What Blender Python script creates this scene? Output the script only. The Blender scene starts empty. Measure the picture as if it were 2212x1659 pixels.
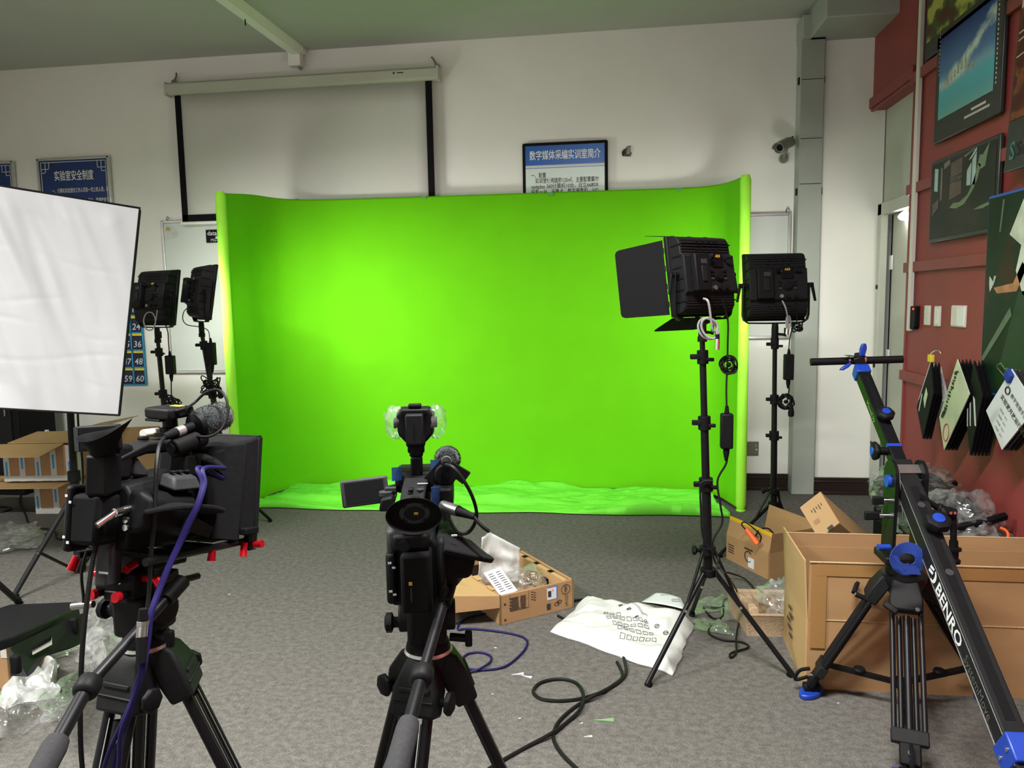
import bpy, bmesh, math, random
from mathutils import Matrix, Vector, noise, Quaternion
# ------------------------------------------------------------------ camera
scene = bpy.context.scene
COL = scene.collection
F_PX, W_PX, H_PX = 1640.0, 2212.0, 1659.0
YAW, PITCH, ROLL = math.radians(7.95), math.atan((829.5 - 649.0) / 1640.0), 0.018
CAM = Vector((0.0, 0.0, 1.5))
FWD = Vector((-math.sin(YAW) * math.cos(PITCH), math.cos(YAW) * math.cos(PITCH), -math.sin(PITCH)))
_r = Vector((math.cos(YAW), math.sin(YAW), 0.0)); _u = _r.cross(FWD)
RIGHT = _r * math.cos(ROLL) - _u * math.sin(ROLL)
UP = _u * math.cos(ROLL) + _r * math.sin(ROLL)
cd = bpy.data.cameras.new('camera'); cam = bpy.data.objects.new('camera', cd); COL.objects.link(cam)
cd.sensor_fit = 'HORIZONTAL'; cd.sensor_width = 36.0; cd.lens = F_PX / W_PX * 36.0
cd.clip_start = 0.05; cd.clip_end = 100
cam.matrix_world = Matrix(((RIGHT.x, UP.x, -FWD.x, CAM.x), (RIGHT.y, UP.y, -FWD.y, CAM.y), (RIGHT.z, UP.z, -FWD.z, CAM.z), (0, 0, 0, 1)))
scene.camera = cam
# ------------------------------------------------------------------ world, exposure
wd = bpy.data.worlds.new('world'); scene.world = wd; wd.use_nodes = True
wd.node_tree.nodes['Background'].inputs[0].default_value = (0.95, 0.98, 1.0, 1)
wd.node_tree.nodes['Background'].inputs[1].default_value = 0.10
vs = scene.view_settings
vs.view_transform = 'Standard'; vs.look = 'None'; vs.gamma = 1.0; vs.use_curve_mapping = False
vs.exposure = 0.08
LED_W = 6.0          # watts of each LED panel's face
ROOM_W = 198.0        # watts of each ceiling batten behind the camera
WIN_W = 11.0         # watts of each fill lamp added at the rear bays

# ------------------------------------------------------------------ helpers: points
def _ray(px, py): return FWD * F_PX + RIGHT * (px - 1106.0) + UP * (829.5 - py)
def PY(px, py, y): d = _ray(px, py); return CAM + d * (y / d.y)
def PX(px, py, x): d = _ray(px, py); return CAM + d * (x / d.x)
def PZ(px, py, z=0.0): d = _ray(px, py); return CAM + d * ((z - CAM.z) / d.z)
def PD(px, py, depth): return CAM + _ray(px, py) * (depth / F_PX)
def T(x, y=None, z=None):
    return Matrix.Translation(Vector((x, y, z)) if y is not None else Vector(x))
def RX(a): return Matrix.Rotation(math.radians(a), 4, 'X')
def RY(a): return Matrix.Rotation(math.radians(a), 4, 'Y')
def RZ(a): return Matrix.Rotation(math.radians(a), 4, 'Z')
def basis(o, x, y, z):
    return Matrix(((x[0], y[0], z[0], o[0]), (x[1], y[1], z[1], o[1]), (x[2], y[2], z[2], o[2]), (0, 0, 0, 1)))
def frame(o, xdir, ydir):
    x = Vector(xdir).normalized(); z = x.cross(Vector(ydir)).normalized(); y = z.cross(x)
    return basis(o, x, y, z)
BACKW = lambda o: basis(o, (1, 0, 0), (0, 0, 1), (0, -1, 0))      # text on the back wall
REDW = lambda o: basis(o, (0, -1, 0), (0, 0, 1), (-1, 0, 0))      # text on the red wall
def spline(pts, n=6, closed=False):
    P = [Vector(p) for p in pts]; out = []; L = len(P)
    for i in range(L if closed else L - 1):
        if closed: a, b, c, d = P[(i - 1) % L], P[i], P[(i + 1) % L], P[(i + 2) % L]
        else: a, b, c, d = P[max(i - 1, 0)], P[i], P[i + 1], P[min(i + 2, L - 1)]
        for k in range(n):
            t = k / n
            out.append(0.5 * ((2 * b) + (c - a) * t + (2 * a - 5 * b + 4 * c - d) * t * t + (3 * b - a - 3 * c + d) * t ** 3))
    if not closed: out.append(P[-1])
    return out

# ------------------------------------------------------------------ helpers: meshes
class MB:
    def __init__(s): s.v = []; s.f = []
    def add(s, vs_, fs, M=None):
        o = len(s.v)
        for v in vs_:
            v = Vector(v); s.v.append(M @ v if M is not None else v)
        for f in fs: s.f.append([i + o for i in f])
        return s
    def box(s, c, d, M=None):
        x, y, z = d[0] / 2, d[1] / 2, d[2] / 2
        vv = [Vector(c) + Vector((i * x, j * y, k * z)) for i in (-1, 1) for j in (-1, 1) for k in (-1, 1)]
        return s.add(vv, [(0, 1, 3, 2), (4, 6, 7, 5), (0, 4, 5, 1), (2, 3, 7, 6), (0, 2, 6, 4), (1, 5, 7, 3)], M)
    def hexa(s, b, t, M=None):     # two quads: bottom ring, top ring
        return s.loft([b, t], M)
    def loft(s, rings, M=None, caps=True, closed=False):
        n = len(rings[0]); vv = [p for r in rings for p in r]; ff = []
        R = len(rings)
        for i in range(R if closed else R - 1):
            for j in range(n):
                a = i * n + j; b = i * n + (j + 1) % n; i2 = (i + 1) % R
                ff.append((a, b, i2 * n + (j + 1) % n, i2 * n + j))
        if caps and not closed:
            ff.append(tuple(reversed(range(n)))); ff.append(tuple((R - 1) * n + j for j in range(n)))
        return s.add(vv, ff, M)
    def cyl(s, a, b, r, r2=None, n=12, M=None):
        a, b = Vector(a), Vector(b); r2 = r if r2 is None else r2
        d = (b - a).normalized(); u = d.orthogonal().normalized(); w = d.cross(u)
        ring = lambda c, q: [c + (u * math.cos(2 * math.pi * k / n) + w * math.sin(2 * math.pi * k / n)) * q for k in range(n)]
        return s.loft([ring(a, r), ring(b, r2)], M)
    def tube(s, pts, r, n=6, closed=False, M=None):
        P = [Vector(p) for p in pts]; L = len(P); rings = []; u = None
        for i, p in enumerate(P):
            if closed: d = (P[(i + 1) % L] - P[i - 1])
            else: d = P[min(i + 1, L - 1)] - P[max(i - 1, 0)]
            if d.length < 1e-9: d = Vector((0, 0, 1))
            d.normalize()
            if u is None: u = d.orthogonal().normalized()
            u = (u - d * u.dot(d))
            u = u.normalized() if u.length > 1e-6 else d.orthogonal().normalized()
            w = d.cross(u); rr = r(i / (L - 1)) if callable(r) else r
            rings.append([p + (u * math.cos(2 * math.pi * k / n) + w * math.sin(2 * math.pi * k / n)) * rr for k in range(n)])
        return s.loft(rings, M, closed=closed)
    def lathe(s, prof, M=None, n=20):     # profile (radius, z) along local z
        return s.loft([[Vector((max(r, 1e-5) * math.cos(2 * math.pi * k / n), max(r, 1e-5) * math.sin(2 * math.pi * k / n), z)) for k in range(n)] for r, z in prof], M)
    def prism(s, poly, h, M=None, z0=0.0):
        return s.loft([[Vector((x, y, z0)) for x, y in poly], [Vector((x, y, z0 + h)) for x, y in poly]], M)
    def grid(s, fn, nu, nv, M=None, thick=0.0):
        vv = [Vector(fn(i / nu, j / nv)) for i in range(nu + 1) for j in range(nv + 1)]
        ff = [(i * (nv + 1) + j, (i + 1) * (nv + 1) + j, (i + 1) * (nv + 1) + j + 1, i * (nv + 1) + j + 1) for i in range(nu) for j in range(nv)]
        return s.add(vv, ff, M)
    def strip(s, pts, w, t, up=(0, 0, 1)):   # flat band along a path
        P = [Vector(p) for p in pts]; rings = []; up = Vector(up)
        for i, p in enumerate(P):
            d = (P[min(i + 1, len(P) - 1)] - P[max(i - 1, 0)]).normalized(); sd = d.cross(up).normalized(); n_ = sd.cross(d)
            rings.append([p + sd * w / 2 + n_ * t / 2, p - sd * w / 2 + n_ * t / 2, p - sd * w / 2 - n_ * t / 2, p + sd * w / 2 - n_ * t / 2])
        return s.loft(rings)
    def blob(s, c, d, seed=0, amp=.25, freq=2.5, nu=26, nv=16, flat=None, M=None):
        rings = []; c = Vector(c); off = Vector((seed * 7.13, seed * 3.7, seed * 1.9))
        for i in range(1, nv):
            th = math.pi * i / nv; ring = []
            for k in range(nu):
                ph = 2 * math.pi * k / nu; n_ = Vector((math.sin(th) * math.cos(ph), math.sin(th) * math.sin(ph), math.cos(th)))
                q = n_ * freq + off
                r = 1 + amp * (noise.noise(q) + .6 * (abs(noise.noise(q * 2.3)) * 2 - .5) + .35 * noise.noise(q * 5.1))
                p = Vector((n_.x * d[0] / 2, n_.y * d[1] / 2, n_.z * d[2] / 2)) * r + c
                if flat is not None: p.z = max(p.z, flat + .001 * (k % 3))
                ring.append(p)
            rings.append(ring)
        return s.loft(rings, M)
    def build(s, name, m, parent=None, bevel=0.0, seg=2, smooth=40, world=False, solid=0.0, sub=0):
        vv = s.v
        if world and parent is not None:
            inv = WM(parent).inverted(); vv = [inv @ Vector(v) for v in vv]
        me = bpy.data.meshes.new(name); me.from_pydata([tuple(v) for v in vv], [], s.f); me.validate(); me.update()
        o = bpy.data.objects.new(name, me); COL.objects.link(o)
        if parent is not None: o.parent = parent
        fin(o, m, bevel, seg, smooth, solid, sub)
        return o
def fin(o, m, bevel=0.0, seg=2, smooth=40, solid=0.0, sub=0):
    me = o.data
    bm = bmesh.new(); bm.from_mesh(me); bmesh.ops.recalc_face_normals(bm, faces=bm.faces); bm.to_mesh(me); bm.free()
    me.materials.append(m if not isinstance(m, str) else MT(m))
    if smooth:
        for p in me.polygons: p.use_smooth = True
        me.set_sharp_from_angle(angle=math.radians(smooth))
    if solid:
        q = o.modifiers.new('solid', 'SOLIDIFY'); q.thickness = solid; q.offset = 0
    if sub:
        q = o.modifiers.new('sub', 'SUBSURF'); q.levels = sub; q.render_levels = sub
    if bevel:
        q = o.modifiers.new('bevel', 'BEVEL'); q.width = bevel; q.segments = seg; q.limit_method = 'ANGLE'; q.angle_limit = math.radians(35)
def WM(o):
    m = o.matrix_basis.copy(); p = o.parent
    while p is not None: m = p.matrix_basis @ m; p = p.parent
    return m
def thing(name, label, cat, loc=(0, 0, 0), rotz=0.0, group=None, rot=None):
    o = bpy.data.objects.new(name, None); COL.objects.link(o); o.empty_display_size = .05
    o.location = loc; o.rotation_euler = rot if rot is not None else (0, 0, math.radians(rotz))
    o['label'] = label; o['category'] = cat
    if group: o['group'] = group
    return o
def tag(o, label, cat, group=None):
    o['label'] = label; o['category'] = cat
    if group: o['group'] = group
    return o
def struct(o): o['kind'] = 'structure'; return o
def B(name, m, parent, *boxes, bevel=0.0, world=False, M=None, smooth=40):   # quick part made of boxes ((c),(d))
    mb = MB()
    for c, d in boxes: mb.box(c, d, M)
    return mb.build(name, m, parent, bevel=bevel, world=world, smooth=smooth)
_TXT = {}
def text(body, size, m, M, parent=None, name='lettering', align='LEFT', bold=0.0, world=False, width=None, shear=0.0):
    cu = bpy.data.curves.new('t', 'FONT'); cu.body = body; cu.size = size; cu.align_x = align; cu.resolution_u = 2; cu.offset = bold * size; cu.shear = shear
    t = bpy.data.objects.new('t', cu); COL.objects.link(t)
    dg = bpy.context.evaluated_depsgraph_get(); me = bpy.data.meshes.new_from_object(t.evaluated_get(dg))
    bpy.data.objects.remove(t); bpy.data.curves.remove(cu)
    if not len(me.vertices): return None
    xs = [v.co.x for v in me.vertices]
    sx = 1.0
    if width: sx = width / (max(xs) - min(xs))
    mm = (WM(parent).inverted() @ M) if (world and parent is not None) else M
    for v in me.vertices: v.co = mm @ Vector((v.co.x * sx, v.co.y, 0.0))
    me.name = name; o = bpy.data.objects.new(name, me); COL.objects.link(o)
    if parent is not None: o.parent = parent
    me.materials.clear(); me.materials.append(MT(m) if isinstance(m, str) else m)
    return o
def copy_tree(o, parent=None):
    c = o.copy(); COL.objects.link(c); c.parent = parent
    for ch in list(o.children): copy_tree(ch, c)
    return c

# ------------------------------------------------------------------ materials
_M = {}
def mk(name, col, rough=.5, metal=0.0, spec=.5, var=0.0, vs_=30.0, bump=0.0, bs=300.0, emis=0.0, alpha=1.0, stretch=(1, 1, 1), col2=None, sheen=0.0, detail=3.0):
    m = bpy.data.materials.new(name); m.use_nodes = True; nt = m.node_tree; b = nt.nodes['Principled BSDF']
    b.inputs['Base Color'].default_value = (*col, 1); b.inputs['Roughness'].default_value = rough; b.inputs['Metallic'].default_value = metal
    b.inputs['Specular IOR Level'].default_value = spec; b.inputs['Alpha'].default_value = alpha
    if sheen: b.inputs['Sheen Weight'].default_value = sheen
    tc = nt.nodes.new('ShaderNodeTexCoord'); mp = nt.nodes.new('ShaderNodeMapping'); mp.inputs['Scale'].default_value = stretch
    nt.links.new(tc.outputs['Object'], mp.inputs['Vector'])
    nz = nt.nodes.new('ShaderNodeTexNoise'); nz.inputs['Scale'].default_value = vs_; nz.inputs['Detail'].default_value = detail
    nt.links.new(mp.outputs[0], nz.inputs['Vector'])
    rp = nt.nodes.new('ShaderNodeValToRGB'); rp.color_ramp.elements[0].position = .3; rp.color_ramp.elements[1].position = .7
    a = [c * (1 - var) for c in col]; z = list(col2) if col2 else [min(1, c * (1 + var)) for c in col]
    rp.color_ramp.elements[0].color = (*a, 1); rp.color_ramp.elements[1].color = (*z, 1)
    nt.links.new(nz.outputs[0], rp.inputs[0]); nt.links.new(rp.outputs[0], b.inputs['Base Color'])
    if bump:
        n2 = nt.nodes.new('ShaderNodeTexNoise'); n2.inputs['Scale'].default_value = bs; n2.inputs['Detail'].default_value = 2
        nt.links.new(mp.outputs[0], n2.inputs['Vector'])
        bp = nt.nodes.new('ShaderNodeBump'); bp.inputs['Strength'].default_value = bump; bp.inputs['Distance'].default_value = .004
        nt.links.new(n2.outputs[0], bp.inputs['Height']); nt.links.new(bp.outputs[0], b.inputs['Normal'])
    if emis:
        nt.links.new(rp.outputs[0], b.inputs['Emission Color']); b.inputs['Emission Strength'].default_value = emis
    return m
def plastic(name, tint=(.55, .57, .55), lo=.08, hi=.5, scale=9.0, rough=.12):
    m = mk(name, tint, rough, var=.02, vs_=5, bump=.9, bs=22); nt = m.node_tree; b = nt.nodes['Principled BSDF']
    tc = nt.nodes.new('ShaderNodeTexCoord'); nz = nt.nodes.new('ShaderNodeTexNoise'); nz.inputs['Scale'].default_value = scale; nz.inputs['Detail'].default_value = 5
    nz.inputs['Distortion'].default_value = 1.5
    mr = nt.nodes.new('ShaderNodeMapRange'); mr.inputs[1].default_value = .35; mr.inputs[2].default_value = .68; mr.inputs[3].default_value = lo; mr.inputs[4].default_value = hi
    nt.links.new(tc.outputs['Object'], nz.inputs['Vector']); nt.links.new(nz.outputs[0], mr.inputs[0]); nt.links.new(mr.outputs[0], b.inputs['Alpha'])
    b.inputs['Alpha'].default_value = 1.0
    for l_ in list(b.inputs['Alpha'].links): nt.links.remove(l_)
    b.inputs['Specular IOR Level'].default_value = .1; b.inputs['Roughness'].default_value = .6
    N = nt.nodes.new; Lk = nt.links.new; out = nt.nodes['Material Output']
    tr = N('ShaderNodeBsdfTransparent'); gl = N('ShaderNodeBsdfGlossy'); gl.inputs['Roughness'].default_value = rough; gl.inputs['Color'].default_value = (.95, .97, .96, 1)
    m1 = N('ShaderNodeMixShader'); m2 = N('ShaderNodeMixShader'); lw = N('ShaderNodeLayerWeight'); lw.inputs['Blend'].default_value = .22
    mr2 = N('ShaderNodeMapRange'); mr2.inputs[3].default_value = .05; mr2.inputs[4].default_value = .45
    bp = b.inputs['Normal'].links[0].from_socket
    Lk(bp, gl.inputs['Normal']); Lk(bp, lw.inputs['Normal']); Lk(lw.outputs['Facing'], mr2.inputs[0])
    Lk(mr.outputs[0], m1.inputs[0]); Lk(tr.outputs[0], m1.inputs[1]); Lk(b.outputs[0], m1.inputs[2])
    Lk(mr2.outputs[0], m2.inputs[0]); Lk(m1.outputs[0], m2.inputs[1]); Lk(gl.outputs[0], m2.inputs[2]); Lk(m2.outputs[0], out.inputs['Surface'])
    return m
DEFS = dict(
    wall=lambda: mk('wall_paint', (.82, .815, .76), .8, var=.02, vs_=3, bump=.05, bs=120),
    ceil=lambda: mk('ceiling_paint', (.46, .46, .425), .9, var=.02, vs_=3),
    sidewall=lambda: mk('green_grey_paint', (.50, .53, .44), .7, var=.03, vs_=4),
    red=lambda: mk('red_wall_paint', (.27, .046, .042), .55, var=.06, vs_=5, bump=.05, bs=60),
    redrail=lambda: mk('red_rail_paint', (.25, .045, .04), .5, var=.08, vs_=8),
    carpet=None,
    base=lambda: mk('dark_wood', (.022, .012, .010), .35, var=.2, vs_=6, stretch=(1, 8, 8)),
    duct=lambda: mk('grey_duct_paint', (.36, .39, .345), .5, var=.05, vs_=4),
    door=lambda: mk('door_paint', (.50, .52, .44), .45, var=.03, vs_=4),
    cream=lambda: mk('cream_plastic', (.66, .63, .56), .4, var=.03, vs_=6),
    white=lambda: mk('white_plastic', (.78, .78, .75), .4, var=.02, vs_=6),
    scase=lambda: mk('screen_case_enamel', (.50, .51, .42), .45, var=.03, vs_=4),
    sfab=lambda: mk('projection_fabric', (.60, .60, .55), .8, var=.01, vs_=3),
    blackfab=lambda: mk('black_fabric', (.006, .006, .0068), .9, spec=.15, var=.2, vs_=80),
    wboard=lambda: mk('whiteboard_enamel', (.58, .61, .58), .25, var=.02, vs_=3),
    alu=lambda: mk('aluminium', (.62, .63, .62), .35, 1.0, var=.04, vs_=20),
    chrome=lambda: mk('chrome', (.75, .75, .74), .15, 1.0, var=.03, vs_=10),
    steel=lambda: mk('grey_steel', (.32, .32, .31), .35, .9, var=.08, vs_=20),
    blk=lambda: mk('black_plastic', (.005, .005, .0055), .55, spec=.13, var=.15, vs_=60, bump=.08, bs=600),
    blk2=lambda: mk('black_rubber', (.004, .004, .0045), .75, spec=.12, var=.15, vs_=60),
    blkmet=lambda: mk('black_anodised_metal', (.005, .005, .006), .38, .0, spec=.20, var=.15, vs_=30),
    dgrey=lambda: mk('dark_grey_plastic', (.0085, .0088, .0092), .55, spec=.15, var=.1, vs_=50, bump=.1, bs=500),
    mgrey=lambda: mk('grey_plastic', (.030, .031, .033), .55, spec=.2, var=.1, vs_=50),
    screenblk=lambda: mk('dark_glass', (.004, .004, .005), .22, spec=.15, var=.1, vs_=3),
    foam=lambda: mk('foam_grip', (.028, .028, .030), .85, spec=.2, var=.15, vs_=200, bump=.3, bs=700),
    fur=lambda: mk('grey_fur', (.020, .026, .027), .95, spec=.1, var=.6, vs_=260, bump=1.0, bs=300, sheen=.3),
    green=lambda: mk('chroma_green_cloth', (.130, .535, .0042), .85, var=.03, vs_=4, bump=.04, bs=500, spec=.15),
    greenedge=lambda: mk('green_sleeve', (.32, .80, .05), .7, var=.05, vs_=8, spec=.2),
    greenfloor=lambda: mk('green_floor_cloth', (.150, .66, .04), .6, var=.05, vs_=8, spec=.25),
    tab=lambda: mk('grey_tab', (.10, .30, .07), .8, var=.1, vs_=40),
    card=lambda: mk('cardboard', (.34, .195, .085), .75, var=.07, vs_=5, bump=.06, bs=90, stretch=(1, 1, 3)),
    card2=lambda: mk('cardboard_pale', (.42, .27, .115), .75, var=.06, vs_=5, bump=.06, bs=90),
    cardedge=lambda: mk('cardboard_edge', (.46, .32, .17), .85, var=.2, vs_=200),
    pulp=lambda: mk('moulded_pulp', (.40, .285, .175), .95, var=.12, vs_=60, bump=.5, bs=160),
    tape=lambda: mk('brown_tape', (.30, .16, .055), .25, var=.05, vs_=6),
    ytape=lambda: mk('yellow_tape', (.70, .42, .01), .3, var=.08, vs_=10),
    ink=lambda: mk('black_ink', (.03, .025, .02), .7, var=.2, vs_=60),
    paper=lambda: mk('paper', (.58, .60, .61), .7, var=.02, vs_=8),
    paperg=lambda: mk('greenish_paper', (.56, .62, .42), .7, var=.12, vs_=7),
    whitefoam=lambda: mk('white_foam_film', (.50, .515, .49), .5, spec=.2, var=.03, vs_=8, bump=.25, bs=40),
    diff=lambda: mk('white_diffuser_fabric', (.335, .34, .345), .55, spec=.2, var=.015, vs_=5, bump=.04, bs=400),
    clear=lambda: plastic('clear_plastic', lo=.02, hi=.22),
    cleargreen=lambda: plastic('greenish_clear_plastic', (.33, .48, .30), .10, .38, 6),
    milky=lambda: plastic('milky_plastic', (.78, .80, .78), .45, .9, 7, .25),
    hazy=lambda: plastic('hazy_plastic', (.58, .60, .59), .03, .28, 10, .1),
    blue=lambda: mk('blue_anodised', (.006, .038, .30), .4, .0, var=.08, vs_=20),
    bluefab=lambda: mk('blue_velcro', (.008, .034, .23), .85, var=.15, vs_=120, bump=.3, bs=400),
    bluetape=lambda: mk('blue_film', (.015, .05, .17), .3, alpha=.8, var=.4, vs_=60),
    bluecable=lambda: mk('blue_violet_cable', (.009, .006, .062), .55, spec=.2, var=.1, vs_=30),
    cable=lambda: mk('black_cable', (.0055, .0055, .0055), .5, spec=.2, var=.15, vs_=40),
    grcable=lambda: mk('grey_cable', (.24, .24, .24), .4, var=.05, vs_=30),
    redmet=lambda: mk('red_anodised', (.55, .008, .02), .25, .6, var=.1, vs_=20),
    orange=lambda: mk('orange_plastic', (.85, .14, .02), .4, var=.05, vs_=10),
    navy=lambda: mk('navy_sign_print', (.006, .030, .150), .35, var=.10, vs_=3),
    bluesign=lambda: mk('blue_sign_header', (.008, .10, .42), .3, var=.05, vs_=3),
    mint=lambda: mk('pale_sign_print', (.62, .72, .66), .3, var=.03, vs_=3),
    cyanedge=lambda: mk('cyan_piping', (.03, .25, .48), .7, var=.1, vs_=20),
    navyfab=lambda: mk('navy_pocket_fabric', (.012, .016, .05), .8, var=.1, vs_=60),
    yellow=lambda: mk('yellow_card', (.72, .56, .03), .6, var=.05, vs_=20),
    gold=lambda: mk('gold_print', (.55, .33, .03), .5, var=.05, vs_=20),
    lcd=lambda: mk('amber_lcd', (.45, .42, .05), .3, var=.05, vs_=30),
    lampon=lambda: mk('lit_lamp', (1, .97, .9), .4, emis=14.0),
    ledon=lambda: mk('led_face', (1, 1, .97), .4, emis=3.0),
    redled=lambda: mk('red_led', (1, .02, .02), .4, emis=6.0),
    tubeon=lambda: mk('fluorescent_tube', (1, 1, .97), .4, emis=6.0),
    bronze=lambda: mk('bronze_plate', (.20, .205, .15), .4, .4, var=.08, vs_=15),
    cctv=lambda: mk('grey_camera_shell', (.22, .23, .18), .4, .2, var=.05, vs_=20),
    scar=lambda: mk('torn_plaster', (.10, .085, .06), .9, var=.6, vs_=60),
    silverline=lambda: mk('silver_stripe', (.55, .55, .54), .3, .8, var=.05, vs_=20),
    bluedge=lambda: mk('blue_frame', (.02, .10, .42), .4, var=.05, vs_=20),
    posterdark=lambda: mk('poster_border', (.018, .021, .017), .35, var=.15, vs_=12),
)
def MT(k):
    if k not in _M: _M[k] = DEFS[k]()
    return _M[k]
def carpet():
    m = mk('grey_carpet', (.116, .110, .099), .95, var=.30, vs_=150, bump=.5, bs=380, stretch=(1, 1, 1), spec=.1, detail=6)
    nt = m.node_tree; b = nt.nodes['Principled BSDF']; base = b.inputs['Base Color'].links[0].from_socket
    tc = nt.nodes.new('ShaderNodeTexCoord')
    n2 = nt.nodes.new('ShaderNodeTexNoise'); n2.inputs['Scale'].default_value = 38; n2.inputs['Detail'].default_value = 6
    mp = nt.nodes.new('ShaderNodeMapping'); mp.inputs['Scale'].default_value = (.95, 1.08, 1)
    nt.links.new(tc.outputs['Object'], mp.inputs[0]); nt.links.new(mp.outputs[0], n2.inputs['Vector'])
    rp = nt.nodes.new('ShaderNodeValToRGB'); rp.color_ramp.elements[0].position = .3; rp.color_ramp.elements[1].position = .72
    rp.color_ramp.elements[0].color = (.72, .72, .72, 1); rp.color_ramp.elements[1].color = (1.2, 1.2, 1.2, 1)
    nt.links.new(n2.outputs[0], rp.inputs[0])
    mx = nt.nodes.new('ShaderNodeMix'); mx.data_type = 'RGBA'; mx.blend_type = 'MULTIPLY'; mx.inputs[0].default_value = 1
    nt.links.new(base, mx.inputs[6]); nt.links.new(rp.outputs[0], mx.inputs[7]); nt.links.new(mx.outputs[2], b.inputs['Base Color'])
    return m
DEFS['carpet'] = carpet
# ================================================================== the room
YW, XR, XL, CEIL = 6.0, 1.81, -5.6, 3.5
YB = -3.0
struct(B('floor', 'carpet', None, (((XL + 2.3) / 2, (YB + 6.3) / 2, -.05), (2.3 - XL, 6.3 - YB, .1))))
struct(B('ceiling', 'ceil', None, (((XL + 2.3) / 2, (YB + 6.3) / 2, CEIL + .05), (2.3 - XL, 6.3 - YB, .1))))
struct(B('wall_back', 'wall', None, (((XL + 2.1) / 2, YW + .1, CEIL / 2), (2.1 - XL, .2, CEIL))))
struct(B('wall_left', 'wall', None, ((XL - .1, (YB + 6.2) / 2, CEIL / 2), (.2, 6.2 - YB, CEIL))))
# pillar beside the duct, then the door recess behind the red wall
struct(B('wall_pillar', 'wall', None, ((1.685, 5.95, CEIL / 2), (.43, .1, CEIL)), bevel=.004))
XD = 1.905                         # plane of the door
YE = 5.09                          # where the red wall ends
struct(B('wall_recess', 'sidewall', None, ((XD + .1, 5.48, (2.14 + CEIL) / 2), (.2, .84, CEIL - 2.14)), ((XD + .1, 5.09, 1.1), (.2, .06, 2.2))))
struct(B('wall_right', 'red', None, ((XR + .12, (YB + YE) / 2, CEIL / 2), (.24, YE - YB, CEIL))))
struct(B('wall_header', 'red', None, ((XR + .055, (YE + 5.9) / 2, (2.80 + CEIL) / 2), (.11, 5.9 - YE, CEIL - 2.80))))
struct(B('trim_1', 'redrail', None, ((XR - .012, (YE + 5.9) / 2, 2.845), (.03, 5.9 - YE, .07)), ((XR - .004, (YE + 5.9) / 2, 2.80), (.02, 5.9 - YE, .02)), bevel=.004))
# door frame and leaf in the recess
fr = B('door_1', 'door', None, ((XD - .015, 5.855, 1.07), (.05, .075, 2.14)), ((XD - .015, 5.13, 1.07), (.05, .07, 2.14)), ((XD - .015, 5.48, 2.10), (.05, .84, .085)), bevel=.004)
struct(fr)
B('door_leaf', 'door', fr, ((XD + .06, 5.49, 1.03), (.04, .66, 2.05)), bevel=.003)
B('door_gap', 'blk2', fr, ((XD + .036, 5.81, 1.03), (.004, .012, 2.05)))
for z in (.45, 1.05, 1.72): B('hinge', 'white', fr, ((XD + .03, 5.79, z), (.012, .05, .10)), bevel=.003)
for z, m in ((1.55, 'mgrey'), (.98, 'blk'), (.40, 'mgrey')):
    MB().cyl((XD - .046, 5.855, z), (XD - .036, 5.855, z), .017, n=16).build('frame_plug', m, fr)
lamp = thing('bulkhead_lamp', 'small lit bulkhead lamp glowing under the grey door head', 'lamp', (XD + .0, 5.42, 2.02))  # made-up fitting whose glow stands in for a bright spot at the door
MB().cyl((-.01, 0, .03), (.03, 0, .03), .05, n=20).build('lamp_base', 'white', lamp)
MB().lathe([(.001, -.04), (.04, -.035), (.065, -.015), (.07, 0), (.065, .012)], RY(-60) @ Matrix.Diagonal((.55, 2.2, 1, 1))).build('diffuser', 'lampon', lamp)
# rails on the red wall
for i, z in enumerate((.985, 1.66, 2.135, 2.80)):
    y1 = YE + .035
    struct(B('trim_%d' % (i + 2), 'redrail', None, ((XR - .013, (YB + y1) / 2, z), (.026, y1 - YB, .062)), bevel=.003))
struct(B('trim_6', 'redrail', None, ((XR + .01, YE + .012, CEIL / 2), (.04, .024, CEIL)), bevel=.003))
# baseboards
struct(B('baseboard_back', 'base', None, (((XL + 1.36) / 2, YW - .011, .065), (1.36 - XL, .022, .13)), (((XL + 1.36) / 2, YW - .016, .012), (1.36 - XL, .032, .024)), (((XL + 1.36) / 2, YW - .014, .10), (1.36 - XL, .028, .012)), bevel=.003))
struct(B('baseboard_pillar', 'base', None, ((1.685, 5.889, .065), (.45, .022, .13)), ((1.685, 5.884, .012), (.46, .032, .024)), ((1.685, 5.886, .10), (.456, .028, .012)), ((1.463, 5.935, .065), (.022, .1, .13)), bevel=.003))
# square duct beside the pillar, elbow and ceiling run
du = thing('square_duct', 'grey-green boxed duct rising from floor to ceiling beside the white pillar', 'duct', (1.385, 5.93, 0))
B('duct_shaft', 'duct', du, ((0, 0, 1.66), (.165, .14, 3.32)), bevel=.006)
B('duct_shelf', 'duct', du, ((.28, -.25, 3.40), (.62, .5, .2)), bevel=.01)
B('duct_elbow', 'duct', du, ((0, -.02, 3.38), (.175, .20, .16)), bevel=.01)
for z in (3.03, 2.62, 2.3): B('duct_seam', 'blk2', du, ((0, -.0705, z), (.15, .001, .004)))
for z, sx in ((3.03, -1), (3.03, 1), (2.25, -1), (2.25, 1)): B('duct_clip', 'dgrey', du, ((sx * .086, -.03, z), (.012, .03, .05)), bevel=.002)
# recess strip between duct and pillar
struct(B('trim_7', 'wall', None, ((1.475, 5.965, CEIL / 2), (.03, .07, CEIL)), bevel=.004))
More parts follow.
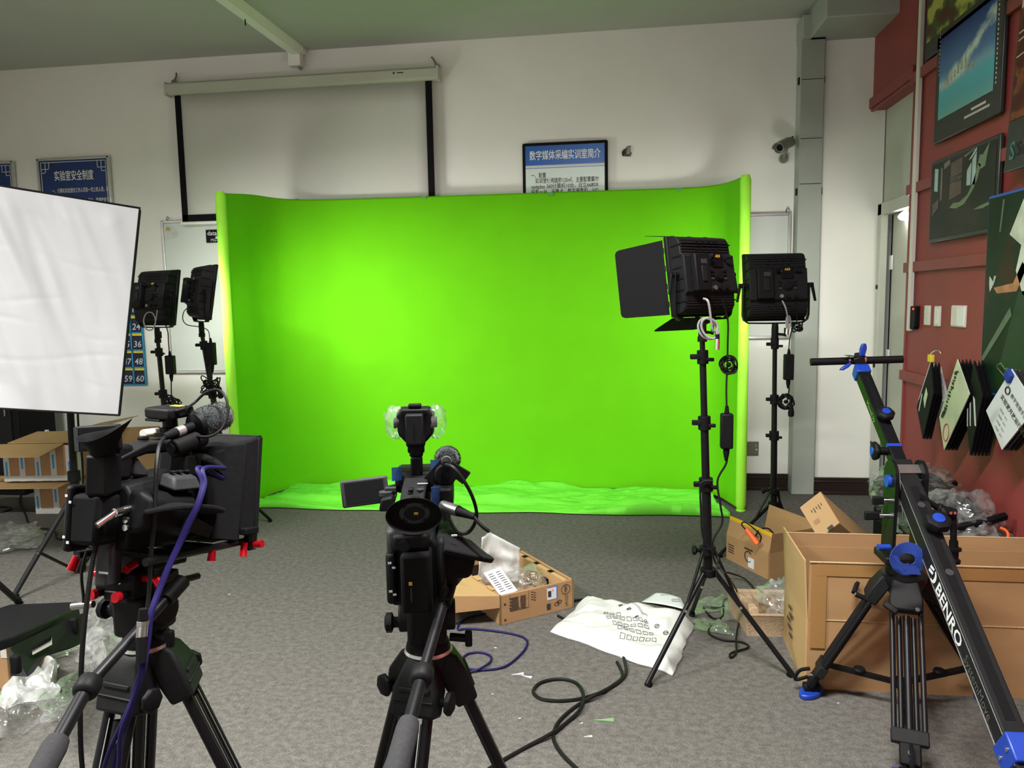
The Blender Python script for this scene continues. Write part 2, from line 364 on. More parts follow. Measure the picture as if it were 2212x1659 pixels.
# surface trunking on the ceiling
tr = thing('ceiling_trunking', 'white trunking strip crossing the ceiling and dropping onto the back wall', 'trunking', (-2.50, 5.9, CEIL))
a = Vector((-2.50, 5.93, CEIL)); b = PZ(470, -22, CEIL); b = a + (b - a) * 1.6
d = (b - a); L = d.length; Mx = frame((0, 0, 0), d, (0, 0, 1))
MB().loft([[Vector((x, q, r)) for q, r in ((0, -.075), (0, .075), (-.035, .055), (-.06, .01), (-.06, -.05))] for x in (0, L)], Mx).build('trunking_run', 'wall', tr, smooth=0)
B('trunking_drop', 'wall', tr, ((0, .03, -.07), (.10, .07, .14)), ((.01, .035, -.02), (.13, .08, .04)), bevel=.004)
B('trunking_clip', 'steel', tr, ((.03, .04, -.15), (.02, .04, .02)))
MB().cyl(Mx @ Vector((L * .42, -.06, 0)), Mx @ Vector((L * .42, -.10, 0)), .004).build('trunking_hook', 'blk', tr)
# ceiling battens behind the camera: the room's own lamps
for k, (x, y) in enumerate(((-3.1, 1.0), (-.1, 1.3))):
    t = thing('ceiling_batten', ['fluorescent batten on the ceiling further from the red wall', 'fluorescent batten on the ceiling nearer the red wall'][k], 'light', (x, y, CEIL))
    B('batten_body', 'white', t, ((0, 0, -.03), (1.25, .12, .06)), bevel=.006)
    MB().cyl((-.6, 0, -.08), (.6, 0, -.08), .014).build('tube', 'tubeon', t)
    for s_ in (-1, 1): B('tube_holder', 'white', t, ((s_ * .605, 0, -.07), (.02, .05, .06)), bevel=.003)
    ld = bpy.data.lights.new('batten_light', 'AREA'); ld.shape = 'RECTANGLE'; ld.size = 1.2; ld.size_y = .25; ld.energy = ROOM_W * (1.45, 1.0)[k]; ld.color = (1, .985, .96); ld.spread = math.radians(165)
    lo = bpy.data.objects.new('batten_light', ld); COL.objects.link(lo); lo.parent = t; lo.location = (0, 0, -.10)

# rear wall with two window bays, unseen and put in to carry fill light
rw = MB(); rw.box(((XL + 2.1) / 2, YB - .1, .45), (2.1 - XL, .2, .9)); rw.box(((XL + 2.1) / 2, YB - .1, 2.85), (2.1 - XL, .2, 1.3))
for xa_, xb_ in ((XL, -4.9), (-2.2, -1.6), (1.2, 2.1)): rw.box(((xa_ + xb_) / 2, YB - .1, 1.55), (xb_ - xa_, .2, 1.3))
struct(rw.build('wall_rear', 'wall', None, smooth=0))
for k, (xa_, xb_) in enumerate(((-4.9, -2.2), (-1.6, 1.2))):
    wf = MB(); cx_ = (xa_ + xb_) / 2; w_ = xb_ - xa_
    for x in (xa_ + .03, cx_, xb_ - .03): wf.box((x, YB - .1, 1.55), (.06, .08, 1.3))
    for z in (.93, 2.17): wf.box((cx_, YB - .1, z), (w_, .08, .06))
    wo = struct(wf.build('window_%d' % (k + 1), 'white', None, smooth=0))
    ld = bpy.data.lights.new('window_daylight', 'AREA'); ld.shape = 'RECTANGLE'; ld.size = w_; ld.size_y = 1.25; ld.energy = WIN_W; ld.color = (.97, .99, 1)
    lo = bpy.data.objects.new('window_daylight', ld); COL.objects.link(lo); lo.location = (cx_, YB - .02, 1.55); lo.rotation_euler = (math.radians(-90), 0, 0); lo.rotation_euler = (math.radians(90), 0, 0)
    lo.rotation_euler = Vector((0, -1, 0)).to_track_quat('Z', 'Y').to_euler()
# ================================================================== projection screen
def zat(px, py, y): return PY(px, py, y).z
xa, xb = PY(363, 190, 5.9).x, PY(944, 165, 5.9).x
zc = 3.235
ps = thing('projection_screen', 'pull-down white projection screen with black borders high on the back wall', 'projection screen', ((xa + xb) / 2, 5.91, zc))
Ws = xb - xa
MB().loft([[Vector((x, q, r)) for q, r in ((.045, -.045), (-.02, -.045), (-.045, -.03), (-.045, .03), (-.02, .05), (.045, .05))] for x in (-Ws / 2, Ws / 2)]).build('screen_case', 'scase', ps, smooth=0)
for s_ in (-1, 1):
    B('end_cap', 'scase', ps, ((s_ * (Ws / 2 + .008), 0, 0), (.02, .096, .105)), bevel=.005)
    MB().tube(spline([(s_ * (Ws / 2 - .02), .02, .05), (s_ * (Ws / 2 - .02), .05, .08), (s_ * (Ws / 2 - .035), .06, .12), (s_ * (Ws / 2 - .05), .04, .14)], 5), .008).build('hanging_hook', 'steel', ps)
    MB().cyl((s_ * (Ws / 2 - .012), .05, .075), (s_ * (Ws / 2 - .012), .085, .075), .02).build('hook_plug', 'steel', ps)
zb = PY(398, 478, 5.9).z - zc
fx0 = PY(389, 340, 5.9).x - (xa + xb) / 2; fx1 = PY(928, 300, 5.9).x - (xa + xb) / 2
MB().grid(lambda u, v: (fx0 + (fx1 - fx0) * u, .012 + .004 * math.sin(u * 9), -.045 + (zb + .045) * v), 16, 6).build('screen_cloth', 'sfab', ps, solid=.002)
for x in (fx0, fx1): B('screen_border', 'blackfab', ps, ((x, .010, (zb - .045) / 2), (.05, .006, abs(zb) - .045)))
B('screen_border', 'blackfab', ps, (((fx0 + fx1) / 2, .010, zb + .025), (fx1 - fx0 + .05, .006, .055)))
MB().cyl((fx0 - .04, .012, zb - .015), (fx1 + .04, .012, zb - .015), .014).build('bottom_bar', 'white', ps)
MB().cyl((Ws / 2 - .33, -.0455, .012), (Ws / 2 - .33, -.047, .012), .008).build('logo_dot', 'ink', ps)
B('logo_bar', 'ink', ps, ((Ws / 2 - .28, -.0455, .012), (.05, .001, .008)))

# ================================================================== wall signs
def sign_blue(cx, top, w, h, label, lines, title):
    t = thing('blue_rules_board', label, 'sign', (cx, YW - .018, top - h), group=None)
    B('board_panel', 'navy', t, ((0, 0, h / 2), (w, .016, h)))
    for x in (-w / 2, w / 2): B('board_edge', 'alu', t, ((x, -.004, h / 2), (.022, .03, h + .02)), bevel=.004)
    for z in (0, h): B('board_edge', 'alu', t, ((0, -.004, z), (w + .02, .03, .020)), bevel=.004)
    f = lambda x, z: BACKW((x, -.0105, z))
    # printed fret border
    mb = MB(); q = .012; e = .024
    def bar(x0, z0, x1, z1): mb.box(((x0 + x1) / 2, -.0102, (z0 + z1) / 2), (abs(x1 - x0) + .006, .002, abs(z1 - z0) + .006))
    for s_ in (-1, 1):
        X = s_ * (w / 2 - e); Z = h - e; k = -s_
        bar(X, Z, X + k * .075, Z); bar(X, Z, X, Z - .075); bar(X + k * .04, Z, X + k * .04, Z - .055); bar(X, Z - .055, X + k * .075, Z - .055); bar(X + k * .075, Z, X + k * .075, Z - .055)
        bar(X, Z - .085, X + k * .04, Z - .085); bar(X + k * .04, Z - .055, X + k * .04, Z - .085); bar(X, Z - .085, X, .03)
    bar(-(w / 2 - e - .075), h - e, w / 2 - e - .075, h - e)
    mb.build('printed_border', 'paper', t)
    if title: text(title, .088, 'white', f(0, h - .17), t, align='CENTER', bold=.012, width=.36)
    for i, (s, x, wd_) in enumerate(lines): text(s, .042, 'white', f(x, h - .275 - i * .0875), t, bold=.006, width=wd_)
    return t
c0, c1 = PY(80, 346, 5.98), PY(231, 340, 5.98)
sign_blue((c0.x + c1.x) / 2 + .012, (c0.z + c1.z) / 2, abs(c1.x - c0.x), 1.0, 'navy safety rules board beside the projection screen, showing its whole title', [
    ('一、计算机实验室的工作人员和一切上机人员，都', -.21, .52), ('必须自觉、牢固地树立防火、防盗、防水、防事故的“四', -.265, .58), ('防”思想，做好安全工作。', -.265, .30), ('二、实验室内严禁存放一切易燃物品，盗', -.06, .33)], '实验室安全制度')
c1 = PY(27, 348, 5.98)
sign_blue(c1.x - .29, c1.z - .01, .58, 1.0, 'navy rules board mostly hidden behind the white softbox', [('一、未经许可不得进入', -.02, .27), ('实验室，遵守纪律', .03, .22)], None)
# intro sign above the green backdrop
A, Bp = PY(1128, 309, 5.97), PY(1313, 303, 5.97)
w = Bp.x - A.x; zt = (A.z + Bp.z) / 2; h = .92
t = thing('intro_board', 'black framed notice with blue heading above the green backdrop', 'sign', ((A.x + Bp.x) / 2, YW - .022, zt - h))
B('backing', 'blk', t, ((0, 0, h / 2), (w, .036, h)), bevel=.012)
B('print_sheet', 'mint', t, ((0, -.019, h / 2), (w - .05, .003, h - .05)))
B('header_band', 'bluesign', t, ((0, -.0212, h - .098), (w - .05, .002, .145)))
B('header_rule', 'bluesign', t, ((0, -.0212, h - .192), (w - .05, .002, .004)))
B('header_stripe', 'paper', t, ((0, -.0213, h - .178), (w - .05, .002, .012)))
f = lambda x, z: BACKW((x, -.0226, z))
text('数字媒体采编实训室简介', .075, 'white', f(0, h - .125), t, align='CENTER', bold=.012, width=w * .83)
for i, (s, x, wd_) in enumerate((('一、配置', -w * .40, .115), ('实训室使用面积125㎡，主要配置戴尔', -w * .35, w * .74), ('optiplex 360计算机10台，日立6680X', -w * .40, w * .79), ('投影一台，采集卡、数字摄像机、JVD', -w * .40, w * .79),
                                ('摄像机、照相机、摄影灯、背景幕布、声', -w * .40, w * .79), ('音采集设备等。配置软件：Photoshop、', -w * .40, w * .81), ('Premiere、After Effects等', -w * .40, w * .6))):
    text(s, .042, 'ink', f(x, h - .262 - i * .0415), t, bold=.006, width=wd_)
# torn plaster hole
p = PY(1353, 325, 5.99)
t = thing('torn_plaster_patch', 'ragged dark hole in the plaster right of the black framed notice', 'hole', (p.x, 5.997, p.z))
poly = [(-.03, -.04), (.03, -.045), (.04, -.02), (.025, 0), (.035, .035), (.005, .03), (-.005, .015), (-.02, .01), (-.035, -.01)]
MB().prism(poly, .004, BACKW((0, 0, 0))).build('hole_face', 'scar', t)
MB().prism([(-.03, -.04), (-.008, -.02), (-.015, .006), (-.034, -.012)], .012, BACKW((0, 0, 0))).build('torn_flake', 'mgrey', t)
MB().prism([(.0, -.03), (.03, -.025), (.03, .03), (.006, .026)], .009, BACKW((0, 0, 0))).build('torn_flake', 'bronze', t)
# security camera
p = PY(1692, 322, 5.90)
t = thing('security_camera', 'grey bullet security camera on the wall next to the duct', 'camera', (p.x, YW, p.z), rotz=0)
mb = MB(); Mc = T(-.0, -.14, .02) @ RZ(-38) @ RX(20)
mb.cyl((0, .10, 0), (0, -.075, 0), .036, n=20, M=Mc); mb.build('camera_barrel', 'cctv', t)
MB().lathe([(.040, 0), (.040, .02), (.033, .022), (.033, .006), (.02, .004)], Mc @ T(0, -.07, 0) @ RX(90)).build('lens_hood', 'cctv', t)
MB().cyl((0, -.074, 0), (0, -.08, 0), .024, n=20, M=Mc).build('lens', 'screenblk', t)
mb = MB(); mb.loft([[Vector((.044 * math.cos(a_), y_, .044 * math.sin(a_))) for a_ in [math.pi * k / 8 for k in range(9)]] + [Vector((.040 * math.cos(a_), y_, .040 * math.sin(a_))) for a_ in [math.pi * k / 8 for k in range(8, -1, -1)]] for y_ in (-.11, .06)], Mc); mb.build('sun_shield', 'cctv', t)
MB().cyl(Mc @ Vector((0, .02, -.03)), (.02, -.03, -.055), .013).build('bracket_arm', 'cctv', t)
MB().cyl((.02, -.04, -.055), (.02, 0, -.055), .032, n=16).build('bracket_base', 'cctv', t)
MB().tube(spline([Mc @ Vector((0, .1, .01)), (.07, -.02, .09), (.085, -.01, .10), (.09, -.005, .04)], 5), .004).build('camera_lead', 'cable', t)
# wall socket plate low on the right
p = PY(1617, 968, 5.99)
t = thing('bronze_floor_socket', 'bronze socket plate with pictograms low on the wall behind the backdrop', 'socket', (p.x, 5.99, p.z - .05))
B('plate', 'bronze', t, ((0, 0, .05), (.15, .012, .105)), bevel=.003)
for k in range(2): B('lid_line', 'ink', t, ((-.03, -.0065, .035 + k * .03), (.05, .001, .006)))
B('lid_mark', 'paper', t, ((.055, -.0065, .07), (.004, .001, .018)), ((.058, -.0065, .04), (.012, .001, .012)))

# ================================================================== whiteboards
def whiteboard(x0, x1, z0, z1, label, sideL, sideR):
    t = thing('whiteboard', label, 'whiteboard', ((x0 + x1) / 2, YW - .02, z0)); w = x1 - x0; h = z1 - z0
    B('board_face', 'wboard', t, ((0, 0, h / 2), (w - .02, .02, h - .02)))
    for x in (-w / 2, w / 2): B('frame_edge', 'alu', t, ((x, -.004, h / 2), (.024, .03, h + .024)), bevel=.004)
    for z in (0, h): B('frame_edge', 'alu', t, ((0, -.004, z), (w, .03, .024)), bevel=.004)
    for x in (-w / 2, w / 2):
        MB().tube([(x * .96, .005, h + .012), (x * .96, -.008, h + .03), (x * .96 + .01, -.008, h + .045), (x * .96 + .022, -.004, h + .03)], .004).build('hanger', 'steel', t)
    return t, w, h
pL = PY(350, 480, 5.97); pB = PY(420, 803, 5.97)
wb, wbw, wbh = whiteboard(pL.x, pL.x + 2.0, pB.z, pL.z, 'whiteboard behind the left wing of the green backdrop, with black sticker', 1, 0)
pR = PY(1706, 462, 5.97); pB = PY(1690, 728, 5.97)
whiteboard(pR.x - 1.2, pR.x, pB.z, pR.z, 'whiteboard between the green backdrop and the grey duct', 0, 1)
q0, q1 = PY(444, 497, 5.955), PY(444, 524, 5.955)
st = thing('monitor_sticker', 'black product sticker on the whiteboard under the projection screen', 'sticker', (q0.x, 5.957, q1.z))
B('sticker_face', 'blk', st, ((.09, 0, .05), (.18, .003, .105)))
text('data', .05, 'paper', BACKW((.012, -.0022, .058)), st, bold=.01); text('Video', .05, 'mgrey', BACKW((.098, -.0022, .058)), st, bold=.008); text('MG-35', .032, 'paper', BACKW((.04, -.0022, .008)), st)
B('sticker_mark', 'paper', st, ((.095, -.002, .038), (.022, .001, .022)))
q = PY(362, 492, 5.95)
st = thing('taped_plastic_pouch', 'clear plastic pouch taped to the whiteboard corner with a yellow dot', 'pouch', (q.x, 5.95, q.z - .07))
MB().prism([(-.01, .08), (.055, .065), (.085, 0), (-.03, -.02)], .004, BACKW((0, 0, 0))).build('pouch_film', 'hazy', st)
MB().cyl((0, -.006, .06), (0, -.009, .06), .014).build('yellow_dot', 'gold', st)
# numbered pocket chart
px_pitch = PY(283, 750, 5.96).x - PY(255, 750, 5.96).x
cR = PY(305, 700, 5.97); zt = PY(300, 612, 5.97).z; zbm = PY(300, 831, 5.97).z
ch = thing('pocket_chart', 'navy hanging pocket chart with numbered pockets and cyan piping', 'pocket chart', (cR.x, YW - .008, zbm))
ncol, nrow = 12, 5; pw = .108; H = zt - zbm; hdr = .12; ph = (H - hdr) / nrow
B('backing_cloth', 'navyfab', ch, ((-ncol * pw / 2, 0, H / 2), (ncol * pw, .008, H)))
B('header_strip', 'navyfab', ch, ((-ncol * pw / 2, -.006, H - hdr / 2), (ncol * pw, .006, hdr)))
proto = None
for r in range(nrow):
    for c in range(ncol):
        x = -pw * (ncol - c - .5); z = H - hdr - ph * (r + .5)
        if proto is None:
            proto = B('pocket', 'navyfab', ch, ((0, -.010, -.018), (pw - .012, .010, ph * .72)), bevel=.003); o = proto
        else:
            o = proto.copy(); COL.objects.link(o)
        o.location = (x, 0, z)
        if c >= 7:
            text(str(r * ncol + c + 1), .075, 'paper', BACKW((0, -.0165, -.048)), o, name='pocket_number', align='CENTER', shear=.15, bold=.008)
        k = B('name_card', 'yellow', o, ((0, -.009, ph * .40), (pw - .02, .004, .022)))
mb = MB()
for c in range(ncol + 1): mb.box((-pw * c, -.010, H / 2), (.012, .014, H))
for r in range(nrow + 1): mb.box((-ncol * pw / 2, -.010, ph * r), (ncol * pw, .014, .010))
mb.box((-ncol * pw / 2, -.010, H), (ncol * pw, .014, .012)); mb.build('cyan_piping', 'cyanedge', ch)

# ================================================================== things on the red wall
B_ = lambda px, py: PX(px, py, XR)
tk = thing('white_trunking', 'white vertical cable trunking down the red wall to the card reader', 'trunking', (XR - .012, 4.985, 1.27))
pt = B_(1990, 330); 
B('trunking_cover', 'cream', tk, ((-.012, 0, (CEIL - 1.27) / 2), (.024, .040, CEIL - 1.27)), bevel=.003)
q = B_(1981, 686)
t = thing('card_reader', 'black card reader with a red light under the white trunking', 'card reader', (XR, q.y, q.z - .055))
MB().prism([(-.045, .0), (-.03, -.015), (.03, -.015), (.045, 0), (.045, .125), (-.045, .125)], .03, REDW((0, 0, 0))).build('reader_body', 'blk', t, bevel=.005)
MB().cyl((-.03, -.02, .108), (-.034, -.02, .108), .006).build('status_light', 'redled', t)
for px, py, wd_, kind in ((2006, 681, .075, 'a'), (2028, 683, .075, 'b'), (2074, 683, .165, 'c')):
    q = B_(px, py)
    lab = {'a': 'cream socket plate with dotted holes right beside the black card reader', 'b': 'plain cream single switch plate between the socket and the double plate', 'c': 'wide cream double switch plate on the red wall'}[kind]
    t = thing('wall_plate', lab, 'switch', (XR, q.y, q.z - .055))
    B('plate', 'cream', t, ((-.006, 0, .055), (.012, wd_, .115)), bevel=.003)
    if kind == 'a':
        for i in (-.012, .012):
            for j in (.04, .07): MB().cyl((-.012, i, j), (-.014, i, j), .007).build('socket_hole', 'paper', t)
    elif kind == 'b': B('rocker', 'white', t, ((-.013, 0, .055), (.004, .05, .09)), bevel=.001)
    else:
        for s_ in (-1, 1): B('rocker', 'white' if s_ < 0 else 'cream', t, ((-.013, s_ * .04, .055), (.004, .072, .10)), bevel=.001)
def poster_mat(name, kind):
    m = bpy.data.materials.new(name); m.use_nodes = True; nt = m.node_tree; b = nt.nodes['Principled BSDF']; b.inputs['Roughness'].default_value = .45; b.inputs['Specular IOR Level'].default_value = .25
    N = nt.nodes.new; Lk = nt.links.new
    tc = N('ShaderNodeTexCoord'); sp = N('ShaderNodeSeparateXYZ'); Lk(tc.outputs['Generated'], sp.inputs[0])
    rp = N('ShaderNodeValToRGB'); cr = rp.color_ramp
    def ramp(cr_, st):
        while len(cr_.elements) > 1: cr_.elements.remove(cr_.elements[-1])
        cr_.elements[0].position = st[0][0]; cr_.elements[0].color = (*st[0][1], 1)
        for p_, c_ in st[1:]: cr_.elements.new(p_).color = (*c_, 1)
    nz = N('ShaderNodeTexNoise'); nz.inputs['Detail'].default_value = 7; nz.inputs['Scale'].default_value = 4; Lk(tc.outputs['Generated'], nz.inputs['Vector'])
    if kind == 'sky':
        ramp(cr, [(0, (.16, .36, .36)), (.18, (.10, .36, .42)), (.32, (.10, .42, .50)), (.42, (.22, .40, .55)), (.55, (.10, .20, .42)), (1, (.01, .035, .20))])
        ad = N('ShaderNodeMath'); ad.operation = 'MULTIPLY_ADD'; ad.inputs[1].default_value = .12; Lk(nz.outputs[0], ad.inputs[0]); Lk(sp.outputs['Z'], ad.inputs[2])
        sb = N('ShaderNodeMath'); sb.operation = 'SUBTRACT'; sb.inputs[1].default_value = .06; Lk(ad.outputs[0], sb.inputs[0]); Lk(sb.outputs[0], rp.inputs[0])
        # rising cloud band
        n2 = N('ShaderNodeTexNoise'); n2.inputs['Scale'].default_value = 3.2; n2.inputs['Detail'].default_value = 8; Lk(tc.outputs['Generated'], n2.inputs['Vector'])
        l1 = N('ShaderNodeMath'); l1.operation = 'MULTIPLY_ADD'; l1.inputs[1].default_value = .62; l1.inputs[2].default_value = 0; Lk(sp.outputs['Y'], l1.inputs[0])
        df = N('ShaderNodeMath'); df.operation = 'ADD'; Lk(sp.outputs['Z'], df.inputs[0]); Lk(l1.outputs[0], df.inputs[1])       # high on the near side
        c_ = N('ShaderNodeMath'); c_.operation = 'SUBTRACT'; c_.inputs[1].default_value = .86; Lk(df.outputs[0], c_.inputs[0])
        ab = N('ShaderNodeMath'); ab.operation = 'ABSOLUTE'; Lk(c_.outputs[0], ab.inputs[0])
        mm = N('ShaderNodeMath'); mm.operation = 'MULTIPLY_ADD'; mm.inputs[1].default_value = -1.7; Lk(ab.outputs[0], mm.inputs[0]); Lk(n2.outputs[0], mm.inputs[2])
        r2 = N('ShaderNodeMapRange'); r2.inputs[1].default_value = .28; r2.inputs[2].default_value = .48; Lk(mm.outputs[0], r2.inputs[0])
        gz = N('ShaderNodeMapRange'); gz.inputs[1].default_value = .33; gz.inputs[2].default_value = .42; Lk(sp.outputs['Z'], gz.inputs[0])
        pr = N('ShaderNodeMath'); pr.operation = 'MULTIPLY'; Lk(r2.outputs[0], pr.inputs[0]); Lk(gz.outputs[0], pr.inputs[1])
        mx = N('ShaderNodeMix'); mx.data_type = 'RGBA'; mx.inputs[7].default_value = (.60, .68, .62, 1); Lk(pr.outputs[0], mx.inputs[0]); Lk(rp.outputs[0], mx.inputs[6]); Lk(mx.outputs[2], b.inputs['Base Color'])
        return m
    if kind == 'room': ramp(cr, [(0, (.010, .012, .010)), (.45, (.016, .018, .014)), (.6, (.030, .026, .020)), (1, (.05, .045, .04))])
    if kind == 'flower': ramp(cr, [(0, (.05, .015, .008)), (.42, (.09, .03, .012)), (.5, (.06, .09, .02)), (.58, (.42, .40, .08)), (1, (.50, .46, .12))])
    if kind == 'ember': ramp(cr, [(0, (.03, .008, .005)), (.45, (.07, .014, .008)), (.55, (.20, .06, .02)), (.6, (.03, .01, .008)), (1, (.5, .25, .12))])
    if kind == 'film': ramp(cr, [(0, (.003, .005, .003)), (.40, (.004, .013, .006)), (.54, (.005, .019, .010)), (.62, (.040, .012, .006)), (1, (.025, .04, .028))])
    if kind == 'red': ramp(cr, [(0, (.2, .03, .02)), (1, (.5, .12, .05))])
    if kind in ('ember', 'film', 'room'):
        mp = N('ShaderNodeMapping'); mp.inputs['Scale'].default_value = (1, 1, .9 if kind != 'ember' else 2.2); Lk(tc.outputs['Generated'], mp.inputs[0]); Lk(mp.outputs[0], nz.inputs['Vector']); nz.inputs['Scale'].default_value = 3
    Lk(nz.outputs[0], rp.inputs[0]); Lk(rp.outputs[0], b.inputs['Base Color'])
    return m
def poster(name, label, y0, y1, z0, z1, kind, border, bm='posterdark', off=0.012, gap=(0, 0, 0, 0), thick=.022, rot=0):
    # y0 < y1; gap = extra border near, far, bottom, top
    t = thing(name, label, 'poster', (XR - off, (y0 + y1) / 2, z0), rot=(0, math.radians(rot), 0)); w = y1 - y0; h = z1 - z0
    B('poster_board', bm, t, ((-thick / 2, 0, h / 2), (thick, w, h)), bevel=.006)
    a0, a1, b0, b1 = -w / 2 + border + gap[0], w / 2 - border - gap[1], border + gap[2], h - border - gap[3]
    o = B('picture', poster_mat(name + '_print', kind), t, ((-thick - .0015, (a0 + a1) / 2, (b0 + b1) / 2), (.003, a1 - a0, b1 - b0)))
    return t, (a0, a1, b0, b1), thick
def rng(pts):
    P = [B_(*p) for p in pts]; return P
# sky painting
l0, l1, r1 = B_(2037, 87), B_(2031, 313), B_(2176, 241)
t, (a0, a1, b0, b1), th = poster('sky_castle_poster', 'framed painting of white clouds over a turquoise sea', r1.y, (l0.y + l1.y) / 2, (l1.z + r1.z) / 2, l0.z + .01, 'sky', .03, gap=(.045, .03, .09, .0))
mb = MB(); random.seed(4)
for i in range(9):    # pale ruin in the clouds
    x = a0 + (a1 - a0) * (.36 + .065 * i); hh = (.03 + .035 * random.random()) * (1.7 if i in (3, 4, 2) else 1); zb_ = b0 + (b1 - b0) * (.37 + .022 * (4 - abs(i - 3)))
    mb.prism([(-x - .012, zb_), (-x + .012, zb_), (-x + .010, zb_ + hh * .7), (-x, zb_ + hh), (-x - .010, zb_ + hh * .7)], .001, REDW((-th - .003, 0, 0)))
mb.build('painted_ruin', mk('ruin_print', (.40, .38, .30), .4, var=.5, vs_=40), t)
for k, s_ in enumerate((.030, .018)):
    mb = MB()
    for i in range(22 if k else 15): mb.box((-th - .001, a0 + .03 + i * (.0125 if k else .0105) + .04 * (1 - k), .085 - k * .025), (.001, .007, .012))
    mb.build('caption', 'cream', t)
mb = MB()
for i in range(22): mb.box((-th - .001, a0 - .025, b0 + .03 + i * .022), (.001, .008, .010))
for i in range(12): mb.box((-th - .001, a1 + .016, b0 + .25 + i * .022), (.001, .006, .008))
mb.build('caption', 'cream', t)
# dark interior painting
l0, l1, r1 = B_(2027, 350), B_(2017, 527), B_(2162, 500)
t, (a0, a1, b0, b1), th = poster('dark_interior_poster', 'framed dark painting of a hall with arched windows on the red wall', r1.y - .02, (l0.y + l1.y) / 2, (l1.z + r1.z) / 2, l0.z, 'room', .022)
W_, H_ = a1 - a0, b1 - b0
def pp(poly): return [(-(a1 - W_ * x), b0 + H_ * y) for x, y in poly]     # x from the far end, y up
def shp(name, m, polys):
    for p_ in polys: MB().prism(pp(p_), .0012, REDW((-th - .003, 0, 0))).build(name, m, t, smooth=0)
winm = mk('window_print', (.33, .45, .43), .4, var=.15, vs_=14); brn = mk('brown_print', (.085, .055, .042), .4, var=.3, vs_=12); grn = mk('pale_green_print', (.13, .19, .10), .4, var=.1, vs_=12); woodp = mk('wood_print', (.13, .12, .10), .4, var=.3, vs_=20)
shp('painted_window', winm, [[(.06, .64), (.12, .62), (.12, .92), (.06, .94)], [(.60, .58), (.66, .57), (.66, .84), (.60, .76)], [(.675, .57), (.73, .56), (.73, .95), (.675, .87)], [(.62, .88), (.73, 1.0), (.73, .965), (.66, .89)]])
shp('painted_pillar', brn, [[(.33, .46), (.52, .50), (.52, .70), (.33, .66)], [(.34, .74), (.52, .76), (.52, .95), (.34, .93)], [(.04, .30), (.14, .40), (.14, .52), (.04, .46)]])
shp('painted_beam', woodp, [[(.17, .48), (.20, .50), (.20, .90), (.17, .93)], [(.22, .88), (.32, .92), (.32, .99), (.22, .96)], [(.56, .93), (.72, .985), (.70, 1.0), (.54, .96)]] + [[(.34 + i * .027, .67), (.352 + i * .027, .67), (.352 + i * .027, .74), (.34 + i * .027, .74)] for i in range(7)])
shp('painted_ribbon', grn, [[(.34, .36), (.45, .33), (.58, .36), (.70, .50), (.76, .62), (.80, .78), (.76, .80), (.70, .60), (.62, .46), (.50, .40), (.40, .41)], [(.76, .80), (.78, .90), (.82, .88), (.91, 1.0), (.88, .86), (.86, .74), (.80, .72)], [(.72, .26), (.85, .25), (.96, .28), (.96, .31), (.82, .29)]])
# upper posters
l0, r1 = B_(2011, 106), B_(2160, 0)
t, (a0, a1, b0, b1), th = poster('flower_poster', 'dark framed yellow and green painting above the sky painting', r1.y, l0.y, 2.84, 3.44, 'flower', .03, gap=(.02, .0, .06, 0))
q = B_(2200, 30)
t, _, th = poster('red_poster', 'orange-red framed print high on the wall next to the yellow painting', 3.55, r1.y - .05, 3.02, 3.46, 'red', .012, bm='cream', off=.012)
# tilted film posters
l1, l0 = B_(2166, 323), B_(2195, 0)
t, (a0, a1, b0, b1), th = poster('ember_poster', 'dark film poster with fiery streaks leaning off the red wall', 3.22, 3.79, 2.03, 3.05, 'ember', .022, off=.065, gap=(0, 0, .2, 0), rot=3, thick=.015)
mb = MB()
for i, (zz, hh) in enumerate(((.62, .06), (.48, .012), (.44, .010), (.68, .03), (.35, .008))):
    zz = b0 + (b1 - b0) * zz; mb.prism([(-a1, zz), (-a0, zz + .05), (-a0, zz + .05 + hh), (-a1, zz + hh * .6)], .001, REDW((-th - .003, 0, 0)))
mb.build('light_streak', mk('streak_print', (.60, .42, .28), .4, var=.5, vs_=6), t)
text('S', .11, mk('teal_print', (.03, .16, .12), .4, var=.3, vs_=40), REDW((-th - .002, a1 - .02, .05)), t, bold=.02); text('Sar', .085, 'mgrey', REDW((-th - .002, a1 - .075, .06)), t, bold=.02)
l0, l1 = B_(2155, 375), B_(2162, 770)
t, (a0, a1, b0, b1), th = poster('green_film_poster', 'blue edged dark green film poster with a pale standing figure', 3.05, (l0.y + l1.y) / 2 + .005, .985 + .03, 1.95, 'film', .014, bm='bluedge', off=.03, thick=.03)
W_, H_ = a1 - a0, b1 - b0
pale = mk('pale_print', (.55, .58, .48), .4, var=.25, vs_=9); skin = mk('ochre_print', (.42, .18, .08), .4, var=.3, vs_=20)
shp('painted_beam_of_light', mk('grey_green_print', (.09, .125, .085), .4, var=.2, vs_=6), [[(.0, .17), (.02, .15), (.30, .40), (.28, .44)], [(.13, .82), (.145, .82), (.17, .98), (.155, .98)]])
shp('painted_robe', pale, [[(.24, .80), (.36, .96), (.52, .90), (.60, .70), (.56, .52), (.40, .50), (.32, .62), (.36, .74)]])
shp('painted_arm', skin, [[(.10, .54), (.30, .56), (.38, .66), (.42, .63), (.34, .52), (.14, .51)]])
shp('painted_hand', pale, [[(.06, .52), (.10, .56), (.12, .60), (.10, .60), (.09, .57), (.05, .60), (.05, .56)]])
shp('painted_skirt', mk('dark_green_print', (.006, .018, .012), .4, var=.3, vs_=10), [[(.36, .52), (.58, .52), (.70, .14), (.20, .14)]])
mb = MB()
for i in range(10): mb.box((-th - .0035, a1 - W_ * .28 - i * .018, b0 + .135), (.001, .012, .022))
mb.build('caption', 'lcd', t)
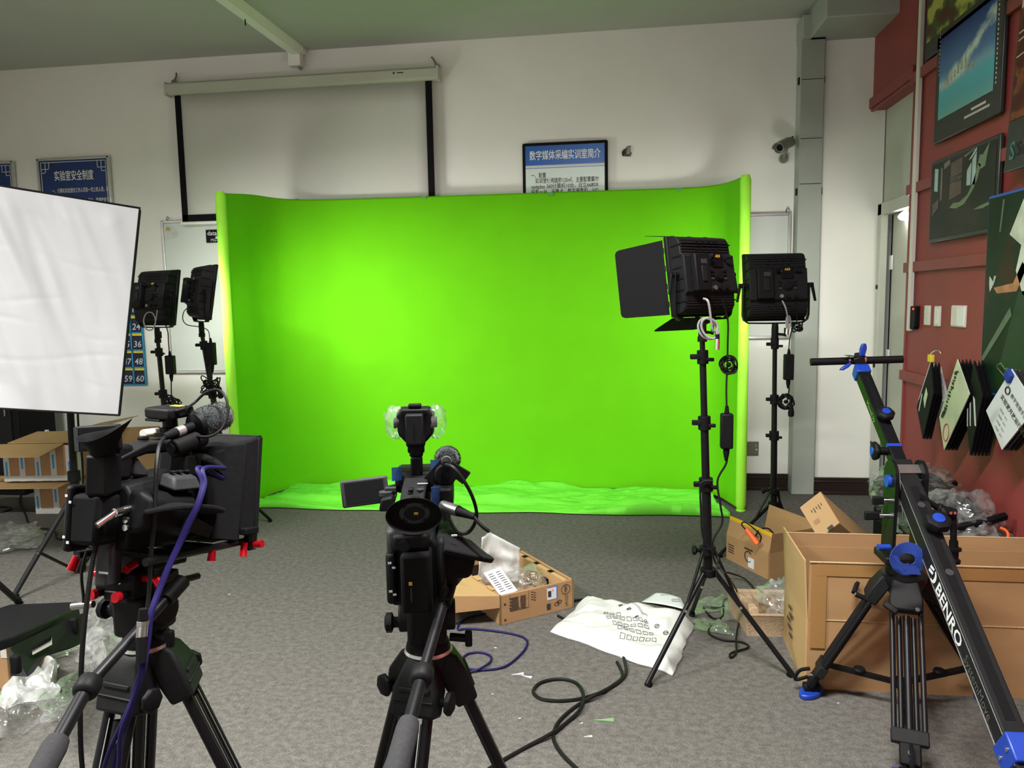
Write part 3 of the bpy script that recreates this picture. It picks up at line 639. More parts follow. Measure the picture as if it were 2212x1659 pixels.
# ------------------------------------------------------------------ papers hung on the lowest rail
def hung(name, label, cat, corners, x, thick, m, side=None, extras=None, pages=0):
    P = [PX(a_, b_, x) for a_, b_ in corners]; c = sum(P, Vector()) / len(P)
    t = thing(name, label, cat, (x, c.y, min(p.z for p in P)))
    mb = MB(); mb.loft([[p for p in P], [p + Vector((.004, 0, 0)) for p in P]]); mb.build('cover', m, t, world=True, smooth=0)
    n = max(2, int(thick / .006)); c = sum(P, Vector()) / len(P)
    for k in range(n):
        d = .006 + k * (thick - .006) / n; mb = MB(); s_ = 1 - .02 * ((k * 7) % 3); sh = Vector((0, .004 * math.sin(k * 2.1), -.006 * (k % 3)))
        Q = [c + (p - c) * s_ + sh for p in P]
        mb.loft([[p + Vector((d, 0, 0)) for p in Q], [p + Vector((d + .003, 0, 0)) for p in Q]]); mb.build('page', side or m, t, world=True, smooth=0)
    return t, P
def sheet(parent, P, uv, m, name, d=.002):
    # quad P in order top, left, bottom, right ; uv in the sheet's own axes
    o, u, v = P[0], P[3] - P[0], P[1] - P[0]
    mb = MB(); Q = [o + u * a_ + v * b_ + Vector((-d, 0, 0)) for a_, b_ in uv]
    mb.loft([Q, [q + Vector((.001, 0, 0)) for q in Q]]); return mb.build(name, m, parent, world=True, smooth=0)
def clipnail(parent, p):
    MB().cyl(p, p + Vector((XR - p.x, 0, 0)), .004).build('nail', 'chrome', parent)
t, P = hung('hung_folder', 'dark folder hanging by a yellow clip closest to the card reader', 'folder', [(2011, 782), (1980, 879), (1993, 948), (2016, 850)], 1.66, .05, 'dgrey', 'blk')
sheet(t, P, [(.30, .35), (.60, .30), (.72, .52), (.38, .55)], 'paperg', 'label_sheet'); sheet(t, P, [(.10, .62), (.18, .60), (.35, .86), (.27, .88)], 'paper', 'label_sheet'); sheet(t, P, [(-.12, -.02), (-.02, -.02), (-.02, .9), (-.12, .9)], 'paper', 'label_sheet', -.004)
yc = PX(2011, 774, 1.665); mb = MB(); mb.box(yc, (.02, .045, .04)); mb.build('binder_clip', 'yellow', t, world=True, bevel=.003)
mb = MB(); mb.tube(spline([yc + Vector((0, .02, .015)), yc + Vector((.02, .02, .035)), yc + Vector((.04, .01, .04)), yc + Vector((.05, 0, .025))], 5), .003); mb.build('clip_wire', 'chrome', t, world=True)
t, P = hung('hung_papers', 'white loose pages drooping behind the yellow-clipped folder', 'papers', [(2017, 785), (2013, 860), (2022, 903), (2036, 866)], 1.72, .04, 'paper', 'paper')
t, P = hung('hung_map', 'pale green sheet with handwriting and red stamp hanging by its corner', 'paper', [(2068, 776), (2029, 901), (2039, 972), (2094, 851)], 1.68, .07, 'paperg', 'blk')
mb = MB(); o = P[0]; u = P[3] - P[0]; v = P[1] - P[0]; random.seed(2)
for k in range(16):
    q = o + u * (.14 + .05 * random.random()) + v * (.10 + .053 * k) + Vector((-.002, 0, 0)); mb.box(q, (.001, .012 + .02 * random.random(), .006 + .012 * random.random()))
mb.build('handwriting', 'ink', t, world=True)
cc = o + u * .32 + v * 1.05 + (P[2] - P[1]) * .30 - v * .0 + Vector((-.002, 0, 0)); cc = P[2] * .80 + P[0] * .20 + Vector((-.003, 0, 0))
mb = MB(); mb.tube([cc + (u * .16 * math.cos(a_) + v * .12 * math.sin(a_)) for a_ in [k * math.pi / 8 for k in range(16)]], .002, n=4, closed=True); mb.build('red_stamp', mk('stamp_ink', (.5, .04, .03), .6, var=.2, vs_=30), t, world=True)
t, P = hung('hung_binder', 'thick black binder with white label strips hanging beside the green sheet', 'folder', [(2103, 779), (2087, 905), (2095, 984), (2122, 855)], 1.70, .09, 'dgrey', 'blk')
for uv in ([(.34, .40), (.50, .36), (.86, .60), (.74, .66)], [(.05, .52), (.14, .50), (.45, .85), (.38, .88)], [(.0, .80), (.06, .78), (.22, 1.0), (.16, 1.02)]): sheet(t, P, uv, 'paper', 'label_strip')
t, P = hung('hung_report', 'thick white printed report hanging from a blue binder clip', 'booklet', [(2185, 797), (2130, 887), (2164, 972), (2238, 880)], 1.66, .07, 'paper', 'mgrey')
o, u, v = P[0], P[3] - P[0], P[2] - P[3]
ud = (P[3] - P[0]).normalized(); vd = (P[1] - P[0]).normalized()
Mt = basis(P[0] + ud * .055 + vd * .07 + Vector((-.0025, 0, 0)), ud, -vd, Vector((-1, 0, 0)))
mb = MB(); mb.tube([(.018 * math.cos(k * .63), .018 * math.sin(k * .63), 0) for k in range(10)], .003, n=4, closed=True, M=Mt @ T(.0, -.02, 0)); mb.build('crest_mark', 'mgrey', t, world=True)
text('教学管理手册', .026, 'mgrey', Mt @ T(.03, -.025, 0), t, world=True); text('实验室开放运行记录本', .030, 'ink', Mt @ T(-.02, -.085, 0), t, bold=.01, world=True)
for k in range(4): text('实验室 · 2019', .013, 'mgrey', Mt @ T(.02 + .01 * k, -.13 - .03 * k, 0), t, world=True)
bc = PX(2183, 812, 1.66); mb = MB(); mb.box((0, 0, 0), (.035, .05, .045), T(*bc) @ RX(35)); mb.build('binder_clip', 'bluefab', t, world=True, bevel=.004)
mb = MB(); mb.tube([bc + Vector((-.02, .01, .0)), bc + Vector((-.025, .06, .03)), bc + Vector((-.02, .075, .04)), bc + Vector((-.012, .06, .05)), bc + Vector((-.01, 0, .01))], .003); mb.build('clip_wire', 'chrome', t, world=True)

# ================================================================== green backdrop
gs = thing('green_backdrop', 'large bright green pop-up chroma key backdrop with curved side wings', 'backdrop', (-.95, 5.8, 0))
FL, FR = Vector((-2.75, 5.10, 0)), Vector((.855, 5.37, 0))
path = [FL, Vector((-2.735, 5.30, 0)), Vector((-2.70, 5.55, 0)), Vector((-2.60, 5.74, 0)), Vector((-2.40, 5.84, 0)), Vector((-2.0, 5.865, 0)), Vector((-1.0, 5.875, 0)), Vector((0, 5.88, 0)), Vector((.45, 5.87, 0)), Vector((.66, 5.80, 0)), Vector((.77, 5.66, 0)), Vector((.82, 5.50, 0)), FR]
plan = spline(path, 8)
zL, zBL, zBR, zR = PY(473, 414, FL.y).z, PY(560, 430, 5.84).z, PY(1560, 403, 5.84).z, PY(1608, 378, FR.y).z
zTop = (zL + zR) / 2
def ztop(k):
    t = k / (len(plan) - 1)
    m_ = min(1.0, min(t, 1 - t) / .18); m_ = m_ * m_ * (3 - 2 * m_)
    return (zL + (zR - zL) * t) * (1 - m_) + (zBL + (zBR - zBL) * t) * m_ - .004
rings = []
for k, p in enumerate(plan):
    d = (plan[min(k + 1, len(plan) - 1)] - plan[max(k - 1, 0)]).normalized(); n_ = Vector((-d.y, d.x, 0)); zt_ = ztop(k)
    th = .03
    prof = [(-th, .03), (-th, zt_ * .25), (-th, zt_ * .5), (-th, zt_ * .75), (-th, zt_ - .02), (-th * .5, zt_ - .004), (th * .5, zt_ - .004), (th, zt_ - .02), (th, zt_ * .5), (th, .03)]
    rings.append([p + n_ * (-a_) * -1 + Vector((0, 0, b_)) for a_, b_ in prof])
MB().loft(rings).build('cloth_panel', 'green', gs, world=True, smooth=50)
for P0, k in ((FL, 0), (FR, len(plan) - 1)):
    zt_ = ztop(k)
    MB().tube([P0 + Vector((0, 0, .012)), P0 + Vector((0, 0, .05)), P0 + Vector((0, 0, zt_ * .5)), P0 + Vector((0, 0, zt_ - .03)), P0 + Vector((0, 0, zt_ + .004))], lambda t_: .036 if .1 < t_ < .95 else .026, n=14).build('edge_sleeve', 'greenedge', gs, world=True)
    MB().lathe([(.03, 0), (.034, .008), (.02, .016)], T(P0.x, P0.y, 0)).build('foot_cap', 'greenedge', gs, world=True)
for px_, py_ in ((640, 433), (916, 426), (1190, 419), (1468, 410), (1187, 1057)):
    q = PY(px_, py_, 5.835); B('velcro_tab', 'tab', gs, ((q.x, 5.842, q.z), (.035, .01, .025)), world=True)
# cloth spread on the floor in front of it
def clothf(u, v):
    # u along x, v from front to back
    front = PZ(540, 1099).lerp(PZ(1578, 1118), u); x = front.x; yf = front.y
    yf += .012 * math.sin(u * 23) + .02 * noise.noise(Vector((u * 9, 0, 3)))
    yb = 5.66 + .19 * math.sin(math.pi * u) ** .35
    y = yf + (yb - yf) * v; x += (.03 * noise.noise(Vector((v * 6, u * 3, 1)))) + (.10 * v if u < .02 else 0) - (.10 * v if u > .98 else 0)
    q = Vector((x * 1.3, y * 9 + .5 * noise.noise(Vector((x * 2, y * 3, 0))), 2.2))
    z = .010 + .060 * max(0, noise.noise(q) + .2) + .035 * abs(noise.noise(q * 2.3)) + .012 * abs(noise.noise(q * 5)) + .03 * v * v * (.5 + noise.noise(Vector((x * 2.2, 5, 0))))
    if v < .02: z = .008
    return (x, y, z)
t = MB().grid(clothf, 220, 44).build('green_floor_cloth', 'greenfloor', None, solid=.004, smooth=60)
tag(t, 'wrinkled green cloth spread on the carpet before the backdrop', 'cloth')

# ================================================================== LED panels and stands
def led_panel(label, top, yaw, tilt, barn, scale, knob_side=True, power=1.0):
    """back faces the viewer; local +Y is the lit face, origin at the yoke's socket"""
    r = thing('led_panel_light', label, 'studio light', top, group='LED panel lights')
    r.rotation_euler = (0, 0, math.radians(yaw)); r.scale = (scale,) * 3
    W, H = .30, .345; zc_ = .225
    Mt = T(0, 0, zc_) @ RX(tilt)
    prof = [(.055, -H / 2), (.055, H / 2), (.012, H / 2), (-.012, H / 2 - .010), (-.026, H / 2 - .030), (-.030, H / 2 - .085), (-.048, H / 2 - .095), (-.050, -H / 2 + .09), (-.032, -H / 2 + .078), (-.028, -H / 2 + .03), (-.012, -H / 2 + .008), (.012, -H / 2)]
    MB().loft([[Vector((x, a_, b_)) for a_, b_ in prof] for x in (-W / 2, W / 2)], Mt).build('housing', 'dgrey', r, bevel=.004)
    mb = MB(); mb.box((0, .05, 0), (W + .018, .022, H + .018), Mt); mb.build('front_frame', 'blk', r, bevel=.006)
    B('led_face', 'ledon', r, ((0, .0625, 0), (W - .02, .004, H - .02)), M=Mt)
    for s_ in (-1, 1):
        mb = MB()
        for k in range(6): mb.box((s_ * (W / 2 + .001), -.005 + .004 * (k % 2), -.12 + k * .05), (.004, .06, .006), Mt)
        mb.build('side_vent', 'blk2', r)['kind'] = 'stuff'
    for k in range(5):
        B('cooling_fin', 'dgrey', r, ((0, -.030 + (0 if k else .008), H / 2 - .022 - k * .013), (W - .02, .006, .006)), M=Mt, bevel=.001)
        B('cooling_fin', 'dgrey', r, ((0, -.030 + (0 if k else .006), -H / 2 + .022 + k * .011), (W - .02, .006, .005)), M=Mt, bevel=.001)
    mb = MB()
    for k in range(3):
        for j in range(4): mb.box((-.05 + j * .036 + .008 * (k % 2), -.0335, H / 2 - .03 - k * .0185), (.02, .004, .004), Mt); mb.box((-.05 + j * .036 + .008 * (k % 2), -.0335, -H / 2 + .028 + k * .014), (.02, .004, .003), Mt)
    mb.build('vent_slots', 'blk2', r)['kind'] = 'stuff'
    pl = B('battery_plate', 'blk', r, ((-.075, -.066, -.002), (.085, .034, .165)), M=Mt, bevel=.006)
    B('battery_label', 'mgrey', pl, ((-.068, -.0835, .045), (.034, .001, .02)), M=Mt); B('battery_latch', 'dgrey', pl, ((-.072, -.085, -.01), (.03, .006, .07)), M=Mt, bevel=.003)
    B('display', 'screenblk', r, ((.045, -.052, .055), (.062, .006, .062)), M=Mt, bevel=.004)
    text('ADI', .017, 'gold', Mt @ basis((.045, -.0556, .068), (1, 0, 0), (0, 0, 1), (0, -1, 0)), r, align='CENTER', bold=.03)
    MB().lathe([(.026, 0), (.026, .006), (.020, .007), (.019, .014), (.001, .015)], Mt @ T(.045, -.05, -.012) @ RX(90), n=24).build('dial', 'blk', r)
    for s_ in (-1, 1):
        for k in range(3): B('button', 'mgrey' if k == 2 else 'blk', r, ((.045 + s_ * .038, -.052, .008 - k * .017), (.017, .006, .010)), M=Mt, bevel=.001)
        MB().cyl(Mt @ Vector((.045 + s_ * .042, -.05, .058)), Mt @ Vector((.045 + s_ * .042, -.078, .062)), .004).build('bracket_pin', 'blk', r)
        MB().cyl(Mt @ Vector((.045 + s_ * .042, -.074, .062)), Mt @ Vector((.045 + s_ * .064, -.078, .066)), .006).build('bracket_screw', 'blk', r)
    for x in (.01, .045, .085): MB().cyl(Mt @ Vector((x, -.05, -.068)), Mt @ Vector((x, -.062, -.068)), .010).build('port', 'blk' if x > .02 else 'steel', r)
    # yoke
    yw = W / 2 + .022; pts = [(-yw, 0, zc_ + .01), (-yw, 0, .07), (-yw + .006, 0, .045), (-yw + .03, 0, .028), (-.05, 0, .026), (.05, 0, .026), (yw - .03, 0, .028), (yw - .006, 0, .045), (yw, 0, .07), (yw, 0, zc_ + .01)]
    P = [Vector(p) for p in pts]; rings = []
    for i, p in enumerate(P):
        d = (P[min(i + 1, 9)] - P[max(i - 1, 0)]).normalized(); n_ = Vector((d.z, 0, -d.x))
        rings.append([p + n_ * .004 + Vector((0, .014, 0)), p + n_ * .004 - Vector((0, .014, 0)), p - n_ * .004 - Vector((0, .014, 0)), p - n_ * .004 + Vector((0, .014, 0))])
    MB().loft(rings).build('yoke', 'blkmet', r, bevel=.002)
    for s_ in (-1, 1):
        k = MB().cyl((s_ * W / 2, 0, zc_), (s_ * (yw + .022), 0, zc_), .013).build('tilt_knob', 'blk', r)
        MB().loft([[Vector((s_ * (yw + .014) + a_, b_, zc_ + .012)) for a_, b_ in ((-.008, -.008), (.008, -.008), (.008, .008), (-.008, .008))], [Vector((s_ * (yw + .032) + a_, b_ - .01, zc_ - .085)) for a_, b_ in ((-.006, -.006), (.006, -.006), (.006, .006), (-.006, .006))]]).build('knob_lever', 'blk', k, bevel=.003)
    MB().lathe([(.012, .03), (.016, .022), (.018, 0), (.018, -.05), (.021, -.052), (.021, -.075)], n=16).build('socket', 'blk', r)
    k = MB().cyl((0, 0, -.03), (.045, -.01, -.035), .007).build('socket_screw', 'blk', r); MB().box((.05, -.012, -.022), (.012, .010, .045), None).build('screw_wing', 'blk', k, bevel=.003)
    if barn:
        fl = lambda name, q: MB().loft([q, [p + Vector((0, 0, .0)) + (q[1] - q[0]).cross(q[3] - q[0]).normalized() * .002 for p in q]]).build(name, 'blkmet', r)
        def rq(x0, x1, h_, rad=.02):    # rounded flap outline, hinge at v=0
            return [(x0, 0), (x1, 0), (x1 - .012, h_ - rad), (x1 - .018, h_ - rad * .3), (x1 - .03, h_), (x0 + .03, h_), (x0 + .018, h_ - rad * .3), (x0 + .012, h_ - rad)]
        for s_, L_ in ((-1, .22), (1, .22)):
            M2 = Mt @ T(s_ * (W / 2 + .012), .062, 0) @ RZ(-s_ * 38)
            f_ = MB().prism([(b_, a_) for a_, b_ in rq(-H / 2 + .005, H / 2 - .005, L_)], .002, M2 @ basis((0, 0, 0), (0, 1, 0), (0, 0, 1), (1, 0, 0))).build('barn_door', 'blk2', r, smooth=0)
            [MB().cyl((0, 0, z_ - .012), (0, 0, z_ + .012), .004, M=M2).build('hinge', 'dgrey', f_) for z_ in (-.12, -.04, .04, .12)]
        for s_ in (-1, 1):
            M2 = Mt @ T(0, .062, s_ * (H / 2 + .012)) @ RX(s_ * 14)
            f_ = MB().prism(rq(-W / 2, W / 2, .16), .002, M2 @ basis((0, 0, 0), (1, 0, 0), (0, 1, 0), (0, 0, 1))).build('barn_door', 'blk2', r, smooth=0)
            [MB().cyl((x_ - .012, 0, 0), (x_ + .012, 0, 0), .004, M=M2).build('hinge', 'dgrey', f_) for x_ in (-.10, 0, .10)]
    ld = bpy.data.lights.new('panel_glow', 'AREA'); ld.shape = 'RECTANGLE'; ld.size = W - .02; ld.size_y = H - .02; ld.energy = LED_W * power; ld.color = (1, .98, .93)
    lo = bpy.data.objects.new('panel_glow', ld); COL.objects.link(lo); lo.parent = r
    lo.matrix_local = Mt @ T(0, .07, 0) @ RX(90) ; ld.spread = math.radians(125)
    return r
def light_stand(label, top, foot_c, feet, hub_lo, hub_hi, collars, r0=.0125, inverted=True, knob=(-.05, 0, 0)):
    top, foot_c = Vector(top), Vector(foot_c); t = thing('light_stand', label, 'light stand', (foot_c.x, foot_c.y, 0), group='black tripod light stands')
    ax = lambda z: foot_c.lerp(top, (z - foot_c.z) / (top.z - foot_c.z))
    zs = [foot_c.z] + collars + [top.z]
    for i in range(len(zs) - 1):
        rr = r0 * (1.5 - .22 * i)
        MB().cyl(ax(zs[i]), ax(zs[i + 1]), rr, n=14).build('column_tube', 'blkmet', t, world=True)
    for i, z in enumerate(collars):
        rr = r0 * (1.5 - .22 * i) + .009
        c_ = MB().cyl(ax(z - .03), ax(z + .025), rr, n=14).build('collar', 'blk', t, world=True, bevel=.002)
        q = ax(z)
        mb = MB(); mb.box((0, 0, 0), (.05, .022, .02), T(q.x - .025, q.y - .01, q.z)); mb.box((0, 0, 0), (.03, .02, .014), T(q.x + .028, q.y - .01, q.z - .012)); mb.build('clamp_screw', 'blk', c_, world=True, bevel=.003)
    for z in (hub_lo, hub_hi):
        q = ax(z); MB().cyl(q - Vector((0, 0, .016)), q + Vector((0, 0, .016)), r0 * 1.5 + .014, n=14).build('leg_hub', 'blk', t, world=True, bevel=.002)
    q = ax(hub_hi); kx = Vector(knob)
    if kx.length: MB().cyl(q, q + kx, .008).build('hub_knob_stem', 'blk', t, world=True); MB().lathe([(.012, 0), (.02, .006), (.02, .016), (.012, .02)], T(*(q + kx)) @ RY(-90), n=8).build('hub_knob', 'blk', t, world=True)
    for f_ in feet:
        f_ = Vector(f_); a_ = ax(hub_lo if inverted else hub_hi); b_ = ax(hub_hi if inverted else hub_lo)
        d = (f_ - a_); h_ = Vector((d.x, d.y, 0)).normalized(); a2 = a_ + h_ * (r0 * 1.5 + .012); b2 = b_ + h_ * (r0 * 1.5 + .010); mid = a2.lerp(f_, .33 if inverted else .55)
        lg = MB().cyl(a2, f_ + Vector((0, 0, .012)), .0105, n=10).build('leg', 'blkmet', t, world=True)
        MB().cyl(a2.lerp(f_, .955), f_ + Vector((0, 0, .004)), .014, n=10).build('rubber_foot', 'blk2', lg, world=True)
        MB().cyl(mid + Vector((0, -.012, 0)), mid + Vector((0, -.017, 0)), .006, n=8).build('rivet', 'chrome', lg, world=True)
        MB().cyl(b2, mid, .0065, n=8).build('brace', 'blkmet', t, world=True)
    return t
def adapter(label, top, z_top, size=(.06, .035, .15), m='blk', grp='power adapters hanging from the lights'):
    t = thing('power_adapter', label, 'power adapter', top, group=grp)
    B('brick', m, t, ((0, 0, -size[2] / 2), size), bevel=.006)
    MB().lathe([(.008, 0), (.013, -.004), (.012, -.02), (.006, -.05)], T(0, 0, -size[2]), n=10).build('strain_relief', 'blk2', t)
    MB().lathe([(.006, .03), (.010, .003), (.008, 0)], n=10).build('strain_relief', 'blk2', t)
    return t
def coil(label, c, dims, seed, lead=None, plug=None, m='cable', turns=8, name='cable_coil', r=.004, grp='coiled mains leads hanging below the lights'):
    random.seed(seed); c = Vector(c); t = thing(name, label, 'cable', c, group=grp); mb = MB(); pts = []
    ax1 = random.random() * .5
    for k in range(turns):
        ang = random.uniform(-1.1, 1.1); s1 = dims[0] / 2 * random.uniform(.45, 1.05); s2 = dims[2] / 2 * random.uniform(.45, 1.05)
        for j in range(8):
            a_ = 2 * math.pi * j / 8; x = s1 * math.cos(a_); z = s2 * math.sin(a_)
            pts.append(Vector((x * math.cos(ang) - z * math.sin(ang), random.uniform(-.5, .5) * dims[1], x * math.sin(ang) + z * math.cos(ang))))
    mb.tube(spline(pts, 3), r, n=6); mb.build('coil_loops', m, t)
    MB().tube([(dims[0] * .06 * math.cos(a_), dims[1] * .75 * math.sin(a_), dims[2] * .05 * math.cos(a_)) for a_ in [k * math.pi / 6 for k in range(12)]], .006, closed=True).build('cable_tie', 'blk2', t)
    if lead: MB().tube(spline(lead, 6), r).build('lead', m, t, world=True)
    if plug:
        q = Vector(plug); MB().cyl(q + Vector((0, 0, .03)), q, .007, .014).build('plug', 'blk2', t, world=True); MB().lathe([(.014, 0), (.018, -.02), (.016, -.04), (.008, -.045)], T(*q), n=10).build('plug_head', 'blk2', t, world=True)
    return t
def cable(label, pts, r, m, name='cable', cat='cable', n=8, group=None, smooth=6):
    o = MB().tube(spline(pts, smooth), r, n=n).build(name, m, None); tag(o, label, cat, group); return o

# near right light (with barn doors)
Y1 = 3.10
top1 = PY(1517, 735, Y1); base1 = PY(1530, 1243, Y1)
feet1 = [PZ(1398, 1484), PZ(1711, 1462), PZ(1494, 1329)]
zc1 = [PY(1516, 770, Y1).z, PY(1522, 912, Y1).z, PY(1527, 1045, Y1).z]
light_stand('black light stand carrying the barn-door panel, nearest the white foam bag', top1, base1, feet1, base1.z + .015, PY(1528, 1188, Y1).z, sorted(zc1), knob=(-.045, -.02, .004))
led1 = led_panel('black LED panel with open barn doors on the stand by the foam bag', top1 + Vector((0, 0, .06)), 38, -9, True, .88)
adapter('black power brick hanging below the barn-door panel', PY(1570, 893, Y1 - .05), 0, (.048, .04, .14))
coil('small bunched lead hanging above the power brick of the barn-door panel', PY(1574, 788, Y1 - .05), (.06, .03, .075), 3, [PY(1560, 648, Y1 - .09), PY(1572, 690, Y1 - .06), PY(1572, 740, Y1 - .05), PY(1571, 790, Y1 - .05), PY(1569, 840, Y1 - .05), PY(1570, 890, Y1 - .05)], turns=6, r=.0035)
cable('black mains lead dropping from the barn-door panel power brick past the stand', [PY(1570, 965, Y1 - .05), PY(1569, 1000, Y1 - .05), PY(1550, 1038, Y1 - .05), PY(1556, 1090, Y1 - .06), PY(1560, 1130, Y1 - .06), PY(1540, 1170, Y1 - .07), PY(1545, 1215, Y1 - .06), PY(1575, 1250, Y1 - .04), PZ(1592, 1285, .02), PZ(1560, 1312, .012), PZ(1520, 1310, .012), PZ(1540, 1335, .008), PZ(1562, 1330, .008), PZ(1566, 1295, .012), PZ(1615, 1282, .012), PZ(1627, 1270, .012), PZ(1605, 1248, .02), PZ(1570, 1236, .05)], .0042, 'cable')
cable('black lead looping down beside the barn-door stand to its plug', [PY(1540, 1038, Y1 - .05), PY(1515, 1045, Y1 - .04), PY(1514, 1100, Y1 - .04), PY(1520, 1165, Y1 - .05), PY(1550, 1200, Y1 - .05), PY(1552, 1250, Y1 - .05), PZ(1600, 1300, .02), PZ(1612, 1320, .01), PZ(1596, 1348, .01), PZ(1590, 1380, .01), PZ(1590, 1410, .008), PZ(1578, 1420, .008), PZ(1580, 1410, .008), PZ(1617, 1398, .008), PZ(1600, 1386, .008), PZ(1560, 1382, .008), PZ(1531, 1368, .008), PZ(1536, 1352, .008)], .0042, 'cable')
# grey signal lead on the near panel
lp = [PY(1520, 645, Y1 - .12), PY(1530, 652, Y1 - .14), PY(1536, 690, Y1 - .13), PY(1540, 715, Y1 - .12)] + [PY(1528 + 20 * math.cos(a_), 710 + 22 * math.sin(a_) + 5 * math.cos(a_), Y1 - .10) for a_ in [k * math.pi / 5 for k in range(11)]] + [PY(1534 + 19 * math.cos(a_), 709 + 21 * math.sin(a_) + 6 * math.cos(a_), Y1 - .115) for a_ in [k * math.pi / 5 for k in range(10)]] + [PY(1549, 722, Y1 - .12), PY(1550, 738, Y1 - .12)]
sg = thing('signal_lead', 'grey coiled signal lead with metal plug under the barn-door panel', 'cable', PY(1535, 710, Y1 - .12))
MB().tube(spline(lp, 4), .0045).build('lead_coil', 'grcable', sg, world=True)
MB().cyl(PY(1550, 732, Y1 - .12), PY(1549, 755, Y1 - .12), .009).build('plug', 'chrome', sg, world=True); MB().cyl(PY(1550, 722, Y1 - .12), PY(1550, 733, Y1 - .12), .008).build('plug_boot', 'blk2', sg, world=True)

# far right light
Y2 = 4.62
top2 = PY(1674, 716, Y2); base2 = PY(1671, 1094, Y2)
feet2 = [PZ(1560, 1196), PZ(1722, 1147), PZ(1696, 1172)]
feet2 = [PZ(1553, 1204), PZ(1728, 1152), Vector((base2.x - .05, base2.y + .52, 0))]
feet2.append(feet2.pop()); 
light_stand('black light stand between the green backdrop edge and the grey duct', top2, base2, feet2[:2] + [PZ(1700, 1178)], base2.z + .012, PY(1671, 1060, Y2).z, [PY(1670, 940, Y2).z, PY(1672, 862, Y2).z, PY(1673, 743, Y2).z], r0=.0125)
led2 = led_panel('black LED panel without barn doors beside the grey duct', top2 + Vector((0, 0, .02)), 6, -10, False, 1.10)
adapter('black power brick hanging beside the stand near the duct', PY(1704, 765, Y2 - .05), 0, (.055, .04, .15))
cable('thin lead holding the power brick near the duct', [PY(1718, 652, Y2 - .12), PY(1722, 690, Y2 - .08), PY(1710, 715, Y2 - .06), PY(1705, 740, Y2 - .05), PY(1704, 766, Y2 - .05)], .0035, 'cable')
coil('coiled mains lead with plug hanging on the stand near the duct', PY(1698, 868, Y2 - .05), (.10, .04, .09), 5, [PY(1704, 830, Y2 - .05), PY(1704, 845, Y2 - .05), PY(1700, 868, Y2 - .05)], PY(1709, 884, Y2 - .07), turns=8)
coil('bunched black lead tied behind the panel near the duct', PY(1722, 706, Y2 - .07), (.07, .03, .07), 8, None, None, turns=6)
sg = thing('signal_lead', 'grey signal lead tied short below the panel near the duct', 'cable', PY(1702, 690, Y2 - .10))
MB().tube(spline([PY(1690, 650, Y2 - .10), PY(1697, 665, Y2 - .13), PY(1703, 690, Y2 - .11)] + [PY(1703 + 5 * math.cos(k * 1.3), 696 + 14 * math.sin(k * 1.3), Y2 - .10) for k in range(14)] + [PY(1702, 712, Y2 - .10)], 4), .0045).build('lead_coil', 'grcable', sg, world=True)
MB().cyl(PY(1701, 710, Y2 - .10), PY(1700, 722, Y2 - .10), .009).build('plug', 'chrome', sg, world=True)

# left pair of lights
Y3 = 4.74
top3 = PY(341, 735, Y3); b3 = PY(345, 1090, Y3); c3 = Vector((top3.x + .03, top3.y, 0))
light_stand('black light stand right behind the left video camera', top3, Vector((c3.x, c3.y, .25)), [PZ(436, 1190), PZ(262, 1150), Vector((c3.x + .05, c3.y + .42, 0))], .26, .42, [PY(340, 850, Y3).z, PY(341, 760, Y3).z], knob=(0, 0, 0))
led3 = led_panel('black LED panel with grey coiled lead between softbox and whiteboard', top3 + Vector((0, 0, .06)), -22, -10, False, 1.03, power=1.5)
adapter('black power brick hanging beside the stand behind the left camera', PY(367, 768, Y3 - .05), 0, (.06, .04, .125))
cable('thin lead to the power brick behind the left camera', [PY(352, 690, Y3 - .1), PY(362, 715, Y3 - .06), PY(364, 740, Y3 - .05), PY(366, 768, Y3 - .05)], .0035, 'cable')
coil('coiled mains lead behind the left video camera microphone', PY(371, 868, Y3 - .05), (.12, .05, .05), 11, [PY(370, 820, Y3 - .05), PY(370, 840, Y3 - .05), PY(371, 868, Y3 - .05)], None)
sg = thing('signal_lead', 'grey coiled signal lead under the panel beside the softbox', 'cable', PY(325, 695, Y3 - .15))
MB().tube(spline([PY(340, 670, Y3 - .12)] + [PY(323 + 13 * math.cos(k * 1.05), 694 + 20 * math.sin(k * 1.05), Y3 - .16 - .002 * k) for k in range(16)], 4), .0042).build('lead_coil', 'grcable', sg, world=True)
Y4 = 4.62
top4 = PY(436, 720, Y4); c4 = Vector((PY(462, 900, Y4).x + .03, Y4, 0)); b4 = PY(470, 960, Y4)
light_stand('leaning black light stand at the left wing of the green backdrop', top4, Vector((b4.x + .06, Y4, .3)), [PZ(585, 1127), PZ(430, 1135), Vector((b4.x + .05, Y4 + .35, 0))], .31, .46, [PY(452, 850, Y4).z, PY(440, 745, Y4).z], knob=(0, 0, 0))
led4 = led_panel('black LED panel seen nearly edge-on at the left wing of the backdrop', top4 + Vector((0, 0, .05)), -46, -10, False, .98, power=1.7)
adapter('black power brick hanging beside the leaning stand at the backdrop', PY(455, 740, Y4 - .05), 0, (.055, .04, .145))
cable('thin loop of lead beside the edge-on panel', [PY(412, 662, Y4 - .1), PY(398, 672, Y4 - .1), PY(395, 690, Y4 - .1), PY(405, 702, Y4 - .08), PY(430, 706, Y4 - .05), PY(450, 715, Y4 - .05), PY(453, 742, Y4 - .05)], .003, 'cable')
coil('flat coil of mains lead on the leaning stand at the backdrop', PY(455, 833, Y4 - .06), (.17, .05, .045), 13, [PY(456, 795, Y4 - .05), PY(458, 815, Y4 - .05), PY(455, 833, Y4 - .05)], PY(476, 846, Y4 - .07), turns=9)

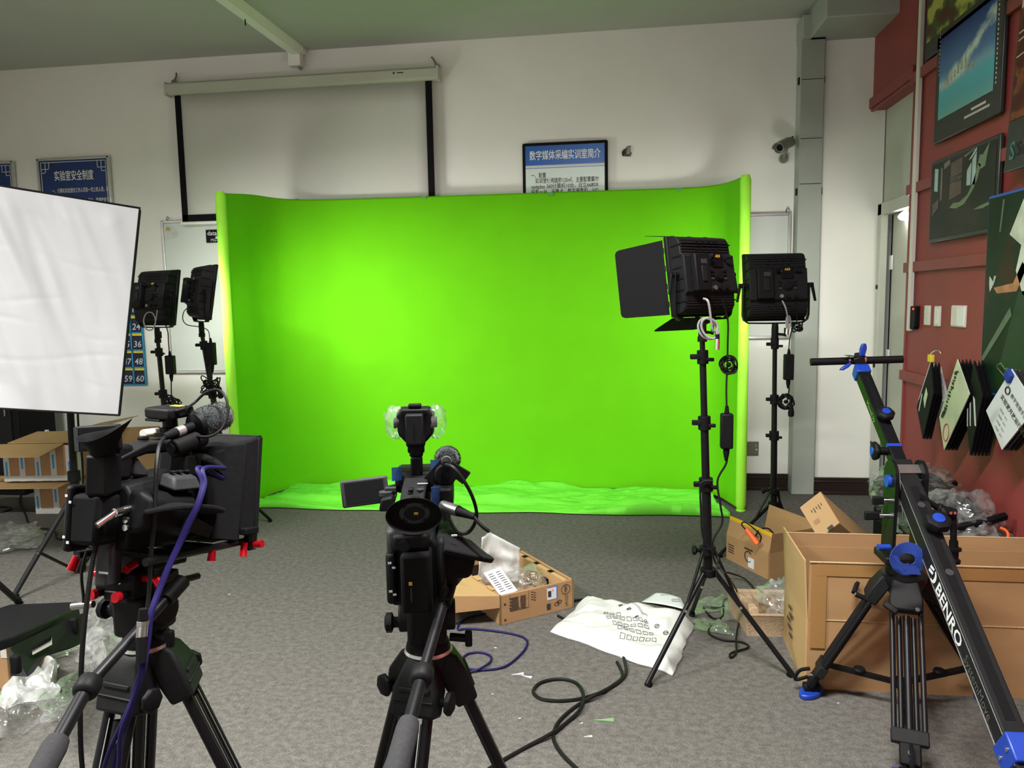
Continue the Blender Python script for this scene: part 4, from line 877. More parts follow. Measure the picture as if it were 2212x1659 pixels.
# ================================================================== softbox
sc_ = PZ(172, 1236)
TR, BR = PD(302, 450, 4.02), PD(257, 897, 3.95)
TL, BL = PD(-350, 345, 3.62), PD(-365, 862, 3.55)
ctr = (TR + BR + TL + BL) / 4
nb = ((TR - TL).cross(TL - BL)).normalized()
if nb.dot(CAM - ctr) > 0: nb = -nb           # points away from the viewer
sbx = thing('softbox', 'large white fabric softbox with wrinkled diffuser on a black stand', 'softbox', (sc_.x, sc_.y, 0))
def dif(u, v):
    p = TL.lerp(TR, u).lerp(BL.lerp(BR, u), v); e = min(u, 1 - u, v, 1 - v)
    e = min(1, e * 9)
    w_ = u * 1.0 - v * .35; k = noise.noise(Vector((w_ * 9, v * 1.2, .3))) * .034 + noise.noise(Vector((w_ * 20, v * 2.5, 5))) * .012
    for vv in (.30, .50, .62, .75, .86): k += .005 * max(0, .3 + 1.4 * noise.noise(Vector((u * 4, vv * 30, 2)))) * math.exp(-((v - vv - .03 * math.sin(u * 9 + vv * 20)) * 110) ** 2)
    return p + nb * (k * e - .004)
MB().grid(dif, 110, 90).build('diffuser_cloth', 'diff', sbx, world=True, smooth=180)
ring = [TL, TR, BR, BL]; cb = ctr + nb * .50
ring2 = [cb + (p - ctr) * .22 for p in ring]
MB().loft([[p + nb * .012 for p in ring], [p + nb * .05 for p in ring], ring2], caps=False).build('reflector_shell', 'blackfab', sbx, world=True)
mb = MB(); mb.tube([p - nb * .004 for p in ring], .007, n=8, closed=True); mb.build('edge_piping', 'blackfab', sbx, world=True)
colx = PY(152, 892, sc_.y); ctop = colx + (colx - sc_) * .55
MB().cyl(sc_ + Vector((0, 0, .02)), sc_.lerp(colx, .62), .024, n=16).build('column_tube', 'dgrey', sbx, world=True)
MB().cyl(sc_.lerp(colx, .60), ctop, .019, n=16).build('column_tube', 'dgrey', sbx, world=True)
MB().cyl(ctop, cb + nb * .05, .03, n=14).build('lamp_head', 'blk', sbx, world=True)
MB().cyl(sc_.lerp(colx, .58), sc_.lerp(colx, .64), .033, n=16).build('collar', 'blk', sbx, world=True)
hub = PY(170, 1068, sc_.y); MB().cyl(hub - Vector((0, 0, .02)), hub + Vector((0, 0, .02)), .042, n=16).build('leg_hub', 'blk', sbx, world=True)
lo_ = sc_ + Vector((0, 0, .03)); MB().cyl(lo_ - Vector((0, 0, .015)), lo_ + Vector((0, 0, .02)), .036, n=16).build('leg_hub', 'blk', sbx, world=True)
for f_ in (PZ(28, 1297), PZ(330, 1120), Vector((sc_.x - .05, sc_.y + .62, 0))):
    h_ = (f_ - hub); h_.z = 0; h_.normalize(); a_ = hub + h_ * .045; m_ = a_.lerp(f_, .56)
    lg = MB().cyl(a_, f_ + Vector((0, 0, .014)), .0135, n=12).build('leg', 'dgrey', sbx, world=True)
    MB().cyl(a_.lerp(f_, .94), f_ + Vector((0, 0, .004)), .017, n=10).build('rubber_foot', 'blk2', lg, world=True)
    MB().cyl(m_ + Vector((0, -.014, 0)), m_ + Vector((0, -.02, 0)), .008, n=8).build('rivet', 'chrome', lg, world=True)
    q = lo_ + h_ * .036; mb = MB(); mb.strip([q, q.lerp(m_, .5), m_], .022, .010); mb.build('brace', 'dgrey', sbx, world=True)
cable('thin dark lead hanging from the softbox behind its column', [PY(168, 890, sc_.y + .1), PY(170, 930, sc_.y + .1), PY(178, 1000, sc_.y + .12), PY(180, 1100, sc_.y + .12), PZ(182, 1185, .01), PZ(190, 1195, .008)], .006, 'cable')
# another leg of an unseen stand at the frame's edge
t = thing('stand_leg_tip', 'black stand leg reaching into view beside the black equipment case', 'stand leg', PZ(38, 1303))
MB().cyl(PZ(38, 1303) + (PD(-60, 1215, 3.3) - PZ(38, 1303)) * 3.2, PZ(38, 1303) + Vector((0, 0, .012)), .014, n=12).build('leg_tube', 'dgrey', t, world=True); MB().cyl(PZ(38, 1303) + Vector((0, 0, .022)), PZ(42, 1306) + Vector((0, 0, .004)), .017).build('rubber_foot', 'blk2', t, world=True)
# ================================================================== video tripods
def video_tripod(label, c, azs, rf, cat='tripod', shoulder=.050, leg_w=.028, tube=.0115, top_up=(0, 0, 0), clear=.0):
    """c: centre of the bowl rim; azs: compass angles of the legs (degrees from +X)"""
    c = Vector(c); t = thing('video_tripod', label, cat, (c.x, c.y, 0), group='video camera tripods')
    MB().lathe([(.025, -.10), (.038, -.08), (.046, -.045), (.050, -.01), (.050, 0), (.044, .002), (.04, -.01)], T(*c), n=28).build('bowl', 'dgrey', t, world=True)
    MB().lathe([(.051, -.004), (.054, 0), (.051, .006), (.042, .006)], T(*c), n=28).build('bowl_ring', 'alu', t, world=True)
    for az in azs:
        a_ = math.radians(az); d = Vector((math.cos(a_), math.sin(a_), 0)); tn = Vector((-d.y, d.x, 0))
        foot = Vector((c.x, c.y, 0)) + d * rf; top = c + d * shoulder + Vector((0, 0, -.035)); ld = (foot - top).normalized()
        out = tn.cross(ld); out = out if out.dot(d) > 0 else -out
        Ml = basis(top, tn, out, -ld)          # local z runs up the leg
        # cast shoulder: rounded block tapering up to the bowl
        sh = MB().loft([[Vector(p) for p in ((-.050, -.028, -.085), (.050, -.028, -.085), (.050, .022, -.085), (-.050, .022, -.085))], [Vector(p) for p in ((-.052, -.034, -.03), (.052, -.034, -.03), (.052, .026, -.03), (-.052, .026, -.03))],
                   [Vector(p) for p in ((-.036, -.038, .02), (.036, -.038, .02), (.036, .018, .02), (-.036, .018, .02))], [Vector(p) for p in ((-.030, -.045, .045), (.030, -.045, .045), (.030, 0, .042), (-.030, 0, .042))]], Ml).build('leg_shoulder', 'dgrey', t, world=True, bevel=.008, seg=3)
        B('shoulder_rib', 'dgrey', sh, ((0, .024, -.03), (.07, .012, .010)), ((0, .024, -.052), (.09, .008, .005)), M=WM(sh).inverted() @ Ml if False else Ml, world=True, bevel=.003)
        L = (foot - top).length
        lg = MB()
        for s_ in (-1, 1): lg.cyl((s_ * leg_w, 0, -.06), (s_ * leg_w, 0, -L * .62), tube, n=12, M=Ml)
        lg.cyl((0, -.004, -.10), (0, -.004, -L * .66), tube * 1.15, n=12, M=Ml)
        lg = lg.build('leg', 'blkmet', t, world=True); lg['kind'] = 'thing'
        del lg['kind']
        for s_ in (-1, 1):
            MB().box((s_ * leg_w * .55, tube * .85, -.34 * L), (.0022, .0012, .44 * L), Ml).build('leg_stripe', 'silverline', lg, world=True)  # tube-edge highlights put in as thin silver bars
        MB().box((0, 0, -L * .62), (leg_w * 2 + tube * 2 + .012, .036, .045), Ml).build('leg_clamp', 'blk', t, world=True, bevel=.004)
        l2 = MB(); l2.cyl((0, 0, -L * .62), (0, 0, -L + .03), tube * 1.1, n=12, M=Ml); l2.build('lower_leg', 'blkmet', t, world=True)
        MB().lathe([(.024, 0), (.03, .006), (.026, .03), (.016, .05)], T(foot.x, foot.y, .0), n=14).build('rubber_foot', 'blk2', t, world=True)
        k = MB().lathe([(.010, 0), (.010, .012), (.026, .016), (.026, .026), (.018, .030)], Ml @ T(.052, .0, -.05) @ RY(90), n=7).build('leg_knob', 'blk', t, world=True, bevel=.003)
        q = Vector((c.x, c.y, .24)); m_ = top.lerp(foot, 1 - .30)
        MB().strip([q, q.lerp(m_, .5), m_], .02, .008).build('spreader_arm', 'blkmet', t, world=True)
    return t
def fluid_head(t, c, yaw, s=1.0, bar=None, h=.11):
    """head on top of the tripod bowl; parts of the tripod"""
    c = Vector(c); M = T(*c) @ RZ(yaw)
    MB().lathe([(.048, 0), (.05, .008), (.046, .022), (.040, .030)], M, n=24).build('head_base', 'blk', t, world=True)
    MB().box((0, 0, .030 + h * .38), (.085, .10, h * .8), M).build('head_block', 'blk', t, world=True, bevel=.012, seg=3)
    MB().cyl((-.062, 0, .03 + h * .45), (.062, 0, .03 + h * .45), .034, n=20, M=M).build('tilt_drum', 'dgrey', t, world=True, bevel=.004)
    MB().lathe([(.012, 0), (.012, .014), (.022, .018), (.022, .030), (.012, .034)], M @ T(-.058, -.02, .02 + h * .5) @ RY(-90), n=9).build('drag_knob', 'blk', t, world=True)
    MB().cyl((.05, -.02, .035), (.085, -.03, .035), .009, M=M).build('lock_lever', 'blk', t, world=True); MB().box((.09, -.032, .035), (.016, .014, .036), M).build('lock_lever_tab', 'blk', t, world=True, bevel=.004)
    MB().box((0, 0, .03 + h * .88), (.062, .15, .022), M).build('quick_release_plate', 'blkmet', t, world=True, bevel=.004)
    if bar:
        P = [Vector(p) for p in bar]       # start, collar, grip start, grip end
        MB().cyl(P[0] + (P[0] - P[1]).normalized() * .01, P[0] + (P[1] - P[0]).normalized() * .05, .017, n=14).build('pan_bar_clamp', 'blk', t, world=True)
        MB().cyl(P[0], P[1], .0105, n=14).build('pan_bar', 'blkmet', t, world=True)
        MB().cyl(P[1], P[2] + (P[2] - P[1]) * .3, .0125, n=14).build('pan_bar', 'blkmet', t, world=True)
        d = (P[2] - P[1]).normalized(); Mk = basis(P[1] - d * .018, d.orthogonal().normalized(), d.cross(d.orthogonal().normalized()), d)
        MB().lathe([(.013, 0), (.020, .004), (.022, .014), (.022, .030), (.019, .036), (.013, .040)], Mk, n=18).build('bar_collar', 'blk', t, world=True)
        d = (P[3] - P[2]); L = d.length; d.normalize(); Mk = basis(P[2], d.orthogonal().normalized(), d.cross(d.orthogonal().normalized()), d)
        MB().lathe([(.013, -.004), (.018, 0), (.0205, .015), (.0205, L * .6), (.0225, L * .8), (.018, L - .005), (.010, L)], Mk, n=18).build('grip', 'foam', t, world=True)

# ------------------------------------------------------------------ centre camera (seen from behind)
D2 = 1.66
b2 = PD(905, 1283, D2)
bowl2 = b2 + Vector((0, 0, -.135)) + Vector((.012, .02, 0))
tp2 = video_tripod('black video tripod under the centre camcorder', bowl2, (262, 22, 142), .33)
fluid_head(tp2, bowl2, 12, bar=[PD(968, 1268, 1.62), PD(912, 1458, 1.42), PD(884, 1560, 1.32), PD(846, 1700, 1.20)])
text('YF', .02, 'paper', frame(PD(903, 1440, 1.575), -UP, RIGHT), tp2, world=True, bold=.02)
c2 = thing('camcorder', 'black camcorder with fold-out screen and round eyecup on the centre tripod', 'video camera', b2, rotz=11)
MB().loft([[Vector((x, -.075, z)) for x, z in ((-.05, .005), (.045, .005), (.05, .03), (.05, .13), (.035, .15), (-.035, .15), (-.05, .13))], [Vector((x, .06, z)) for x, z in ((-.052, 0), (.048, 0), (.052, .03), (.052, .135), (.04, .155), (-.04, .155), (-.052, .135))],
           [Vector((x, .12, z)) for x, z in ((-.045, .01), (.045, .01), (.048, .03), (.048, .13), (.035, .145), (-.035, .145), (-.048, .13))]]).build('body', 'blk', c2, bevel=.006, seg=3)
MB().cyl((0, .10, .085), (0, .24, .085), .05, n=28).build('lens_barrel', 'blk', c2, bevel=.004)
B('lens_hood', 'blk', c2, ((0, .265, .085), (.13, .06, .10)), bevel=.01)
bt = B('battery', 'blk2', c2, ((.005, -.100, .070), (.062, .06, .125)), bevel=.008)
B('battery_mark', 'gold', bt, ((-.006, -.1305, .073), (.007, .001, .007)), bevel=0); B('battery_slot', 'mgrey', bt, ((-.005, -.1305, .05), (.003, .001, .03)))
dr = B('side_door', 'dgrey', c2, ((.055, -.06, .075), (.018, .07, .15)), bevel=.012)
pb = B('port_bank', 'blk', c2, ((-.048, -.055, .07), (.022, .08, .11)), bevel=.008)
for k, z in enumerate((.105, .095, .045, .038)): B('port_mark', 'paper', pb, ((-.05 + .008 * (k % 2), -.0955, z), (.007, .001, .004)))
B('side_grip_plate', 'mgrey', c2, ((-.047, -.062, .145), (.018, .06, .055)), bevel=.008)
B('control_ledge', 'blk', c2, ((-.005, -.085, .150), (.075, .05, .035)), bevel=.008)
MB().cyl((-.018, -.108, .145), (-.018, -.113, .145), .012, n=20).build('release_button', 'dgrey', c2)
# grip on the right
MB().loft([[Vector((x, y, z)) for x, y in ((.045, -.06), (.085, -.05), (.10, .0), (.085, .05), (.045, .06))] for z in (.03, .075, .125)] + [[Vector((x, y, .150)) for x, y in ((.045, -.07), (.075, -.06), (.085, -.01), (.075, .04), (.045, .05))]]).build('hand_grip', 'blk', c2, bevel=.008)
MB().strip(spline([(.06, -.085, .14), (.105, -.075, .125), (.135, -.03, .10), (.135, .03, .075), (.09, .07, .06)], 6), .06, .012, up=(.5, -.2, .8)).build('hand_strap', 'blackfab', c2, bevel=.003)
MB().loft([[Vector(p) for p in ((.06, -.09, .06), (.115, -.07, .055), (.12, .0, .05), (.06, .02, .05))], [Vector(p) for p in ((.055, -.085, .13), (.125, -.065, .105), (.13, 0, .095), (.06, .02, .13))]]).build('strap_pad', 'blackfab', c2, bevel=.012, seg=3)
B('grip_marks', 'paper', c2, ((.083, -.093, .158), (.012, .002, .003)), M=None)
# handle
MB().loft([[Vector((x, -.115, z)) for x, z in ((-.022, .213), (.022, .213), (.026, .235), (-.026, .235))], [Vector((x, -.05, z)) for x, z in ((-.022, .225), (.022, .225), (.026, .250), (-.026, .250))], [Vector((x, .10, z)) for x, z in ((-.024, .225), (.024, .225), (.028, .255), (-.028, .255))],
           [Vector((x, .15, z)) for x, z in ((-.024, .15), (.024, .15), (.028, .245), (-.028, .245))]]).build('top_handle', 'dgrey', c2, bevel=.006, seg=3)
B('handle_post', 'blk', c2, ((0, -.085, .185), (.045, .045, .07)), bevel=.008)
B('handle_switch', 'blk', c2, ((-.004, -.072, .252), (.010, .022, .006)), bevel=.002)
mb = MB(); mb.prism([(-.009, .006), (.009, .006), (0, -.008)], .0008, T(.015, -.07, .2505)); mb.build('handle_mark', 'mgrey', c2)
B('handle_legend', 'paper', c2, ((.018, -.035, .2545), (.022, .004, .0006)))
B('front_block', 'blk', c2, ((0, .10, .235), (.10, .09, .05)), bevel=.010)
bs = MB().loft([[Vector((x, -.045, z)) for x, z in ((-.075, .198), (-.045, .198), (-.045, .23), (-.070, .226))], [Vector((x, .06, z)) for x, z in ((-.072, .205), (-.045, .205), (-.045, .235), (-.068, .23))]]).build('screen_arm', 'blk', c2, bevel=.005)
MB().cyl((-.062, -.02, .228), (-.062, -.02, .236), .014, n=20).build('arm_dial', 'mgrey', c2)
ML = T(-.108, .0, .232) @ RZ(4) @ RY(-5) @ RX(-8)
lc = B('flip_screen', 'mgrey', c2, ((0, 0, 0), (.100, .012, .058)), M=ML, bevel=.004)
B('screen_glass', 'screenblk', lc, ((0, -.0065, .001), (.082, .001, .044)), M=ML)
MB().cyl((-.066, .0, .230), (-.045, .0, .226), .015, n=14).build('screen_hinge', 'dgrey', c2); B('screen_hinge_cap', 'mgrey', c2, ((-.052, -.012, .238), (.022, .012, .008)), ((-.052, -.012, .222), (.022, .012, .008)))
# viewfinder and eyecup
MB().cyl((.006, -.08, .215), (.008, -.138, .222), .026, n=24).build('viewfinder_tube', 'blk', c2, bevel=.004)
def oval(a_, b_, y, z, n=32, cx=.008, skew=0): return [Vector((cx + a_ * math.cos(2 * math.pi * k / n), y + skew * math.cos(2 * math.pi * k / n), z + b_ * math.sin(2 * math.pi * k / n))) for k in range(n)]
zv = .222
MB().loft([oval(.030, .026, -.13, zv), oval(.040, .030, -.145, zv), oval(.055, .037, -.165, zv), oval(.0545, .0365, -.1665, zv), oval(.046, .030, -.152, zv), oval(.030, .020, -.146, zv)], caps=False).build('eyecup', 'blk2', c2, smooth=80)
MB().loft([oval(.030, .021, -.1465, zv), oval(.022, .016, -.1475, zv), oval(.021, .0145, -.1475, zv)], caps=False).build('eyepiece_ring', 'mgrey', c2, smooth=80)
B('eyepiece_glass', 'screenblk', c2, ((.008, -.1462, zv), (.046, .002, .032)), bevel=.0005); B('viewfinder_image', 'gold', c2, ((.011, -.1475, zv), (.008, .0005, .005)))
# blue protective film left on the handle
for c_, d_, r_ in (((-.042, .03, .262), (.022, .002, .030), 20), ((.042, .02, .268), (.020, .002, .05), -15), ((.045, -.03, .225), (.020, .002, .04), 8)): B('protective_film', 'bluetape', c2, ((0, 0, 0), d_), M=T(*c_) @ RZ(r_))
# XLR input bank
B('xlr_block', 'blk', c2, ((.058, .03, .215), (.045, .12, .05)), bevel=.006)
for k, z in enumerate((.205,)):
    q = MB().cyl((.058, -.035, z), (.092, -.065, z - .004), .012, n=14).build('xlr_plug', 'steel', c2); MB().cyl((.092, -.065, z - .004), (.125, -.085, z - .012), .011, .006, n=12).build('plug_boot', 'blk2', q)
MB().tube(spline([(.122, -.083, .194), (.14, -.09, .175), (.155, -.09, .163)], 4), .0045).build('input_lead', 'cable', c2)
# microphone holder
mh = MB().cyl((.065, .0, .262), (.065, .04, .262), .024, n=20).build('mic_holder', 'blk', c2, bevel=.003); MB().cyl((.065, -.003, .262), (.065, .0, .262), .010).build('holder_hole', 'screenblk', mh); MB().strip([(.03, .02, .245), (.062, .02, .285), (.11, .02, .25)], .03, .012, up=(0, 1, 0)).build('holder_clamp', 'blk', c2)
# shoe-mount light
vl = thing('camera_light', 'small video light wrapped in clear film on the centre camcorder', 'video light', c2.matrix_basis @ Vector((0, .055, .238)), rotz=11)
B('shoe_base', 'blk', vl, ((0, 0, .006), (.058, .05, .020)), bevel=.006)
B('stem', 'blk', vl, ((0, 0, .035), (.026, .024, .045)), ((0, 0, .066), (.030, .020, .02)), bevel=.005)
MB().cyl((-.018, 0, .075), (.018, 0, .075), .010).build('tilt_joint', 'blk', vl)
B('battery_mount', 'blk', vl, ((0, -.002, .093), (.042, .03, .026)), bevel=.005)
hd = MB().loft([[Vector((x, -.012, z)) for x, z in ((-.020, .088), (.020, .088), (.038, .108), (.041, .150), (.030, .164), (-.030, .164), (-.041, .150), (-.038, .108))], [Vector((x, .022, z)) for x, z in ((-.022, .085), (.022, .085), (.040, .105), (.043, .152), (.032, .167), (-.032, .167), (-.043, .152), (-.040, .105))]]).build('light_head', 'blk', vl, bevel=.005, seg=3)
for k in range(12): B('vent_slot', 'screenblk', hd, ((-.026 + k * .0047, -.0135, .1575), (.0024, .004, .007)))
ba = B('battery', 'dgrey', vl, ((0, -.026, .122), (.038, .026, .066)), bevel=.003); B('battery_line', 'blk2', ba, ((0, -.0393, .118), (.002, .001, .04)))
B('top_clip', 'blk', vl, ((0, .0, .170), (.028, .02, .008)), bevel=.002)
for s_ in (-1, 1): B('side_clip', 'blk', vl, ((s_ * .044, .004, .132), (.007, .02, .022)), bevel=.002)
for s_ in (-1, 1):
    MB().blob((s_ * .044, .012, .132), (.048, .05, .075), 31 + s_, .22, 3.2, 20, 14).build('film_wrap', 'hazy', vl)
# furry microphone on the centre camcorder
Mm = c2.matrix_basis @ T(.068, .03, .292) @ RX(-12)
mc = thing('shotgun_microphone', 'furry microphone foreshortened on the centre camcorder', 'microphone', Mm.translation)
def furry(parent, M, r, l, seed):
    rings = []
    prof = [(.35, 0), (.8, .03), (1, .12), (1.02, .45), (1.0, .8), (.82, .93), (.45, 1.0)]
    MB().lathe([(r * a_, l * b_) for a_, b_ in prof], M, n=28).build('fur_windshield', 'fur', parent, world=True)
    random.seed(seed); mb = MB()
    for k in range(1500):
        b_ = random.random(); a_ = random.uniform(0, 2 * math.pi); rr = r * (1 - max(0, (b_ - .85)) * 2.5 - max(0, .1 - b_) * 4)
        p = Vector((rr * math.cos(a_), rr * math.sin(a_), b_ * l)); n_ = Vector((math.cos(a_), math.sin(a_), random.uniform(-.5, .5))); n_ = (n_ + Vector((random.uniform(-.4, .4), random.uniform(-.4, .4), random.uniform(-.4, .4)))).normalized()
        s_ = n_.orthogonal().normalized() * .0006; h_ = random.uniform(.003, .006)
        mb.add([p - n_ * .001 - s_, p - n_ * .001 + s_, p + n_ * h_], [(0, 1, 2)], M)
    o = mb.build('fur_hairs', 'fur', parent, world=True, smooth=0); o['kind'] = 'stuff'
furry(mc, Mm @ RX(-90), .0265, .09, 5)
MB().cyl((0, .01, 0), (0, -.055, -.008), .0105, n=16, M=Mm).build('mic_tube', 'blk', mc, world=True)
MB().cyl((0, -.030, -.0045), (0, -.038, -.0055), .0112, n=16, M=Mm).build('mic_band', 'silverline', mc, world=True)
MB().cyl((0, -.052, -.0075), (0, -.085, -.012), .0105, .007, n=14, M=Mm).build('mic_plug', 'blk2', mc, world=True)
MB().tube(spline([Mm @ Vector(p) for p in ((0, -.083, -.012), (.02, -.10, -.022), (.05, -.09, -.07), (.062, -.06, -.12), (.045, -.04, -.155), (.02, -.04, -.155), (.005, -.03, -.13))], 6), .0040).build('mic_lead', 'cable', mc, world=True)
# plastic film on the light is part of it; camera strap ring
MB().tube([(.062 + .006 * math.cos(k), -.10, .045 + .010 * math.sin(k)) for k in [j * math.pi / 4 for j in range(8)]], .002, closed=True).build('strap_ring', 'blk', c2)

# ------------------------------------------------------------------ left camera with prompter hood
D1 = 1.62
b1 = PD(310, 1193, D1)
c1 = thing('camcorder', 'black camcorder on a red-knobbed rod rig with large square hood', 'video camera', b1, rot=(math.radians(-10), 0, math.radians(-8.5)))
M1 = c1.matrix_basis.copy()
MB().loft([[Vector((x, -.10, z)) for x, z in ((-.045, .02), (.045, .02), (.05, .04), (.05, .13), (.035, .15), (-.035, .15), (-.05, .13))], [Vector((x, .05, z)) for x, z in ((-.052, .015), (.05, .015), (.055, .04), (.055, .155), (.04, .175), (-.04, .175), (-.055, .155))],
           [Vector((x, .11, z)) for x, z in ((-.047, .02), (.047, .02), (.05, .04), (.05, .15), (.035, .165), (-.035, .165), (-.05, .15))]]).build('body', 'blk', c1, bevel=.007, seg=3)
MB().cyl((0, .10, .095), (0, .16, .095), .052, n=28).build('lens_barrel', 'blk', c1, bevel=.004)
bt = B('battery', 'blk2', c1, ((-.005, -.130, .085), (.07, .06, .10)), bevel=.010)
pb = B('port_bank', 'blk', c1, ((-.042, -.135, .085), (.02, .055, .13)), bevel=.008)
for k, z in enumerate((.13, .118, .05, .04)): B('port_mark', 'paper', pb, ((-.045 + .010 * (k % 2), -.163, z), (.006, .001, .005)))
MB().cyl((-.01, -.115, .155), (-.012, -.13, .158), .018, n=18).build('release_button', 'dgrey', c1)
# side grip
MB().loft([[Vector((.045, y, z)) for y, z in ((-.11, .055), (.05, .03), (.06, .13), (-.10, .145))], [Vector((.075, y, z)) for y, z in ((-.115, .06), (.045, .035), (.055, .125), (-.105, .14))], [Vector((.10, y, z)) for y, z in ((-.10, .07), (.03, .045), (.04, .105), (-.09, .125))]]).build('hand_grip', 'blk', c1, bevel=.010, seg=3)
MB().loft([[Vector(p) for p in ((.05, -.03, .145), (.095, -.03, .135), (.095, .06, .135), (.05, .06, .15))], [Vector(p) for p in ((.05, -.02, .172), (.085, -.02, .165), (.085, .05, .163), (.05, .05, .175))]]).build('grip_control_block', 'mgrey', c1, bevel=.006)
for k in range(3): B('grip_button', 'dgrey', c1, ((.068, -.005 + k * .02, .174), (.014, .012, .006)), bevel=.002)
MB().cyl((.0965, .0, .10), (.0985, .0, .10), .011, n=18).build('grip_dial', 'blk2', c1)
MB().strip(spline([(.085, -.10, .10), (.125, -.06, .11), (.135, .0, .105), (.12, .06, .09), (.07, .10, .08)], 6), .055, .010, up=(0, 0, 1)).build('hand_strap', 'blackfab', c1, bevel=.003)
MB().loft([[Vector((.104 + .004 * i, y, z)) for y, z in ((-.02, .06), (.07, .03), (.085, .05), (.0, .09))] for i in range(2)]).build('strap_tab', 'dgrey', c1)
for z in (.085, .070): MB().cyl((.06, -.117, z), (.06, -.122, z), .0065, n=14).build('audio_jack', 'chrome', c1)
# BNC plug and cable
bn = thing('video_cable', 'thick black video cable with chrome plug hanging from the left camcorder', 'cable', M1 @ Vector((.055, -.12, .10)))
W1 = lambda *p: M1 @ Vector(p)
MB().cyl(W1(.052, -.10, .105), W1(.050, -.140, .100), .009, n=16).build('plug_ring', 'chrome', bn, world=True); MB().cyl(W1(.050, -.138, .100), W1(.040, -.170, .078), .0065, n=14).build('plug_barrel', 'chrome', bn, world=True)
e0 = W1(.040, -.168, .080)
MB().tube(spline([e0, PD(230, 1120, 1.50), PD(205, 1190, 1.48), PD(189, 1290, 1.46), PD(178, 1400, 1.45), PD(174, 1500, 1.45), PD(174, 1600, 1.46), PD(180, 1680, 1.48), PD(190, 1760, 1.5)], 6), .0052).build('cable_run', 'cable', bn, world=True)
# handle
MB().loft([[Vector((x, -.105, z)) for x, z in ((-.02, .190), (.02, .190), (.026, .206), (-.026, .206))], [Vector((x, -.03, z)) for x, z in ((-.022, .210), (.022, .210), (.028, .235), (-.028, .235))], [Vector((x, .08, z)) for x, z in ((-.022, .215), (.022, .215), (.03, .245), (-.03, .245))], [Vector((x, .13, z)) for x, z in ((-.024, .17), (.024, .17), (.03, .24), (-.03, .24))]]).build('top_handle', 'dgrey', c1, bevel=.006, seg=3)
MB().loft([[Vector((x, -.055, z)) for x, z in ((-.016, .165), (.016, .165), (.016, .21), (-.016, .21))], [Vector((x, -.015, z)) for x, z in ((-.016, .16), (.016, .16), (.016, .175), (-.016, .175))]]).build('handle_post', 'mgrey', c1, bevel=.006)
B('handle_switch', 'blk', c1, ((0, -.02, .243), (.016, .02, .010)), bevel=.003); MB().cyl((.004, .02, .245), (.004, .02, .254), .010, n=14).build('zoom_rocker', 'blk', c1)
MB().cyl((-.02, .0, .252), (-.02, .06, .258), .009, n=14).build('handle_tube', 'cream', c1)
# viewfinder
B('viewfinder_body', 'blk', c1, ((.0, -.090, .195), (.045, .05, .075)), bevel=.010)
Mv = T(-.012, -.15, .255) @ RZ(0)
rc_, rb_ = PD(226, 937, 1.47), PD(224, 1002, 1.50)
ru = (PD(283, 918, 1.47) - PD(168, 955, 1.47)) / 2; rv = FWD * .036 + UP * .010
el = lambda c, f, g=1.0: [c + ru * (f * math.cos(2 * math.pi * k / 32)) + rv * (f * g * math.sin(2 * math.pi * k / 32)) + UP * (.012 * f * math.cos(2 * math.pi * k / 32) ** 2) for k in range(32)]
MB().loft([el(rb_, .42, 1.2), el(rb_.lerp(rc_, .35), .46, 1.2), el(rb_.lerp(rc_, .7), .66), el(rc_, 1.0), el(rc_ - UP * .001, .97), el(rb_.lerp(rc_, .55), .50)], caps=False).build('eyecup', 'blk2', c1, world=True, smooth=80)
MB().loft([[rb_ + RIGHT * i * .022 + FWD * j * .03 - UP * z for i, j in ((-1, -1), (1, -1), (1, 1), (-1, 1))] for z in (-.02, .06)]).build('viewfinder_hood_base', 'blk', c1, world=True, bevel=.006)
MLc = basis(PD(212, 946, 1.53), RIGHT, FWD, UP) @ RY(-4) @ RZ(-14)
lc = B('flip_screen', 'blk', c1, ((0, 0, 0), (.108, .012, .052)), M=MLc, bevel=.004, world=True); B('screen_glass', 'screenblk', lc, ((0.006, -.0066, 0), (.088, .001, .040)), M=MLc, world=True); B('screen_rim', 'mgrey', lc, ((-.047, -.0066, 0), (.010, .001, .048)), M=MLc, world=True)
# audio inputs with blue plugs
B('xlr_block', 'blk', c1, ((.048, .08, .185), (.045, .10, .05)), bevel=.006)
for k, z in enumerate((.178, .200)):
    q = MB().cyl((.062, .09, z), (.105, .08, z - .008), .011, n=14).build('xlr_plug', 'dgrey', c1); MB().cyl((.105, .08, z - .008), (.135, .072, z - .018), .010, .006, n=12).build('plug_boot', 'blk2', q)
bc_ = []
for k, (x0, z0) in enumerate(((.135, .160), (.138, .182))):
    s0 = W1(x0, .072, z0)
    pts = [s0, PD(428 + 12 * k, 1010 + 2 * k, 1.58), PD(437 + 6 * k, 1045, 1.56), PD(425 + 5 * k, 1090, 1.54), PD(405 + 6 * k, 1130, 1.53), PD(385 + 5 * k, 1175, 1.52), PD(362 + 4 * k, 1225, 1.50), PD(342 + 4 * k, 1275, 1.48), PD(324 + 3 * k, 1330, 1.46), PD(318 + 2 * k, 1390, 1.45), PD(312 - 4 * k, 1440, 1.44), PD(296 - 4 * k, 1490, 1.44), PD(265 + 10 * k, 1560, 1.44), PD(238 + 14 * k, 1620, 1.45), PD(212 + 26 * k, 1700, 1.47)]
    cable(['blue-violet audio cable from the lower plug of the left camcorder', 'blue-violet audio cable from the upper plug of the left camcorder'][k], pts, .0048, 'bluecable', 'audio_cable', group='blue audio cables')
cable('blue-violet audio cable dropping from the silver connector at the left tripod', [PD(305, 1430, 1.43), PD(301, 1470, 1.43), PD(285, 1520, 1.43), PD(262, 1580, 1.43), PD(258, 1640, 1.44), PD(252, 1720, 1.46)], .0048, 'bluecable', 'audio_cable', group='blue audio cables')
